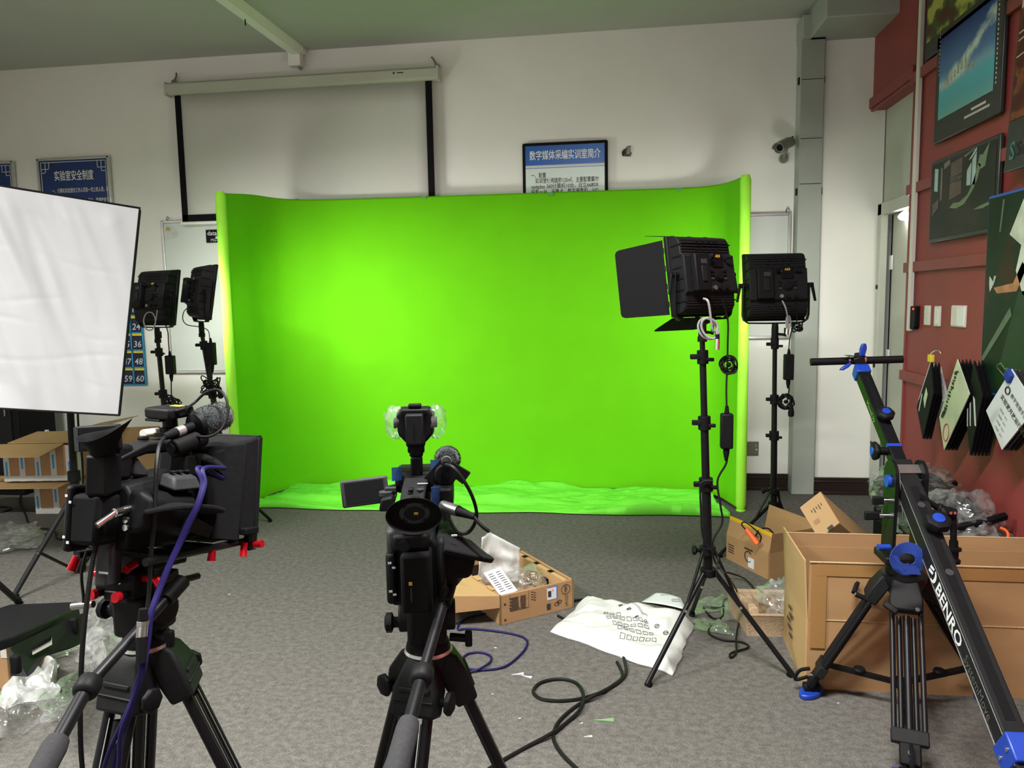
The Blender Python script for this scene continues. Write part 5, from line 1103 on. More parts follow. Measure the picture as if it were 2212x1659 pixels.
x0 = PD(309, 1340, 1.44); xl = thing('xlr_connector', 'silver and black cable connector hanging against the left tripod', 'connector', x0)
MB().cyl(x0, PD(306, 1376, 1.44), .0105, n=16).build('metal_shell', 'chrome', xl, world=True); MB().cyl(PD(306, 1376, 1.44), PD(305, 1432, 1.43), .0110, .009, n=16).build('boot', 'blk2', xl, world=True); MB().cyl(PD(309, 1315, 1.44), x0, .008, .010, n=14).build('upper_boot', 'blk2', xl, world=True)
for k in range(3): MB().lathe([(.0109, 0), (.0112, .001), (.0109, .002)], basis(x0.lerp(PD(306, 1376, 1.44), .1 + k * .1), RIGHT, FWD, UP)).build('shell_groove', 'steel', xl, world=True)
# blue film
for c_, d_, r_ in (((.052, .05, .245), (.002, .03, .05), 15), ((.03, .06, .262), (.03, .03, .002), 0)): B('protective_film', 'bluetape', c1, ((0, 0, 0), d_), M=T(*c_) @ RZ(r_))
# receiver on top
rc = thing('wireless_receiver', 'flat black wireless audio receiver with amber display atop the left camcorder', 'receiver', W1(.0, .06, .262), rotz=-20)
B('receiver_body', 'blk', rc, ((.0, .0, .040), (.085, .066, .024)), bevel=.006)
B('amber_display', 'lcd', rc, ((.012, .012, .0525), (.032, .016, .001))); B('brand_mark', 'mgrey', rc, ((-.005, -.015, .0525), (.022, .004, .0008)))
MB().cyl((0, 0, .005), (0, 0, .028), .016, n=16).build('shoe_post', 'blk', rc); MB().lathe([(.022, 0), (.022, .008), (.016, .010)], T(0, 0, -.003), n=16).build('shoe_foot', 'blk', rc)
B('belt_clip', 'blk', rc, ((-.02, -.01, .024), (.05, .04, .006)), bevel=.002)
a0 = rc.matrix_basis @ Vector((.044, -.015, .045))
MB().cyl(a0, a0 + RIGHT * .02 + UP * .006, .005).build('antenna_plug', 'blk', rc, world=True)
cable('thin black lead arching from the receiver over the furry microphone', [a0 + RIGHT * .018 + UP * .005, PD(420, 870, 1.70), PD(445, 848, 1.70), PD(472, 842, 1.70), PD(488, 860, 1.69), PD(492, 895, 1.68), PD(480, 925, 1.67), PD(455, 942, 1.66), PD(425, 943, 1.66)], .003, 'cable')
# furry mic left
p0, p1 = PD(352, 945, 1.60), PD(490, 893, 1.76)
mc = thing('shotgun_microphone', 'long furry grey microphone above the square hood of the left camcorder', 'microphone', p0)
d = (p1 - p0).normalized(); o_ = d.orthogonal().normalized(); pm = p0.lerp(p1, .50)
furry(mc, basis(pm, o_, d.cross(o_), d), .031, (p1 - pm).length, 9)
MB().cyl(p0.lerp(p1, .16), pm + d * .01, .0105, n=16).build('mic_tube', 'blk', mc, world=True); MB().cyl(p0.lerp(p1, .19), p0.lerp(p1, .30), .0112, n=16).build('mic_band', 'silverline', mc, world=True)
MB().lathe([(.0105, -.012), (.026, -.006), (.030, .004)], basis(pm, o_, d.cross(o_), d), n=20).build('mic_collar', 'blk', mc, world=True)
MB().cyl(p0.lerp(p1, .17), p0.lerp(p1, .02), .011, .007, n=14).build('mic_plug', 'blk2', mc, world=True)
MB().tube(spline([p0.lerp(p1, .03), PD(344, 965, 1.56), PD(338, 1010, 1.53), PD(336, 1060, 1.52), PD(333, 1130, 1.51), PD(326, 1200, 1.51), PD(322, 1280, 1.51), PD(316, 1330, 1.50)], 6), .0042).build('mic_lead', 'cable', mc, world=True)
q = p0.lerp(p1, .38) - UP * .032
MB().cyl(q - d * .045, q + d * .04, .021, n=18).build('mic_holder', 'blk', c1, world=True, bevel=.004); MB().cyl(q - d * .050, q - d * .043, .012, n=16).build('holder_bore', 'screenblk', c1, world=True)
MB().cyl(q - UP * .02, q - UP * .05 - RIGHT * .03, .010).build('holder_arm', 'blk', c1, world=True)
# square hood (prompter)
hd = MB().loft([[Vector(p) for p in ((-.07, .11, .045), (.08, .11, .045), (.08, .11, .215), (-.07, .11, .215))], [Vector(p) for p in ((-.10, .17, .030), (.108, .17, .030), (.108, .17, .235), (-.10, .17, .235))],
                [Vector(p) for p in ((-.12, .215, .022), (.120, .215, .022), (.120, .215, .250), (-.12, .215, .250))], [Vector(p) for p in ((-.12, .225, .022), (.120, .225, .022), (.120, .225, .250), (-.12, .225, .250))]]).build('square_hood', 'blackfab', c1, bevel=.006, seg=2)
MB().loft([[Vector(p) for p in ((.06, .10, .02), (.115, .165, .01), (.115, .175, .235), (.06, .11, .225))], [Vector(p) for p in ((.066, .095, .02), (.121, .160, .01), (.121, .170, .235), (.066, .105, .225))]]).build('hood_flap', 'blackfab', c1, bevel=.004)
B('hood_rim', 'dgrey', c1, ((.120, .221, .136), (.006, .016, .225)), ((0, .221, .250), (.24, .016, .006)), bevel=.002)
B('hood_latch', 'blk2', c1, ((.118, .20, .03), (.02, .05, .016)), M=T(0, 0, 0), bevel=.003)
# rod rig
for x in (-.075, .095): MB().cyl((x, -.10, .002), (x, .235, .002), .0085, n=12).build('upper_rod', 'blkmet', c1)
B('rig_plate', 'blk', c1, ((.01, -.02, .002), (.15, .05, .016)), ((.01, .10, .002), (.15, .035, .014)), bevel=.003)
B('glass_tray', 'mgrey', c1, ((.0, .17, .012), (.15, .09, .008)), bevel=.003)
B('front_bracket', 'blkmet', c1, ((.105, .225, .018), (.02, .03, .075)), bevel=.004)
for z in (.04, .028): MB().cyl((.105, .208, z), (.105, .211, z), .005, n=10).build('bracket_bolt', 'chrome', c1)
for (p_, q_) in (((-.078, -.095, .0), (-.082, -.105, -.028)), ((.035, -.06, -.012), (.035, -.085, -.02)), ((.106, .20, .0), (.112, .19, -.03)), ((.118, .222, -.006), (.140, .222, -.002)), ((.096, .10, -.002), (.098, .095, -.026))):
    mb = MB(); mb.cyl(p_, q_, .008, .0095, n=10); mb.build('red_knob', 'redmet', c1)
MB().box((.0, -.03, -.03), (.036, .03, .075)).build('riser_plate', 'dgrey', c1, bevel=.003)
MB().box((-.035, -.028, .0), (.03, .04, .11), T(.04, -.07, .005)).build('rear_riser', 'mgrey', c1, bevel=.004)
B('brand_mark', 'paper', c1, ((.012, -.1185, -.022), (.022, .001, .004)))
bk = B('rod_block', 'blk', c1, ((0, -.045, -.055), (.098, .06, .05)), bevel=.004)
for x in (-.014, .014): MB().cyl((x, -.076, -.045), (x, -.079, -.045), .0065, n=12).build('bolt', 'chrome', bk)
B('scale_strip', 'mgrey', bk, ((-.005, -.076, -.074), (.042, .001, .005)))
for x in (-.03, .03):
    MB().cyl((x, -.095, -.072), (x, .14, -.072), .0078, n=14).build('lower_rod', 'blkmet', c1)
    MB().cyl((x, -.104, -.072), (x, -.093, -.072), .0105, n=16).build('red_end_cap', 'redmet', c1)
for s_ in (-1, 1): MB().cyl((s_ * .048, -.05, -.042), (s_ * .082, -.05, -.042), .0075, n=12).build('red_knob', 'redmet', c1)
MB().cyl((.082, -.05, -.042), (.092, -.05, -.052), .010, .012, n=10).build('red_knob', 'redmet', c1)
MB().loft([[Vector((x, y, -.035)) for x, y in ((-.03, -.03), (.03, -.03), (.03, .10), (-.03, .10))], [Vector((x, y, .0)) for x, y in ((-.02, .03), (.02, .03), (.02, .12), (-.02, .12))]]).build('slide_base', 'blkmet', c1, bevel=.003)
MB().tube(spline([(-.05, -.10, .015), (-.055, -.105, -.03), (-.052, -.10, -.075), (-.05, -.10, -.09)], 4), .003).build('tether', 'cable', c1); MB().cyl((-.078, -.10, -.10), (-.030, -.095, -.092), .007, n=12).build('tether_plug', 'steel', c1)
bowl1 = W1(.005, .02, -.195)
tp1 = video_tripod('black video tripod under the left camcorder with blue cables', bowl1, (258, 18, 138), .33)
fluid_head(tp1, bowl1, -8.5, h=.115, bar=[PD(388, 1262, 1.60), PD(190, 1482, 1.36), PD(126, 1598, 1.26), PD(60, 1720, 1.17)])
# ================================================================== travel jib on its tripod
A = PY(1852, 782, 3.30); Z = PY(2206, 1652, 1.98)
ax = (Z - A).normalized(); L = (Z - A).length
sd = ax.cross(Vector((0, 0, 1))).normalized()      # horizontal, across the arm
if sd.x > 0: sd = -sd                               # toward the left face
nu = sd.cross(ax).normalized(); nu = nu if nu.z > 0 else -nu
jb = thing('camera_jib', 'long black camera jib arm with blue knobs and white lettering', 'camera crane', Vector((PZ(1945, 1480).x, 2.72, .30)))
def onarm(t, s=0.0, n=0.0): return A + ax * (t * L) + sd * s + nu * n
Ma = lambda t: basis(onarm(t), ax, sd, nu)
def seg(t0, t1, w, h): 
    l = (t1 - t0) * L; mb = MB(); mb.box((l / 2, 0, 0), (l, w, h), Ma(t0)); return mb
seg(.02, .46, .046, .046).build('upper_arm', 'blkmet', jb, world=True, bevel=.003)
lo_arm = seg(.36, 1.02, .062, .074).build('lower_arm', 'dgrey', jb, world=True, bevel=.005)
for s_ in (-1, 1):
    for n_ in (-1, 1):
        MB().box((.64 * L / 2, s_ * .0315, n_ * .030), (.64 * L, .0012, .0022), Ma(.37)).build('edge_line', 'silverline', lo_arm, world=True)
MB().box((.26 * L, 0, .0373), (.50 * L, .026, .001), Ma(.43)).build('top_groove', 'blk2', lo_arm, world=True)
for t_ in (.49, .655): MB().cyl(onarm(t_, 0, .036), onarm(t_, 0, .0385), .012, n=18).build('pivot_pin', 'mgrey', lo_arm, world=True)
MB().box((.02 * L, 0, 0), (.045, .056, .056), Ma(.022)).build('blue_end_cap', 'blue', jb, world=True, bevel=.004)
MB().box((0, 0, 0), (.014, .050, .050), Ma(.31)).build('blue_band', 'blue', jb, world=True)
MB().box((0, -.010, .004), (.075, .088, .096), Ma(.985)).build('blue_clamp', 'blue', jb, world=True, bevel=.004)
for n_ in (-.02, .03): MB().cyl(onarm(.985, .034, n_), onarm(.985, .037, n_), .006).build('clamp_bolt', 'chrome', jb, world=True)
MB().box((.10 * L, 0, .0235), (.18 * L, .018, .002), Ma(.06)).build('top_groove', 'blk2', jb, world=True)
# lettering on the left face (reads along the arm, seen from the left)
Mt = lambda t, n, off: basis(onarm(t, off, n), ax, nu, sd) if ax.cross(nu).dot(sd) > 0 else basis(onarm(t, off, n), ax, nu, ax.cross(nu))
text('BENRO', .062, 'paper', Mt(.668, -.022, .0325), jb, bold=.02, world=True, width=.200)
text('SystemMove', .045, 'steel', Mt(.815, -.016, .0325), jb, world=True, width=.18)
text('MoveUp', .032, 'silverline', Mt(.15, -.010, .0242), jb, world=True); text('18', .03, 'mgrey', Mt(.225, -.010, .0242), jb, world=True)
lg_ = MB(); Ml = Mt(.628, -.022, .0325) @ Matrix.Scale(.72, 4)
lg_.prism([(.0, .034), (.034, .050), (.034, .062), (.0, .050)], .001, Ml); lg_.build('emblem_bar', 'paper', jb, world=True, smooth=0)
lg_ = MB(); lg_.prism([(.0, .010), (.036, .026), (.036, .040), (.0, .026)], .001, Ml); lg_.build('emblem_bar', 'paper', jb, world=True, smooth=0)
pa = [(.044 + .030 * math.cos(a_), .030 + .034 * math.sin(a_)) for a_ in [math.radians(-110 + 22 * k) for k in range(10)]] + [(.044 + .012 * math.cos(a_), .030 + .026 * math.sin(a_)) for a_ in [math.radians(88 - 22 * k) for k in range(10)]]
lg_ = MB(); lg_.prism(pa, .001, Ml); lg_.build('emblem_curve', 'paper', jb, world=True, smooth=0)
# knobs
def knob(p, d, r=.038, h=.03, cap=True, stem=.02):
    d = Vector(d).normalized(); o_ = d.orthogonal().normalized(); M = basis(p, o_, d.cross(o_), d)
    n = 42; body = []
    for z_, f_ in ((0, .8), (.006, .97), (h * .7, 1.0), (h, .90), (h + .003, .70)):
        body.append([Vector((r * f_ * (1 + .045 * math.cos(7 * 2 * math.pi * k / n)) * math.cos(2 * math.pi * k / n), r * f_ * (1 + .045 * math.cos(7 * 2 * math.pi * k / n)) * math.sin(2 * math.pi * k / n), stem + z_)) for k in range(n)])
    k_ = MB().loft(body, M).build('knob', 'blk', jb, world=True)
    MB().cyl((0, 0, 0), (0, 0, stem), r * .45, n=16, M=M).build('knob_stem', 'blkmet', k_, world=True)
    if cap: MB().lathe([(r * .48, stem + h + .002), (r * .46, stem + h + .006), (.001, stem + h + .007)], M, n=20).build('blue_cap', 'blue', k_, world=True)
knob(onarm(.225, 0, .024), nu, .032, .022, stem=.014)
knob(onarm(.548, -.012, .036), nu, .040, .030, stem=.016)
knob(onarm(.315, .024, 0), sd, .034, .018, stem=.03)
# tee handle at the far end
tc = A + UP * .004; l0, l1 = PY(1751, 782, 3.30), PY(1950, 776, 3.30)
MB().cyl(l0, l1, .0155, n=18).build('tee_bar', 'blk', jb, world=True)
for q in (PY(1832, 779, 3.30), PY(1866, 777, 3.30)): MB().cyl(q - RIGHT * .004, q + RIGHT * .004, .018, n=18).build('bar_ring', 'chrome', jb, world=True)
MB().loft([[PY(a_, b_, 3.27) for a_, b_ in ((1843, 775), (1866, 770), (1872, 790), (1852, 800))], [PY(a_, b_, 3.34) for a_, b_ in ((1845, 762), (1860, 760), (1868, 790), (1852, 798))]]).build('tee_bracket', 'blkmet', jb, world=True, bevel=.004)
for a_, b_ in (((1862, 770), (1866, 742)), ((1836, 785), (1817, 800)), ((1846, 770), (1828, 767))):
    p0, p1 = PY(*a_, 3.28), PY(*b_, 3.27); MB().loft([[p0 + (RIGHT * i + FWD * j) * .009 for i, j in ((-1, -1), (1, -1), (1, 1), (-1, 1))], [p0.lerp(p1, .6) + (RIGHT * i * 1.3 + FWD * j) * .010 for i, j in ((-1, -1), (1, -1), (1, 1), (-1, 1))], [p1 + (RIGHT * i + FWD * j) * .008 for i, j in ((-1, -1), (1, -1), (1, 1), (-1, 1))]]).build('blue_wing_knob', 'blue', jb, world=True, bevel=.004)
# pivot yoke: two upright plates
pv = onarm(.405)
def plate(s_, name):
    c = pv + sd * s_; bt_ = Vector((c.x, c.y + .01, PY(1930, 1205, 2.72).z))
    fw = Vector((-sd.y, sd.x, 0)).normalized(); prof = []
    for a_ in range(0, 181, 20): prof.append(c + fw * (.055 * math.cos(math.radians(a_))) + Vector((0, 0, .02 + .055 * math.sin(math.radians(a_)))))
    prof += [bt_ - fw * .05, bt_ + fw * .05]
    MB().loft([[p + sd * .006 for p in prof], [p - sd * .006 for p in prof]]).build(name, 'blkmet', jb, world=True, smooth=0)
    return c, bt_
cl, bl = plate(.048, 'pivot_plate'); cr_, br_ = plate(-.048, 'pivot_plate')
MB().cyl(cl + sd * .006, cl + sd * .018, .022, n=24).build('blue_pivot_cap', 'blue', jb, world=True)
MB().cyl(cl, cr_, .012).build('pivot_axle', 'steel', jb, world=True)
for z_, w_ in ((-.07, .05), (-.125, .075)):
    q = cl + Vector((0, 0, z_)); MB().cyl(q, q + sd * w_ * .6, .009).build('lever_stem', 'chrome', jb, world=True); MB().loft([[q + sd * w_ * .5 + Vector((0, i * .011, j * .013)) for i, j in ((-1, -1), (1, -1), (1, 1), (-1, 1))], [q + sd * (w_ + .012) + Vector((0, i * .008, j * .016)) for i, j in ((-1, -1), (1, -1), (1, 1), (-1, 1))]]).build('lock_lever', 'blk', jb, world=True, bevel=.004)
MB().box((0, 0, .040), (.040, .104, .004), Ma(.392)).build('silver_bridge', 'alu', jb, world=True, bevel=.001)
MB().tube([cl + Vector((.012, -.03, .05)), cl + Vector((.02, -.035, -.02)), cl + Vector((.03, -.035, -.13))], .0035).build('safety_wire', 'alu', jb, world=True)
base = (bl + br_) / 2
MB().box((0, 0, -.012), (.15, .13, .028), T(*base) @ RZ(0)).build('yoke_base', 'blkmet', jb, world=True, bevel=.005)
MB().lathe([(.05, 0), (.052, .02), (.045, .04), (.04, .055)], T(base.x, base.y, base.z - .08), n=24).build('swivel', 'blk', jb, world=True)
# jib tripod
tb = Vector((base.x + .01, base.y, base.z - .075))
jt = thing('jib_tripod', 'black multi-tube tripod with blue foot pad under the jib', 'tripod', (tb.x, tb.y, 0))
MB().lathe([(.03, -.09), (.06, -.06), (.075, -.02), (.075, 0), (.05, .004)], T(*tb), n=28).build('bowl', 'blkmet', jt, world=True)
q = PY(1908, 1182, 2.62); MB().cyl(q - RIGHT * .018, q + RIGHT * .022, .010, n=14).build('blue_lever', 'blue', jt, world=True)
f0 = PZ(1752, 1500); f1 = PZ(1966, 1690); f2 = Vector((tb.x + .40, tb.y + .10, 0)); f2 = Vector((tb.x * 2 + tb.x - f0.x - f1.x + .02, tb.y * 3 - f0.y - f1.y, 0)); f2 = PZ(2125, 1508)
mids = []
for i, f_ in enumerate((f0, f1, f2)):
    d = Vector((f_.x - tb.x, f_.y - tb.y, 0)).normalized(); top = tb + d * .07 + Vector((0, 0, -.03)); tn = Vector((-d.y, d.x, 0)); ld = (f_ + Vector((0, 0, .05)) - top); LL = ld.length; ld.normalize(); out = tn.cross(ld); out = out if out.dot(d) > 0 else -out
    Ml = basis(top, tn, out, -ld)
    sh = MB().loft([[Vector(p) for p in ((-.052, -.02, -.085), (.052, -.02, -.085), (.052, .02, -.085), (-.052, .02, -.085))], [Vector(p) for p in ((-.052, -.024, -.04), (.052, -.024, -.04), (.052, .024, -.04), (-.052, .024, -.04))], [Vector(p) for p in ((-.04, -.03, .02), (.04, -.03, .02), (.04, .015, .025), (-.04, .015, .025))]], Ml).build('leg_shoulder', 'dgrey', jt, world=True, bevel=.006)
    MB().cyl((.03, .02, -.085), (.03, .05, -.09), .009, M=Ml).build('leg_lever', 'blk', sh, world=True); MB().box((.012, .045, -.105), (.05, .014, .022), Ml @ RY(35)).build('lever_tab', 'blk', sh, world=True, bevel=.004); MB().cyl((.03, .05, -.09), (.03, .053, -.09), .007, M=Ml).build('lever_bolt', 'chrome', sh, world=True)
    end = -LL * .85
    lg = MB()
    for x_ in (-.044, -.022, 0, .022, .044): lg.cyl((x_, 0 if abs(x_) != .022 else -.010, -.07 if abs(x_) > .03 else -.10), (x_, 0 if abs(x_) != .022 else -.010, end), .0085 if x_ else .0115, n=10, M=Ml)
    lg.build('leg', 'blkmet', jt, world=True)
    MB().box((0, 0, end), (.108, .030, .045), Ml).build('leg_clamp', 'dgrey', jt, world=True, bevel=.004)
    MB().box((0, 0, end - .05), (.062, .026, .07), Ml).build('lower_clamp', 'blk', jt, world=True, bevel=.006); MB().cyl((0, .012, end - .05), (0, .022, end - .05), .009, M=Ml).build('clamp_bolt', 'chrome', jt, world=True)
    MB().cyl((0, 0, end - .07), (0, 0, -LL + .02), .011, n=12, M=Ml).build('foot_post', 'blk', jt, world=True)
    MB().tube(spline([Ml @ Vector(p) for p in ((.0, .03, end - .03), (.0, .055, end - .06), (.0, .05, end - .10), (.0, .02, -LL + .01))], 5), .007).build('foot_band', 'blk2', jt, world=True)
    ft = MB(); pts = [(.062 * math.cos(a_), .034 * math.sin(a_)) for a_ in [2 * math.pi * k / 24 for k in range(24)]]
    ft.prism(pts, .020, T(f_.x, f_.y, .0) @ RZ(math.degrees(math.atan2(d.y, d.x)) + 60)); ft.build('foot_pad', 'blue', jt, world=True, bevel=.005)
    MB().cyl((f_.x - .028, f_.y, .028), (f_.x + .028, f_.y, .028), .020, n=16).build('foot_joint', 'blk', jt, world=True)
    mids.append(Ml @ Vector((0, -.01, end + .02)))
hub = Vector((tb.x, tb.y, .10)); MB().lathe([(.03, -.01), (.034, 0), (.03, .012)], T(*hub), n=18).build('spreader_hub', 'blk', jt, world=True)
for m_ in mids:
    sa = MB().strip([hub, hub.lerp(m_, .5), m_], .022, .014).build('spreader_arm', 'blkmet', jt, world=True)
    q = hub.lerp(m_, .55); MB().lathe([(.02, 0), (.022, .006), (.018, .014)], T(q.x, q.y, q.z + .006), n=16).build('spreader_knob', 'blk', sa, world=True)
# blue velcro strap on the tripod
vc = thing('velcro_strap', 'blue hook-and-loop strap wrapped at the top of the jib tripod', 'strap', PY(1960, 1210, 2.50))
c = PY(1962, 1208, 2.52); pts = [c + RIGHT * (.040 * math.cos(a_)) + UP * (.036 * math.sin(a_)) + FWD * (.012 * k / 20) for k, a_ in enumerate([math.radians(-70 + 17 * j) for j in range(22)])]
MB().strip(pts, .036, .003, up=FWD * -1 + RIGHT * .25).build('strap_loop', 'bluefab', vc, world=True)
MB().loft([[PY(a_, b_, 2.49) for a_, b_ in ((1926, 1200), (1938, 1200), (1952, 1226), (1958, 1236))], [PY(a_, b_, 2.495) for a_, b_ in ((1926, 1200), (1938, 1200), (1952, 1226), (1958, 1236))]]).build('strap_tail', 'bluefab', vc, world=True)
MB().loft([[PY(a_, b_, 2.48) for a_, b_ in ((1948, 1222), (1976, 1222), (1984, 1228), (1990, 1242), (1962, 1240))], [PY(a_, b_, 2.485) for a_, b_ in ((1948, 1222), (1976, 1222), (1984, 1228), (1990, 1242), (1962, 1240))]]).build('strap_tail', 'bluefab', vc, world=True)
# articulated arm
Yg = 2.66
ga = thing('articulated_arm', 'black jointed magic arm hanging off the right of the jib', 'mount arm', PY(1990, 1078, Yg))
g = lambda a_, b_: PY(a_, b_, Yg)
MB().cyl(g(1985, 1074), g(2002, 1082), .014, n=14).build('ball_joint', 'blk', ga, world=True)
MB().cyl(g(2000, 1081), g(2028, 1098), .010, n=14).build('arm_tube', 'blk', ga, world=True)
MB().cyl(g(2024, 1096), g(2050, 1108), .017, n=16).build('centre_joint', 'blk', ga, world=True, bevel=.004); MB().cyl(g(2034, 1100) - FWD * .01, g(2032, 1112) - FWD * .03, .012, n=8).build('centre_knob', 'blk', ga, world=True)
MB().cyl(g(2048, 1106), g(2062, 1110), .019, n=16).build('ball_joint', 'blk', ga, world=True)
for a_ in (2046, 2055): MB().cyl(g(a_, 1106) - FWD * .018, g(a_, 1106) - FWD * .022, .005).build('joint_bolt', 'chrome', ga, world=True)
MB().cyl(g(2059, 1108), g(2060, 1172), .0105, n=14).build('arm_tube', 'blk', ga, world=True); MB().cyl(g(2060, 1168), g(2060, 1182), .014, n=14).build('arm_ferrule', 'blk', ga, world=True)
p = g(2060, 1218); MB().lathe([(.012, 0), (.020, .004), (.021, .014), (.014, .020), (.014, .044), (.022, .048), (.022, .056), (.012, .060)], T(*p), n=20).build('end_spool', 'blkmet', ga, world=True)
# ================================================================== cartons
def wallq(mb, a, b, h, th, lean=0.0):
    """upright cardboard wall from floor point a to b, height h, leaning outwards"""
    a, b = Vector(a), Vector(b); d = (b - a).normalized(); n_ = Vector((d.y, -d.x, 0))
    t0 = [a, b, b + Vector((0, 0, h)) + n_ * lean, a + Vector((0, 0, h)) + n_ * lean]
    return mb.loft([t0, [p + n_ * th for p in t0]])
# big open carton at the right
cn = thing('large_carton', 'big open brown carton with raised flaps beneath the jib', 'box', (1.22, 3.06, 0))
x0, x1, y0, y1, hb, ht = .715, 1.735, 2.90, 3.32, .30, .53
zf = PY(1728, 1211, y0).z; zbk = PY(1690, 1152, y1).z; zcr = PY(1733, 1336, y0).z
P = [Vector((x0, y0, 0)), Vector((x1, y0, 0)), Vector((x1, y1, 0)), Vector((x0 + .01, y1, 0))]
names = (('front_wall', 0, 1, 'card'), ('right_wall', 1, 2, 'card'), ('back_wall', 2, 3, 'card'), ('left_wall', 3, 0, 'card2'))
for nm, i, j, m in names: wallq(MB(), P[i], P[j], zcr, .006).build(nm, m, cn, world=True)
up = Vector((0, 0, zcr + .001))
wallq(MB(), P[0] + up, P[1] + up, zf - zcr, .006, .004).build('front_flap', 'card', cn, world=True)
wallq(MB(), P[2] + up, P[3] + up, zbk - zcr, .006, .01).build('back_flap', 'card', cn, world=True)
wallq(MB(), P[3] + up, P[0] + up, zf - zcr + .002, .006, .012).build('left_flap', 'card2', cn, world=True)
wallq(MB(), P[1] + up, P[2] + up, zf - zcr, .006, .0).build('right_flap', 'card', cn, world=True)
q = Vector((0, -.05, 0)); wallq(MB(), P[2] + q + Vector((-.01, 0, .01)), P[3] + q + Vector((.012, 0, .01)), zbk - .05, .005).build('liner_board', 'card', cn, world=True)
MB().box(((x0 + x1) / 2, (y0 + y1) / 2, .006), (x1 - x0 - .02, y1 - y0 - .02, .008)).build('bottom', 'card', cn, world=True)
MB().box((x0 + .035, y0 - .0112, (zcr + zf) / 2 - .06), (.055, .002, zf - zcr + .10)).build('tape_strip', 'tape', cn, world=True)
MB().box((1.2, y0 - .0118, zf - .03), (.92, .002, .045), RZ(0)).build('tape_strip', 'tape', cn, world=True)
MB().box(((x0 + x1) / 2 + .01, y0 - .0068, zcr), (x1 - x0 - .04, .004, .003), T(0, 0, 0)).build('crease', 'cardedge', cn, world=True)
for a_, b_, z_, dy in ((P[2], P[3], zbk, .012), (P[0] + Vector((0, -.012, 0)), P[1] + Vector((0, -.012, 0)), zf, 0), (P[3] + Vector((-.014, 0, 0)), P[0] + Vector((-.014, 0, 0)), zf, 0)):
    MB().tube([a_ + Vector((0, dy - .0, z_)), b_ + Vector((0, dy, z_))], .0035, n=6).build('cut_edge', 'cardedge', cn, world=True)
for k in range(5): MB().box((x0 - .0075, 3.14 + .02 * (k % 3) - .0, .10 + k * .028), (.001, .05 + .012 * (k % 2), .012)).build('printed_mark', 'ink', cn, world=True)

# tilted carton behind it
def solid_box(name, label, M, d, m='card', tapes=(), marks=(), group=None):
    t = thing(name, label, 'box', M.translation); t.matrix_basis = M
    B('carton_body', m, t, ((0, 0, d[2] / 2), d), bevel=.003)
    for c_, s_ in tapes: B('tape_strip', 'tape', t, (c_, s_))
    for c_, s_ in marks: B('printed_mark', 'ink', t, (c_, s_))
    return t
tA, tB, tC = PY(1727, 1096, 3.72), PY(1772, 1061, 3.74), PY(1814, 1129, 3.66); tD = tA + tC - tB; tE = PY(1905, 1180, 4.15) - tB; tE = tE * .95
tb_ = thing('tipped_carton', 'tan carton tipped on its edge behind the big carton', 'box', (tD.x, tD.y, 0))
low = min((tD + tE).z, tD.z)
MB().loft([[tA, tB, tC, tD], [p + tE for p in (tA, tB, tC, tD)]]).build('carton_body', 'card2', tb_, world=True, bevel=.003)
fu, fv = (tC - tB).normalized(), (tA - tB).normalized(); fn = fu.cross(fv).normalized(); fn = fn if fn.dot(CAM - tA) > 0 else -fn
Mf = basis(tB + fn * .0012, fu, fv, fn)
for k in range(5): MB().box((.05 + .004 * (k % 2), .03 + k * .014, 0), (.012 + .012 * (k % 2), .004, .001), Mf).build('printed_mark', 'ink', tb_, world=True)
MB().box((.10, .09, 0), (.02, .03, .001), Mf).build('stain', 'tape', tb_, world=True); MB().box((.16, .05, 0), (.016, .03, .001), Mf).build('printed_mark', 'ink', tb_, world=True)
# small carton with yellow tape, orange tool
q = PZ(1660, 1252); q2 = PZ(1570, 1206); q3 = PZ(1690, 1210)
d = (q - q2); wS = d.length; ang = math.degrees(math.atan2(d.y, d.x))
sm = thing('taped_carton', 'small open brown carton sealed with yellow tape beside the far light stand', 'box', q2, rotz=ang)
hs = .145
wallq(MB(), (0, 0, 0), (wS, 0, 0), hs, .004).build('front_wall', 'card', sm); wallq(MB(), (wS, 0, 0), (wS, .26, 0), hs, .004).build('side_wall', 'card', sm); wallq(MB(), (wS, .26, 0), (0, .26, 0), hs, .004).build('back_wall', 'card', sm); wallq(MB(), (0, .26, 0), (0, 0, 0), hs, .004).build('side_wall', 'card', sm)
wallq(MB(), (0, 0, hs), (wS, 0, hs), .10, .004, -.03).build('front_flap', 'card', sm); wallq(MB(), (wS, .26, hs), (0, .26, hs), .14, .004, .03).build('back_flap', 'card', sm); wallq(MB(), (wS, 0, hs), (wS, .26, hs), .11, .004, .02).build('side_flap', 'card', sm)
B('bottom', 'card', sm, ((wS / 2, .13, .004), (wS - .01, .25, .006)))
MB().box((wS / 2, .024, hs + .082), (wS + .01, .006, .040), RX(0)).build('yellow_tape', 'ytape', sm); B('yellow_tape', 'ytape', sm, ((wS + .006, .19, .10), (.003, .04, .10)))
for k in range(4): B('printed_mark', 'ink', sm, ((.045, -.005, .05 + k * .014), (.05, .001, .006)))
MB().tube([(wS * .55 + .03 * math.cos(a_), -.006, .075 + .03 * math.sin(a_)) for a_ in [math.radians(40 + 28 * k) for k in range(11)]], .003, n=4).build('printed_swirl', 'ink', sm)
B('printed_mark', 'ink', sm, ((wS * .55, -.005, .115), (.07, .001, .010))); B('shipping_label', 'paper', sm, ((wS * .62, -.006, .045), (.05, .002, .055)), M=None)
ot = thing('orange_tool', 'orange handled tool with black cord poking out of the taped carton', 'tool', sm.matrix_basis @ Vector((.10, .10, hs + .02)))
MB().cyl(PY(1612, 1143, 4.12), PY(1636, 1175, 4.08), .013, .016, n=14).build('handle', 'orange', ot, world=True)
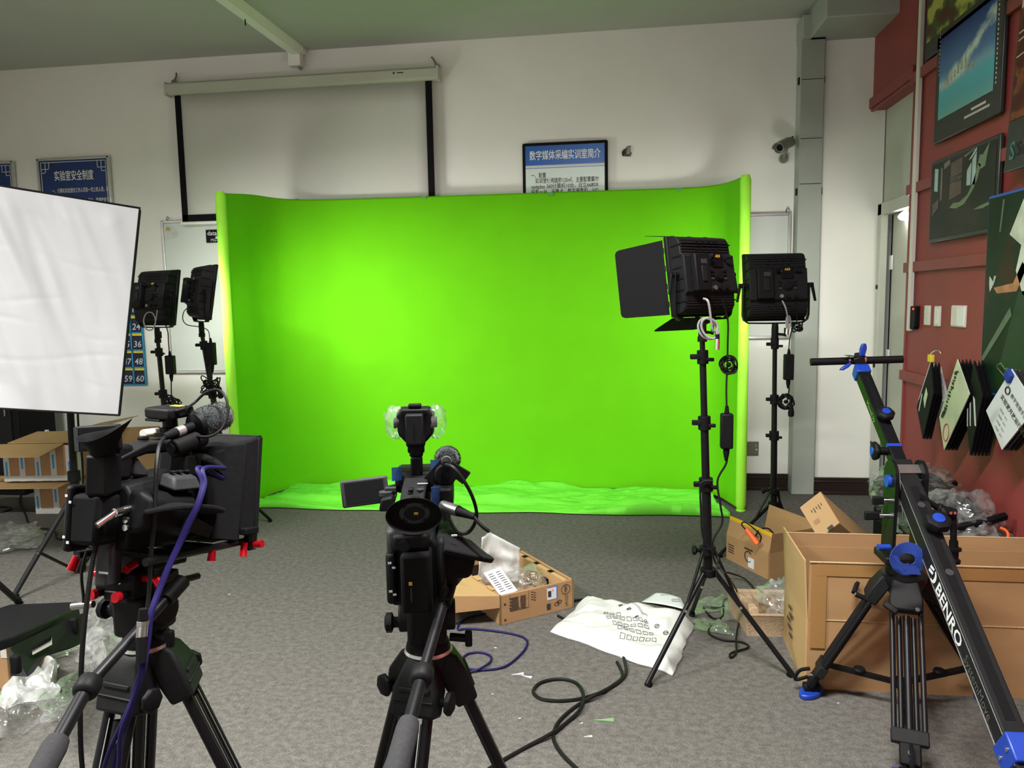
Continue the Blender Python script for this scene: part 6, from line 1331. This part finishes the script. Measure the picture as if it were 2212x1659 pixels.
MB().tube(spline([PY(1612, 1145, 4.12), PY(1602, 1133, 4.14), PY(1610, 1128, 4.15), PY(1632, 1145, 4.12), PY(1644, 1160, 4.12), PY(1640, 1172, 4.12)], 6), .004).build('cord', 'cable', ot, world=True)
MB().tube(spline([PY(1630, 1162, 4.14), PY(1640, 1145, 4.16), PY(1660, 1142, 4.18), PY(1676, 1160, 4.18)], 6), .004).build('cord', 'cable', ot, world=True)
# moulded pulp tray with plastic
qa, qb, qc = PZ(1607, 1376), PZ(1700, 1382), PZ(1583, 1268)
tw, tl = .34, .30
ty = thing('pulp_tray', 'moulded brown pulp packing tray holding clear plastic', 'tray', (qa.x + .005, qa.y, 0), rotz=2)
ring = lambda z, i: [Vector((i, i, z)), Vector((tw - i, i, z)), Vector((tw - i - .0, tl - i, z)), Vector((i - .03, tl - i, z))]
MB().loft([ring(0, .012), ring(.095, 0), ring(.105, -.006), ring(.105, .018), ring(.035, .03)], caps=False).build('tray_shell', 'pulp', ty, bevel=.006, smooth=50); MB().add(ring(.035, .03), [(0, 1, 2, 3)]).build('tray_floor', 'pulp', ty, smooth=0)
for k, (x, y, z, sx, sy, sz) in enumerate(((.05, tl - .05, .075, .07, .06, .09), (.15, tl - .06, .085, .06, .07, .10), (.06, .14, .07, .05, .07, .07), (.24, tl - .05, .08, .06, .05, .08))): MB().loft([[Vector((x + i * sx / 2 * f, y + j * sy / 2 * f, z_)) for i, j in ((-1, -1), (1, -1), (1, 1), (-1, 1))] for z_, f in ((.03, 1.2), (z, .95), (z + .02, .75))]).build('tray_rib', 'pulp', ty, bevel=.006)
pb_ = MB().blob((qa.x + .20, qa.y + .14, .13), (.24, .22, .15), 3, .38, 2.6, 36, 22).build('plastic_bag', 'clear', None, smooth=70); tag(pb_, 'crumpled clear plastic bag lying in the pulp tray', 'plastic bag')

# monitor box
pF, pG, pH = PZ(1080, 1352), PZ(1240, 1312), PZ(975, 1250)
d = pG - pF; wM = d.length; ang = math.degrees(math.atan2(d.y, d.x))
hM = PY(1072, 1288, pF.y).z
mo = thing('monitor_box', 'open brown monitor box with black printing and round logo', 'box', pF, rotz=ang)
dep = .52; hM = max(.13, hM); th = .012
B('front_wall', 'card', mo, ((wM / 2, th / 2, hM / 2), (wM, th, hM)), bevel=.002); B('right_wall', 'card', mo, ((wM - th / 2, dep / 2, hM / 2), (th, dep, hM)), bevel=.002); B('left_wall', 'card', mo, ((th / 2, dep / 2, hM / 2), (th, dep, hM)), bevel=.002); B('back_wall', 'card', mo, ((wM / 2, dep - th / 2, hM / 2), (wM, th, hM)), bevel=.002); B('bottom', 'card', mo, ((wM / 2, dep / 2, .004), (wM - .01, dep - .01, .008)))
B('inner_fold', 'card2', mo, ((wM - .032, dep / 2, hM * .55), (.022, dep - .05, hM * .85)), bevel=.002)
for y in (.16, .30, .42): B('fold_slot', 'blk2', mo, ((wM - .033, y, hM * .985), (.024, .03, .003)))
B('handle_hole', 'blk2', mo, ((wM - .0435, .20, hM * .55), (.002, .07, .04))); B('rear_window', 'base', mo, ((wM * .22, dep - th - .002, hM * .5), (wM * .25, .003, hM * .6)))
MB().loft([[Vector(p) for p in ((0, 0, hM), (0, dep, hM), (-.24, dep - .05, hM + .035), (-.30, .12, hM + .02))], [Vector(p) for p in ((0, 0, hM - .006), (0, dep, hM - .006), (-.24, dep - .05, hM + .029), (-.30, .12, hM + .014))]]).build('lid', 'card2', mo)
MB().loft([[Vector(p) for p in ((0, -.002, hM), (-.30, .118, hM + .02), (-.30, .118, hM - .07), (0, -.002, hM - .055))], [Vector(p) for p in ((0, .004, hM), (-.30, .124, hM + .02), (-.30, .124, hM - .07), (0, .004, hM - .055))]]).build('lid_skirt', 'card', mo)
for k, y in enumerate((.10, .25, .40)): B('lid_tooth', 'card2', mo, ((.012, y, hM + .006), (.03, .06, .006)), bevel=.002)
fm = lambda x, z: basis((x, -.0012, z), (1, 0, 0), (0, 0, 1), (0, -1, 0)); fr_ = lambda x, z: basis((x, -.0012, z), (0, 0, -1), (1, 0, 0), (0, -1, 0))
MB().tube([(wM - .048 + .024 * math.cos(a_), -.0012, hM - .040 + .024 * math.sin(a_)) for a_ in [k * math.pi / 12 for k in range(24)]], .0016, n=4, closed=True).build('logo_ring', 'ink', mo)
text('DELL', .020, 'ink', fr_(wM - .054, hM - .023), mo, bold=.03, width=.034); text('E2216H', .026, 'ink', fr_(wM - .052, hM - .072), mo, width=.05)
lb = B('shipping_label', 'paper', mo, ((wM - .125, -.001, hM - .042), (.056, .002, .062))); B('label_edge', 'bluesign', lb, ((wM - .099, -.0022, hM - .042), (.005, .001, .062)), ((wM - .125, -.0022, hM - .012), (.056, .001, .004)))
B('label_mark', 'orange', lb, ((wM - .122, -.0022, hM - .030), (.006, .001, .010))); B('label_text', 'mgrey', lb, ((wM - .140, -.0022, hM - .045), (.018, .001, .03)))
random.seed(6); mb = MB()
for k in range(13): mb.box((.075 + .003 * (k % 3), -.001, hM - .022 - k * .0052), (.035 + .02 * random.random(), .0012, .0022)); mb.box((.125, -.001, hM - .022 - k * .0052), (.022 + .012 * random.random(), .0012, .0022))
o = mb.build('fine_print', 'ink', mo); o['kind'] = 'stuff'
mb = MB()
for k in range(8): mb.box((.175 + .014 * (k % 2), -.001, hM - .015 - k * .006), (.012, .0012, .003))
o = mb.build('fine_print', 'ink', mo); o['kind'] = 'stuff'
B('print_frame', 'ink', mo, ((.055, -.001, hM - .045), (.0012, .0012, .08)), ((.155, -.001, hM - .045), (.0012, .0012, .08)), ((.105, -.001, hM - .085), (.10, .0012, .0012)))
text('CE', .026, 'ink', fm(wM - .115, .030), mo, bold=.02); B('certificate_mark', 'ink', mo, ((wM - .145, -.001, .035), (.022, .001, .03)), ((.028, -.001, hM - .045), (.010, .001, .010)), ((.028, -.001, .022), (.010, .001, .010)))
MB().tube([(wM - .085 + .013 * math.cos(a_), -.0012, .048 + .008 * math.sin(a_)) for a_ in [k * math.pi / 6 for k in range(12)]], .002, n=4, closed=True).build('eye_mark', 'ink', mo)
MM = mo.matrix_basis
# foam sleeve standing in it
def sleeve(u, v):
    x = .06 + .23 * u * (1 - .12 * v) + .02 * v; z = .05 + (.27 - .08 * max(0, u - .35) * 1.6) * v
    y = .36 + .03 * math.sin(u * 5) - .03 * v + .02 * noise.noise(Vector((u * 4, v * 4, 1)))
    return MM @ Vector((x, y, z))
sl = MB().grid(sleeve, 24, 20); sl.grid(lambda u, v: MM @ (MM.inverted() @ sleeve(u, v) + Vector((0, .035 * math.sin(math.pi * u) * (1 - .5 * v), 0))), 24, 20)
sl = sl.build('foam_sleeve', 'milky', None, solid=.002, smooth=70); tag(sl, 'white translucent foam sleeve standing up in the monitor box', 'packing sleeve')
bg = MB().blob(tuple(MM @ Vector((wM * .62, .20, .10))), (.20, .24, .13), 8, .30, 2.4, 36, 22).build('plastic_bag', 'clear', None, smooth=70); tag(bg, 'clear plastic bag with black print inside the monitor box', 'plastic bag')
mk_ = thing('warning_print', 'round black warning print on the bag in the monitor box', 'print', MM @ Vector((wM * .60, .10, .155)))
MB().tube([MM @ Vector((wM * .60 + .022 * math.cos(a_), .105 + .012 * math.sin(a_), .16 + .018 * math.sin(a_))) for a_ in [k * math.pi / 8 for k in range(16)]], .0016, n=4, closed=True).build('ring', 'ink', mk_, world=True)
mnl = thing('manual_sheet', 'white folded instruction sheet resting on the monitor box edge', 'paper', MM @ Vector((.09, .06, hM)))
Mn = MM @ T(.02, .035, hM - .012) @ RZ(14) @ RX(34)
MB().box((.055, .065, 0), (.105, .15, .004), Mn).build('sheet', 'paper', mnl, world=True)
mb = MB(); random.seed(9)
for k in range(9): mb.box((.03, .015 + k * .013, .0026), (.025 + .012 * random.random(), .003, .0006), Mn); mb.box((.078, .015 + k * .013, .0026), (.025 + .012 * random.random(), .003, .0006), Mn)
o = mb.build('fine_print', 'mgrey', mnl, world=True); o['kind'] = 'stuff'

# white foam bag lying on the carpet
cs = [PZ(1255, 1288, .05), PZ(1500, 1330, .05), PZ(1452, 1462, 0), PZ(1188, 1358, .02)]
def foam(u, v, top=True):
    p = cs[0].lerp(cs[1], u).lerp(cs[3].lerp(cs[2], u), v); e = min(1, min(u, 1 - u, v, 1 - v) * 6)
    edge = .02 * noise.noise(Vector((u * 5, v * 5, 2)))
    k = .5 + .5 * noise.noise(Vector((u * 2.2 + 4, v * 2.6, 1)))
    r_ = abs(noise.noise(Vector((u * 4 + v * 2, v * 3 - u, 7)))) * .035 + .012 * noise.noise(Vector((u * 12 + 5 * v, v * 9, 3)))
    z = .006 + (e ** .6) * (.018 + .055 * k + r_ * .9) + (.05 * (1 - v) ** 3 * e)
    if not top: z = .003
    return Vector((p.x + edge, p.y + edge * .6, max(.003, z if top else .003)))
fb = thing('foam_bag', 'white foam film bag with printed warnings spread on the carpet', 'packing bag', (cs[3] + cs[1]) / 2 * 1.0)
fb.location.z = 0
MB().grid(lambda u, v: foam(u, v), 60, 40).build('bag_top', 'whitefoam', fb, world=True, smooth=80); MB().grid(lambda u, v: foam(u, v, False), 12, 10).build('bag_underside', 'whitefoam', fb, world=True)
def onfoam(u, v, d=.0025): return foam(u, v) + Vector((0, 0, d))
random.seed(3)
for r in range(5):
    for c in range(6):
        if r == 0 and c > 2: continue
        u0 = .36 + r * .095 + c * .020; v0 = .30 + r * .095 - c * .0 + c * .045 * 0
        u0, v0 = .33 + c * .045 + r * .055, .42 + r * .085 - c * .028 + .02
        if u0 > .93 or v0 > .95: continue
        q0, q1, q2, q3 = onfoam(u0, v0), onfoam(u0 + .030, v0 - .018), onfoam(u0 + .045, v0 + .030), onfoam(u0 + .015, v0 + .048)
        MB().tube([q0, q1, q2, q3], .0011, n=4, closed=True).build('print_block', 'ink', fb, world=True)
for k, (u0, v0) in enumerate(((.42, .22), (.50, .27), (.59, .32), (.68, .38), (.77, .43), (.85, .48))):
    MB().tube([onfoam(u0 + .018 * math.cos(a_), v0 + .03 * math.sin(a_)) for a_ in [j * math.pi / (5 if k > 3 else 2) for j in range(10 if k > 3 else 4)]], .0013, n=4, closed=True).build('warning_symbol', 'ink', fb, world=True)
    MB().tube([onfoam(u0 - .012, v0 + .018), onfoam(u0 + .012, v0 - .018)], .0012, n=4).build('warning_symbol', 'ink', fb, world=True)
for k in range(14): MB().tube([onfoam(.50 + k * .014, .17 + k * .008), onfoam(.505 + k * .014, .20 + k * .008)], .0009, n=4).build('print_dash', 'ink', fb, world=True)
# paper sheet
ps_ = [PZ(1418, 1280, .004), PZ(1470, 1291, .006), PZ(1484, 1318, .02), PZ(1386, 1300, .004)]
sh = thing('paper_sheet', 'white printed sheet on the carpet between foam bag and stand', 'paper', ps_[3])
MB().grid(lambda u, v: ps_[0].lerp(ps_[1], u).lerp(ps_[3].lerp(ps_[2], u), v) + Vector((0, 0, .006 * math.sin(3 * u))), 8, 8).build('sheet', 'paper', sh, world=True, solid=.001)
q = ps_[1].lerp(ps_[2], .5).lerp(ps_[3], .18); MB().tube([q + Vector((i, j, .012)) for i, j in ((-.02, 0), (.02, .0), (.02, .025), (-.02, .02))], .0012, n=4, closed=True).build('printed_diagram', 'ink', sh, world=True)
MB().tube([ps_[0].lerp(ps_[3], .4) + Vector((.05, 0, .008)), ps_[0].lerp(ps_[3], .4) + Vector((.09, 0, .008))], .0012, n=4).build('printed_line', 'ink', sh, world=True)
# green tinted bags round the stand foot
for k, (pts, lab, m) in enumerate((([(1497, 1300), (1590, 1290), (1590, 1318), (1500, 1330)], 'green tinted plastic bag behind the barn-door stand leg', 'cleargreen'), ([(1498, 1340), (1570, 1350), (1585, 1376), (1500, 1362)], 'flat green tinted zip bag between foam bag and pulp tray', 'cleargreen'), ([(1555, 1300), (1612, 1292), (1610, 1335), (1560, 1345)], 'clear printed plastic bag in front of the pulp tray', 'clear'))):
    Q = [PZ(a_, b_) for a_, b_ in pts]
    o = MB().grid(lambda u, v: Q[0].lerp(Q[1], u).lerp(Q[3].lerp(Q[2], u), v) + Vector((.015 * noise.noise(Vector((u * 5, v * 5, k))), 0, .006 + .05 * abs(noise.noise(Vector((u * 3, v * 3, k + .5)))) * min(1, 5 * min(u, 1 - u, v, 1 - v) + .1))), 24, 18).build('plastic_bag', m, None, smooth=70); tag(o, lab, 'plastic bag')
# ------------------------------------------------------------------ plastic-wrapped gear against the red wall
pile = [((2120, 1060), 4.15, (.44, .42, .26), 'clear', 21, 'clear plastic bag of dark gear on top of the heap by the red wall', .9), ((2040, 1125), 4.05, (.34, .34, .26), 'cleargreen', 22, 'greenish plastic bag of gear beside the jib in the heap', .8), ((2090, 1150), 3.72, (.34, .32, .24), 'hazy', 23, 'shiny crumpled plastic bag at the foot of the heap by the big carton', .6), ((2185, 1130), 3.75, (.36, .34, .30), 'hazy', 24, 'hazy grey plastic bag nearest the red wall skirting in the heap', .7), ((2030, 1105), 4.35, (.30, .26, .30), 'milky', 25, 'milky white plastic bag behind the heap of gear', .3)]
for k, ((a_, b_), y, dd, m, sd_, lab, fill) in enumerate(pile):
    c = PY(a_, b_, y); x = min(c.x, XR - dd[0] * .62); c = Vector((x, y, c.z))
    t = thing('gear_bag', lab, 'plastic bag', (c.x, c.y, max(0, c.z - dd[2] / 2)))
    MB().blob(c, dd, sd_, .22, 2.6, 56, 34).build('bag_film', m, t, world=True, smooth=60)
    MB().blob(c - Vector((0, 0, .02)), (dd[0] * .86, dd[1] * .84, dd[2] * .86), sd_ + 9, .25, 2.0).build('contents', 'blackfab' if m != 'milky' else 'paper', t, world=True, smooth=60)
    if k in (0, 3): MB().tube(spline([c + Vector((-.15, -.10, -.02)), c + Vector((-.05, -.15, .02)), c + Vector((.08, -.14, .05)), c + Vector((.16, -.10, .06))], 5), .02).build('handle', 'blk2', t, world=True)
c0 = PY(2060, 1150, 3.9)
for k, (cx, cy, y, h) in enumerate(((2060, 1150, 4.42, .24), (2150, 1150, 3.95, .26))):
    c = PY(cx, cy, y); t = thing('gear_case', ['black padded case buried under the plastic bags by the jib', 'black padded case buried under the plastic bags at the red wall'][k], 'case', (min(c.x - .02, XR - .17), y, 0))
    B('case_body', 'blackfab', t, ((0, .06, .14), (.30, .30, .28)), bevel=.03)
    B('case_zip', 'dgrey', t, ((0, .06, .20), (.304, .304, .012)), bevel=.004)
oc = thing('orange_cord_loop', 'bright orange cord loop showing at the front of the plastic heap', 'cable', PY(2165, 1150, 3.60))
MB().tube(spline([PY(2160, 1140, 3.60), PY(2172, 1145, 3.59), PY(2178, 1156, 3.58), PY(2174, 1170, 3.58)], 6), .006).build('cord', 'orange', oc, world=True)

# ------------------------------------------------------------------ taped cartons at the left
def taped(name, label, pts, h, flap=True, inset=0, z0=0.0, n=4, grp=None):
    a_, b_ = [PZ(*p, z0) for p in pts]; d = b_ - a_; w = d.length; ang = math.degrees(math.atan2(d.y, d.x)); t = thing(name, label, 'box', a_, rotz=ang, group=grp); dp = .42
    B('carton_body', 'card', t, ((w / 2, dp / 2, h / 2), (w, dp, h)), bevel=.004)
    for k in range(n): B('tape_strip', 'whitefoam', t, ((w * (.05 + k * .9 / (n - 1)), -.0012, h / 2), (.042, .0024, h + .002))); B('tape_print', 'cyanedge', t, ((w * (.05 + k * .9 / (n - 1)), -.0026, h * (.35 + .2 * (k % 2))), (.014, .001, h * .4)))
    B('tape_strip', 'whitefoam', t, ((w / 2, -.0016, .02), (w, .0024, .038)))
    B('tape_strip', 'whitefoam', t, ((w + .0012, dp * .2, h / 2), (.0024, .05, h)))
    return t, w, dp
zt1 = .17
t1, w1, d1 = taped('taped_box', 'lower brown carton with white tape under the softbox', [(80, 1110), (168, 1109)], .245, n=3)
B('side_flap', 'card2', t1, ((-.20, -.02, .25), (.62, .36, .006)), M=RY(0), bevel=.001)
for (u0, u1, y_, tl_) in ((-.35, w1 + .02, -.12, -8),): B('top_flap', 'card2', t1, (((u0 + u1) / 2, y_, 0), (u1 - u0, .24, .006)), M=T(0, 0, .262) @ RX(3))
t2, w2, d2 = taped('taped_box', 'upper brown carton with white tape and open flaps under the softbox', [(10, 1040), (160, 1038)], .255, z0=.275, n=5)
B('top_flap', 'card2', t2, ((w2 * .40, -.12, 0), (w2 * .95, .28, .006)), M=T(0, 0, .262) @ RX(8)); B('top_flap', 'card2', t2, ((w2 * .55, .20, 0), (w2, .34, .006)), M=T(0, 0, .27) @ RX(4)); B('top_flap', 'card2', t2, ((w2 + .14, .22, 0), (.30, .40, .006)), M=T(0, 0, .262) @ RY(-10))
# opened carton to the right of them
oc = thing('open_carton', 'opened empty carton with splayed flaps behind the softbox stand', 'box', PZ(230, 1120))
g = lambda a_, b_, y: PY(a_, b_, y)
panels = (('back_panel', 'card2', [(175, 985, 5.30), (232, 925, 5.35), (345, 920, 5.35), (345, 1060, 5.30), (230, 1050, 5.22)]), ('floor_flap', 'card2', [(145, 1118, 4.86), (225, 1118, 4.84), (245, 1048, 5.05), (168, 1052, 5.15)]), ('side_panel', 'card2', [(168, 990, 5.2), (235, 1000, 5.18), (232, 1052, 5.10), (170, 1050, 5.12)]))
for nm, m, pts in panels:
    Q = [g(*p) for p in pts]; Q = [Vector((p.x, p.y, max(p.z, .004))) for p in Q]; n_ = (Q[1] - Q[0]).cross(Q[2] - Q[0]).normalized() * .006
    MB().loft([Q, [p + n_ for p in Q]]).build(nm, m, oc, world=True, smooth=0)
# small bottle on the boxes
bq = PY(101, 928, 5.2); t = thing('small_bottle', 'tiny dark topped bottle standing behind the taped cartons', 'bottle', bq - Vector((0, 0, .03)))
MB().lathe([(.016, -.06), (.016, .02), (.010, .03)], n=14).build('bottle_body', 'milky', t); MB().cyl((0, 0, .03), (0, 0, .05), .011).build('bottle_cap', 'blk', t)
# dark cabinet at the left edge
p = PZ(45, 1036); dc = thing('black_cabinet', 'tall black cabinet standing behind the taped cartons', 'cabinet', (PY(20, 1000, 5.5).x - .25, 5.62, 0))
xr = PY(46, 900, 5.45).x - dc.location.x
B('carcass', 'blk', dc, ((xr - .30, 0, .62), (.60, .40, 1.24)), bevel=.01); B('cabinet_door', 'dgrey', dc, ((xr - .32, -.205, .62), (.52, .012, 1.16)), bevel=.004); B('door_pull', 'steel', dc, ((xr - .10, -.218, .70), (.012, .016, .10)), bevel=.003)
# floor leads at the left
cable('thin dark floor lead winding past the taped cartons', [PZ(45, 1068, .006), PZ(44, 1090, .006), PZ(55, 1112, .006), PZ(60, 1128, .006), PZ(75, 1140, .006), PZ(106, 1143, .006), PZ(120, 1150, .006), PZ(124, 1163, .006), PZ(158, 1170, .006), PZ(200, 1185, .006), PZ(240, 1202, .006), PZ(290, 1220, .006)], .006, 'cable')
cable('black lead looped on the carpet at the black cabinet', [PZ(-30, 1062, .006), PZ(10, 1064, .006), PZ(40, 1058, .006), PZ(70, 1052, .006)], .007, 'cable')
cable('short black cable loop on the carpet beside the clear bag', [PZ(-20, 1106, .006), PZ(5, 1106, .006), PZ(23, 1100, .006), PZ(15, 1095, .006), PZ(-10, 1096, .006)], .008, 'cable')
# clear bag far left
o = MB().blob(PZ(10, 1185) + Vector((-.05, .05, .05)), (.50, .42, .16), 41, .3, 2.2, 48, 26, flat=.004).build('plastic_bag', 'hazy', None, smooth=60); tag(o, 'pale clear plastic bag on the carpet left of the softbox stand', 'plastic bag')
# ------------------------------------------------------------------ black case and film at the lower left
pcs = PZ(70, 1435)
ec = thing('equipment_case', 'flat black equipment case tilted on plastic film beside the left tripod', 'case', PZ(60, 1420))
Mk = T(*PZ(85, 1425)) 
def qd(pts, y_): return [PD(a_, b_, d_) for a_, b_, d_ in pts]
tp = qd([(-30, 1320, 2.75), (20, 1306, 2.95), (168, 1299, 3.02), (170, 1312, 2.97), (30, 1375, 2.52), (-30, 1395, 2.42)], 0)
lo = [p - UP * .035 + FWD * .01 for p in tp]
MB().loft([tp, lo]).build('case_lid', 'blkmet', ec, world=True, bevel=.006)
fr1 = qd([(22, 1400, 2.50), (172, 1330, 2.93), (172, 1392, 2.88), (150, 1402, 2.80), (90, 1420, 2.62), (60, 1462, 2.46), (22, 1460, 2.44)], 0)
MB().loft([fr1, [p + FWD * .03 + UP * .004 for p in fr1]]).build('case_base', 'dgrey', ec, world=True, smooth=0)
hq = qd([(70, 1402, 2.55), (112, 1375, 2.66), (113, 1392, 2.655), (72, 1414, 2.545)], 0); MB().loft([[p - FWD * .004 for p in hq], [p - FWD * .001 for p in hq]]).build('handle_slot', 'whitefoam', ec, world=True, smooth=0)
hq = qd([(68, 1398, 2.54), (113, 1372, 2.65), (112, 1382, 2.65), (72, 1404, 2.54)], 0); MB().loft([[p - FWD * .006 for p in hq], [p - FWD * .003 for p in hq]]).build('handle_bar', 'blk2', ec, world=True, smooth=0)
for a_, b_, d_ in ((34, 1435, 2.42), (160, 1352, 2.86)): MB().box((0, 0, 0), (.03, .02, .06), T(*PD(a_, b_, d_))).build('case_latch', 'blk2', ec, world=True, bevel=.006)
eb = thing('carton_corner', 'brown carton corner with white tape next to the black case', 'box', PZ(10, 1490))
xx = PZ(22, 1492); zz = PY(22, 1385, xx.y).z
B('carton_body', 'card', eb, ((xx.x - .15, xx.y + .11, zz / 2), (.30, .22, zz)), world=True, bevel=.004)
B('tape_strip', 'whitefoam', eb, ((xx.x - .012, xx.y - .0012, zz - .035), (.026, .002, .07)), world=True); B('tape_strip', 'whitefoam', eb, ((xx.x - .15, xx.y + .11, zz + .002), (.304, .224, .003)), world=True)
films = (([(190, 1295), (290, 1290), (300, 1345), (160, 1400)], .10, 'clear', 51, 'crumpled clear film on the carpet behind the left tripod'), ([(150, 1380), (265, 1345), (255, 1450), (190, 1480)], .07, 'hazy', 52, 'shiny clear film heaped at the left tripod leg'), ([(20, 1455), (125, 1440), (135, 1500), (10, 1540)], .09, 'milky', 53, 'milky white foam film below the black case'), ([(-40, 1500), (120, 1490), (110, 1560), (-40, 1620)], .07, 'clear', 54, 'clear film sheet spread below the milky foam'), ([(130, 1470), (185, 1440), (175, 1510), (128, 1530)], .02, 'cleargreen', 55, 'flat green tinted bag with a yellow mark by the pan handle'), ([(95, 1500), (150, 1515), (140, 1580), (85, 1560)], .03, 'clear', 56, 'small clear bag under the left camcorder pan handle'), ([(95, 1395), (172, 1340), (178, 1400), (120, 1430)], .10, 'cleargreen', 57, 'green tinted film strip draped from the black case'))
for pts, amp, m, sd_, lab in films:
    Q = [PZ(a_, b_) for a_, b_ in pts]
    def ff(u, v):
        e = min(1, 4 * min(u, 1 - u, v, 1 - v) + .05); p = Q[0].lerp(Q[1], u).lerp(Q[3].lerp(Q[2], u), v); s_ = Vector((u * 3 + sd_, v * 3, sd_ * .3))
        return p + Vector((.05 * noise.noise(s_ * 1.4), .05 * noise.noise(s_ * 1.3 + Vector((9, 0, 0))), .006 + amp * e * (abs(noise.noise(s_)) * 1.1 + .35 * abs(noise.noise(s_ * 2.7)) + .15 * abs(noise.noise(s_ * 6)))))
    o = MB().grid(ff, 46, 40).build('plastic_film', m, None, smooth=50); tag(o, lab, 'plastic film')
# ------------------------------------------------------------------ cables and scraps on the carpet
z_ = .006
cable('blue-black cable curling on the carpet beside the centre tripod', [PZ(1050, 1325, z_), PZ(1010, 1335, z_), PZ(992, 1348, z_), PZ(990, 1360, z_), PZ(1010, 1358, z_), PZ(1060, 1362, z_), PZ(1110, 1370, z_), PZ(1135, 1380, z_), PZ(1138, 1395, z_), PZ(1120, 1418, z_), PZ(1090, 1440, z_), PZ(1050, 1447, z_), PZ(1020, 1446, z_), PZ(1002, 1440, z_), PZ(998, 1425, z_), PZ(1010, 1413, z_), PZ(1035, 1409, z_), PZ(1058, 1416, z_), PZ(1060, 1428, z_), PZ(1040, 1443, .014), PZ(1010, 1453, z_), PZ(985, 1460, z_)], .0048, 'bluecable', 'audio_cable')
cable('thick black cable looping across the carpet from under the foam bag', [PZ(1240, 1298, z_), PZ(1275, 1294, z_), PZ(1310, 1298, z_), PZ(1335, 1305, z_), PZ(1345, 1340, z_), PZ(1340, 1390, z_), PZ(1350, 1430, z_), PZ(1352, 1455, z_), PZ(1335, 1475, z_), PZ(1300, 1495, z_), PZ(1250, 1510, z_), PZ(1200, 1514, z_), PZ(1165, 1508, z_), PZ(1152, 1492, z_), PZ(1170, 1474, z_), PZ(1210, 1467, z_), PZ(1245, 1476, z_), PZ(1260, 1500, .014), PZ(1255, 1530, .016), PZ(1225, 1560, z_), PZ(1190, 1585, .014), PZ(1140, 1612, z_), PZ(1070, 1652, z_), PZ(1000, 1700, z_)], .0068, 'cable')
cable('second black cable crossing the loop and running towards the centre tripod', [PZ(1333, 1430, z_), PZ(1345, 1460, z_), PZ(1325, 1480, z_), PZ(1290, 1500, .018), PZ(1250, 1522, z_), PZ(1215, 1550, z_), PZ(1198, 1575, z_), PZ(1197, 1600, z_), PZ(1215, 1630, z_), PZ(1250, 1665, z_), PZ(1280, 1700, z_)], .0068, 'cable')
cable('short black lead under the monitor box corner', [PZ(1205, 1330, z_), PZ(1220, 1338, z_), PZ(1230, 1345, z_)], .006, 'cable')
scr = [((1118, 1457), .05, 15, 'paper'), ((1138, 1462), .045, -20, 'paper'), ((1070, 1400), .012, 0, 'paper'), ((1303, 1556), .075, 4, 'cleargreen'), ((1255, 1564), .015, 30, 'paper'), ((1270, 1592), .03, 10, 'paper'), ((1122, 1553), .010, 0, 'paper'), ((1064, 1500), .008, 0, 'paper'), ((495, 1285), .010, 0, 'paper'), ((1810, 1520), .008, 0, 'paper')]
labs = ['curled white paper sliver closest to the centre tripod loop', 'branched white paper sliver on the carpet', 'tiny white crumb inside the blue cable curl', 'pale green torn leaf of film on the carpet', 'tiny white crumb beside the green film scrap', 'thin white thread scrap on the foreground carpet', 'tiny white crumb left of the cable loop', 'white speck between the tripod and the cable loop', 'white speck on the carpet by the left tripod', 'white speck near the jib foot pad']
for (p_, l_, r_, m), lab in zip(scr, labs):
    q = PZ(*p_); pts = [(-l_ / 2, -l_ * .06), (0, -l_ * .10), (l_ / 2, -l_ * .18), (l_ / 2, l_ * .16), (0, l_ * .02)]
    o = MB().prism(pts, .003, T(q.x, q.y, .001) @ RZ(r_)).build('floor_scrap', mk('pale_green_film', (.16, .30, .13), .5, var=.1, vs_=30) if m == 'cleargreen' else m, None, smooth=0)
    tag(o, lab, 'scrap')
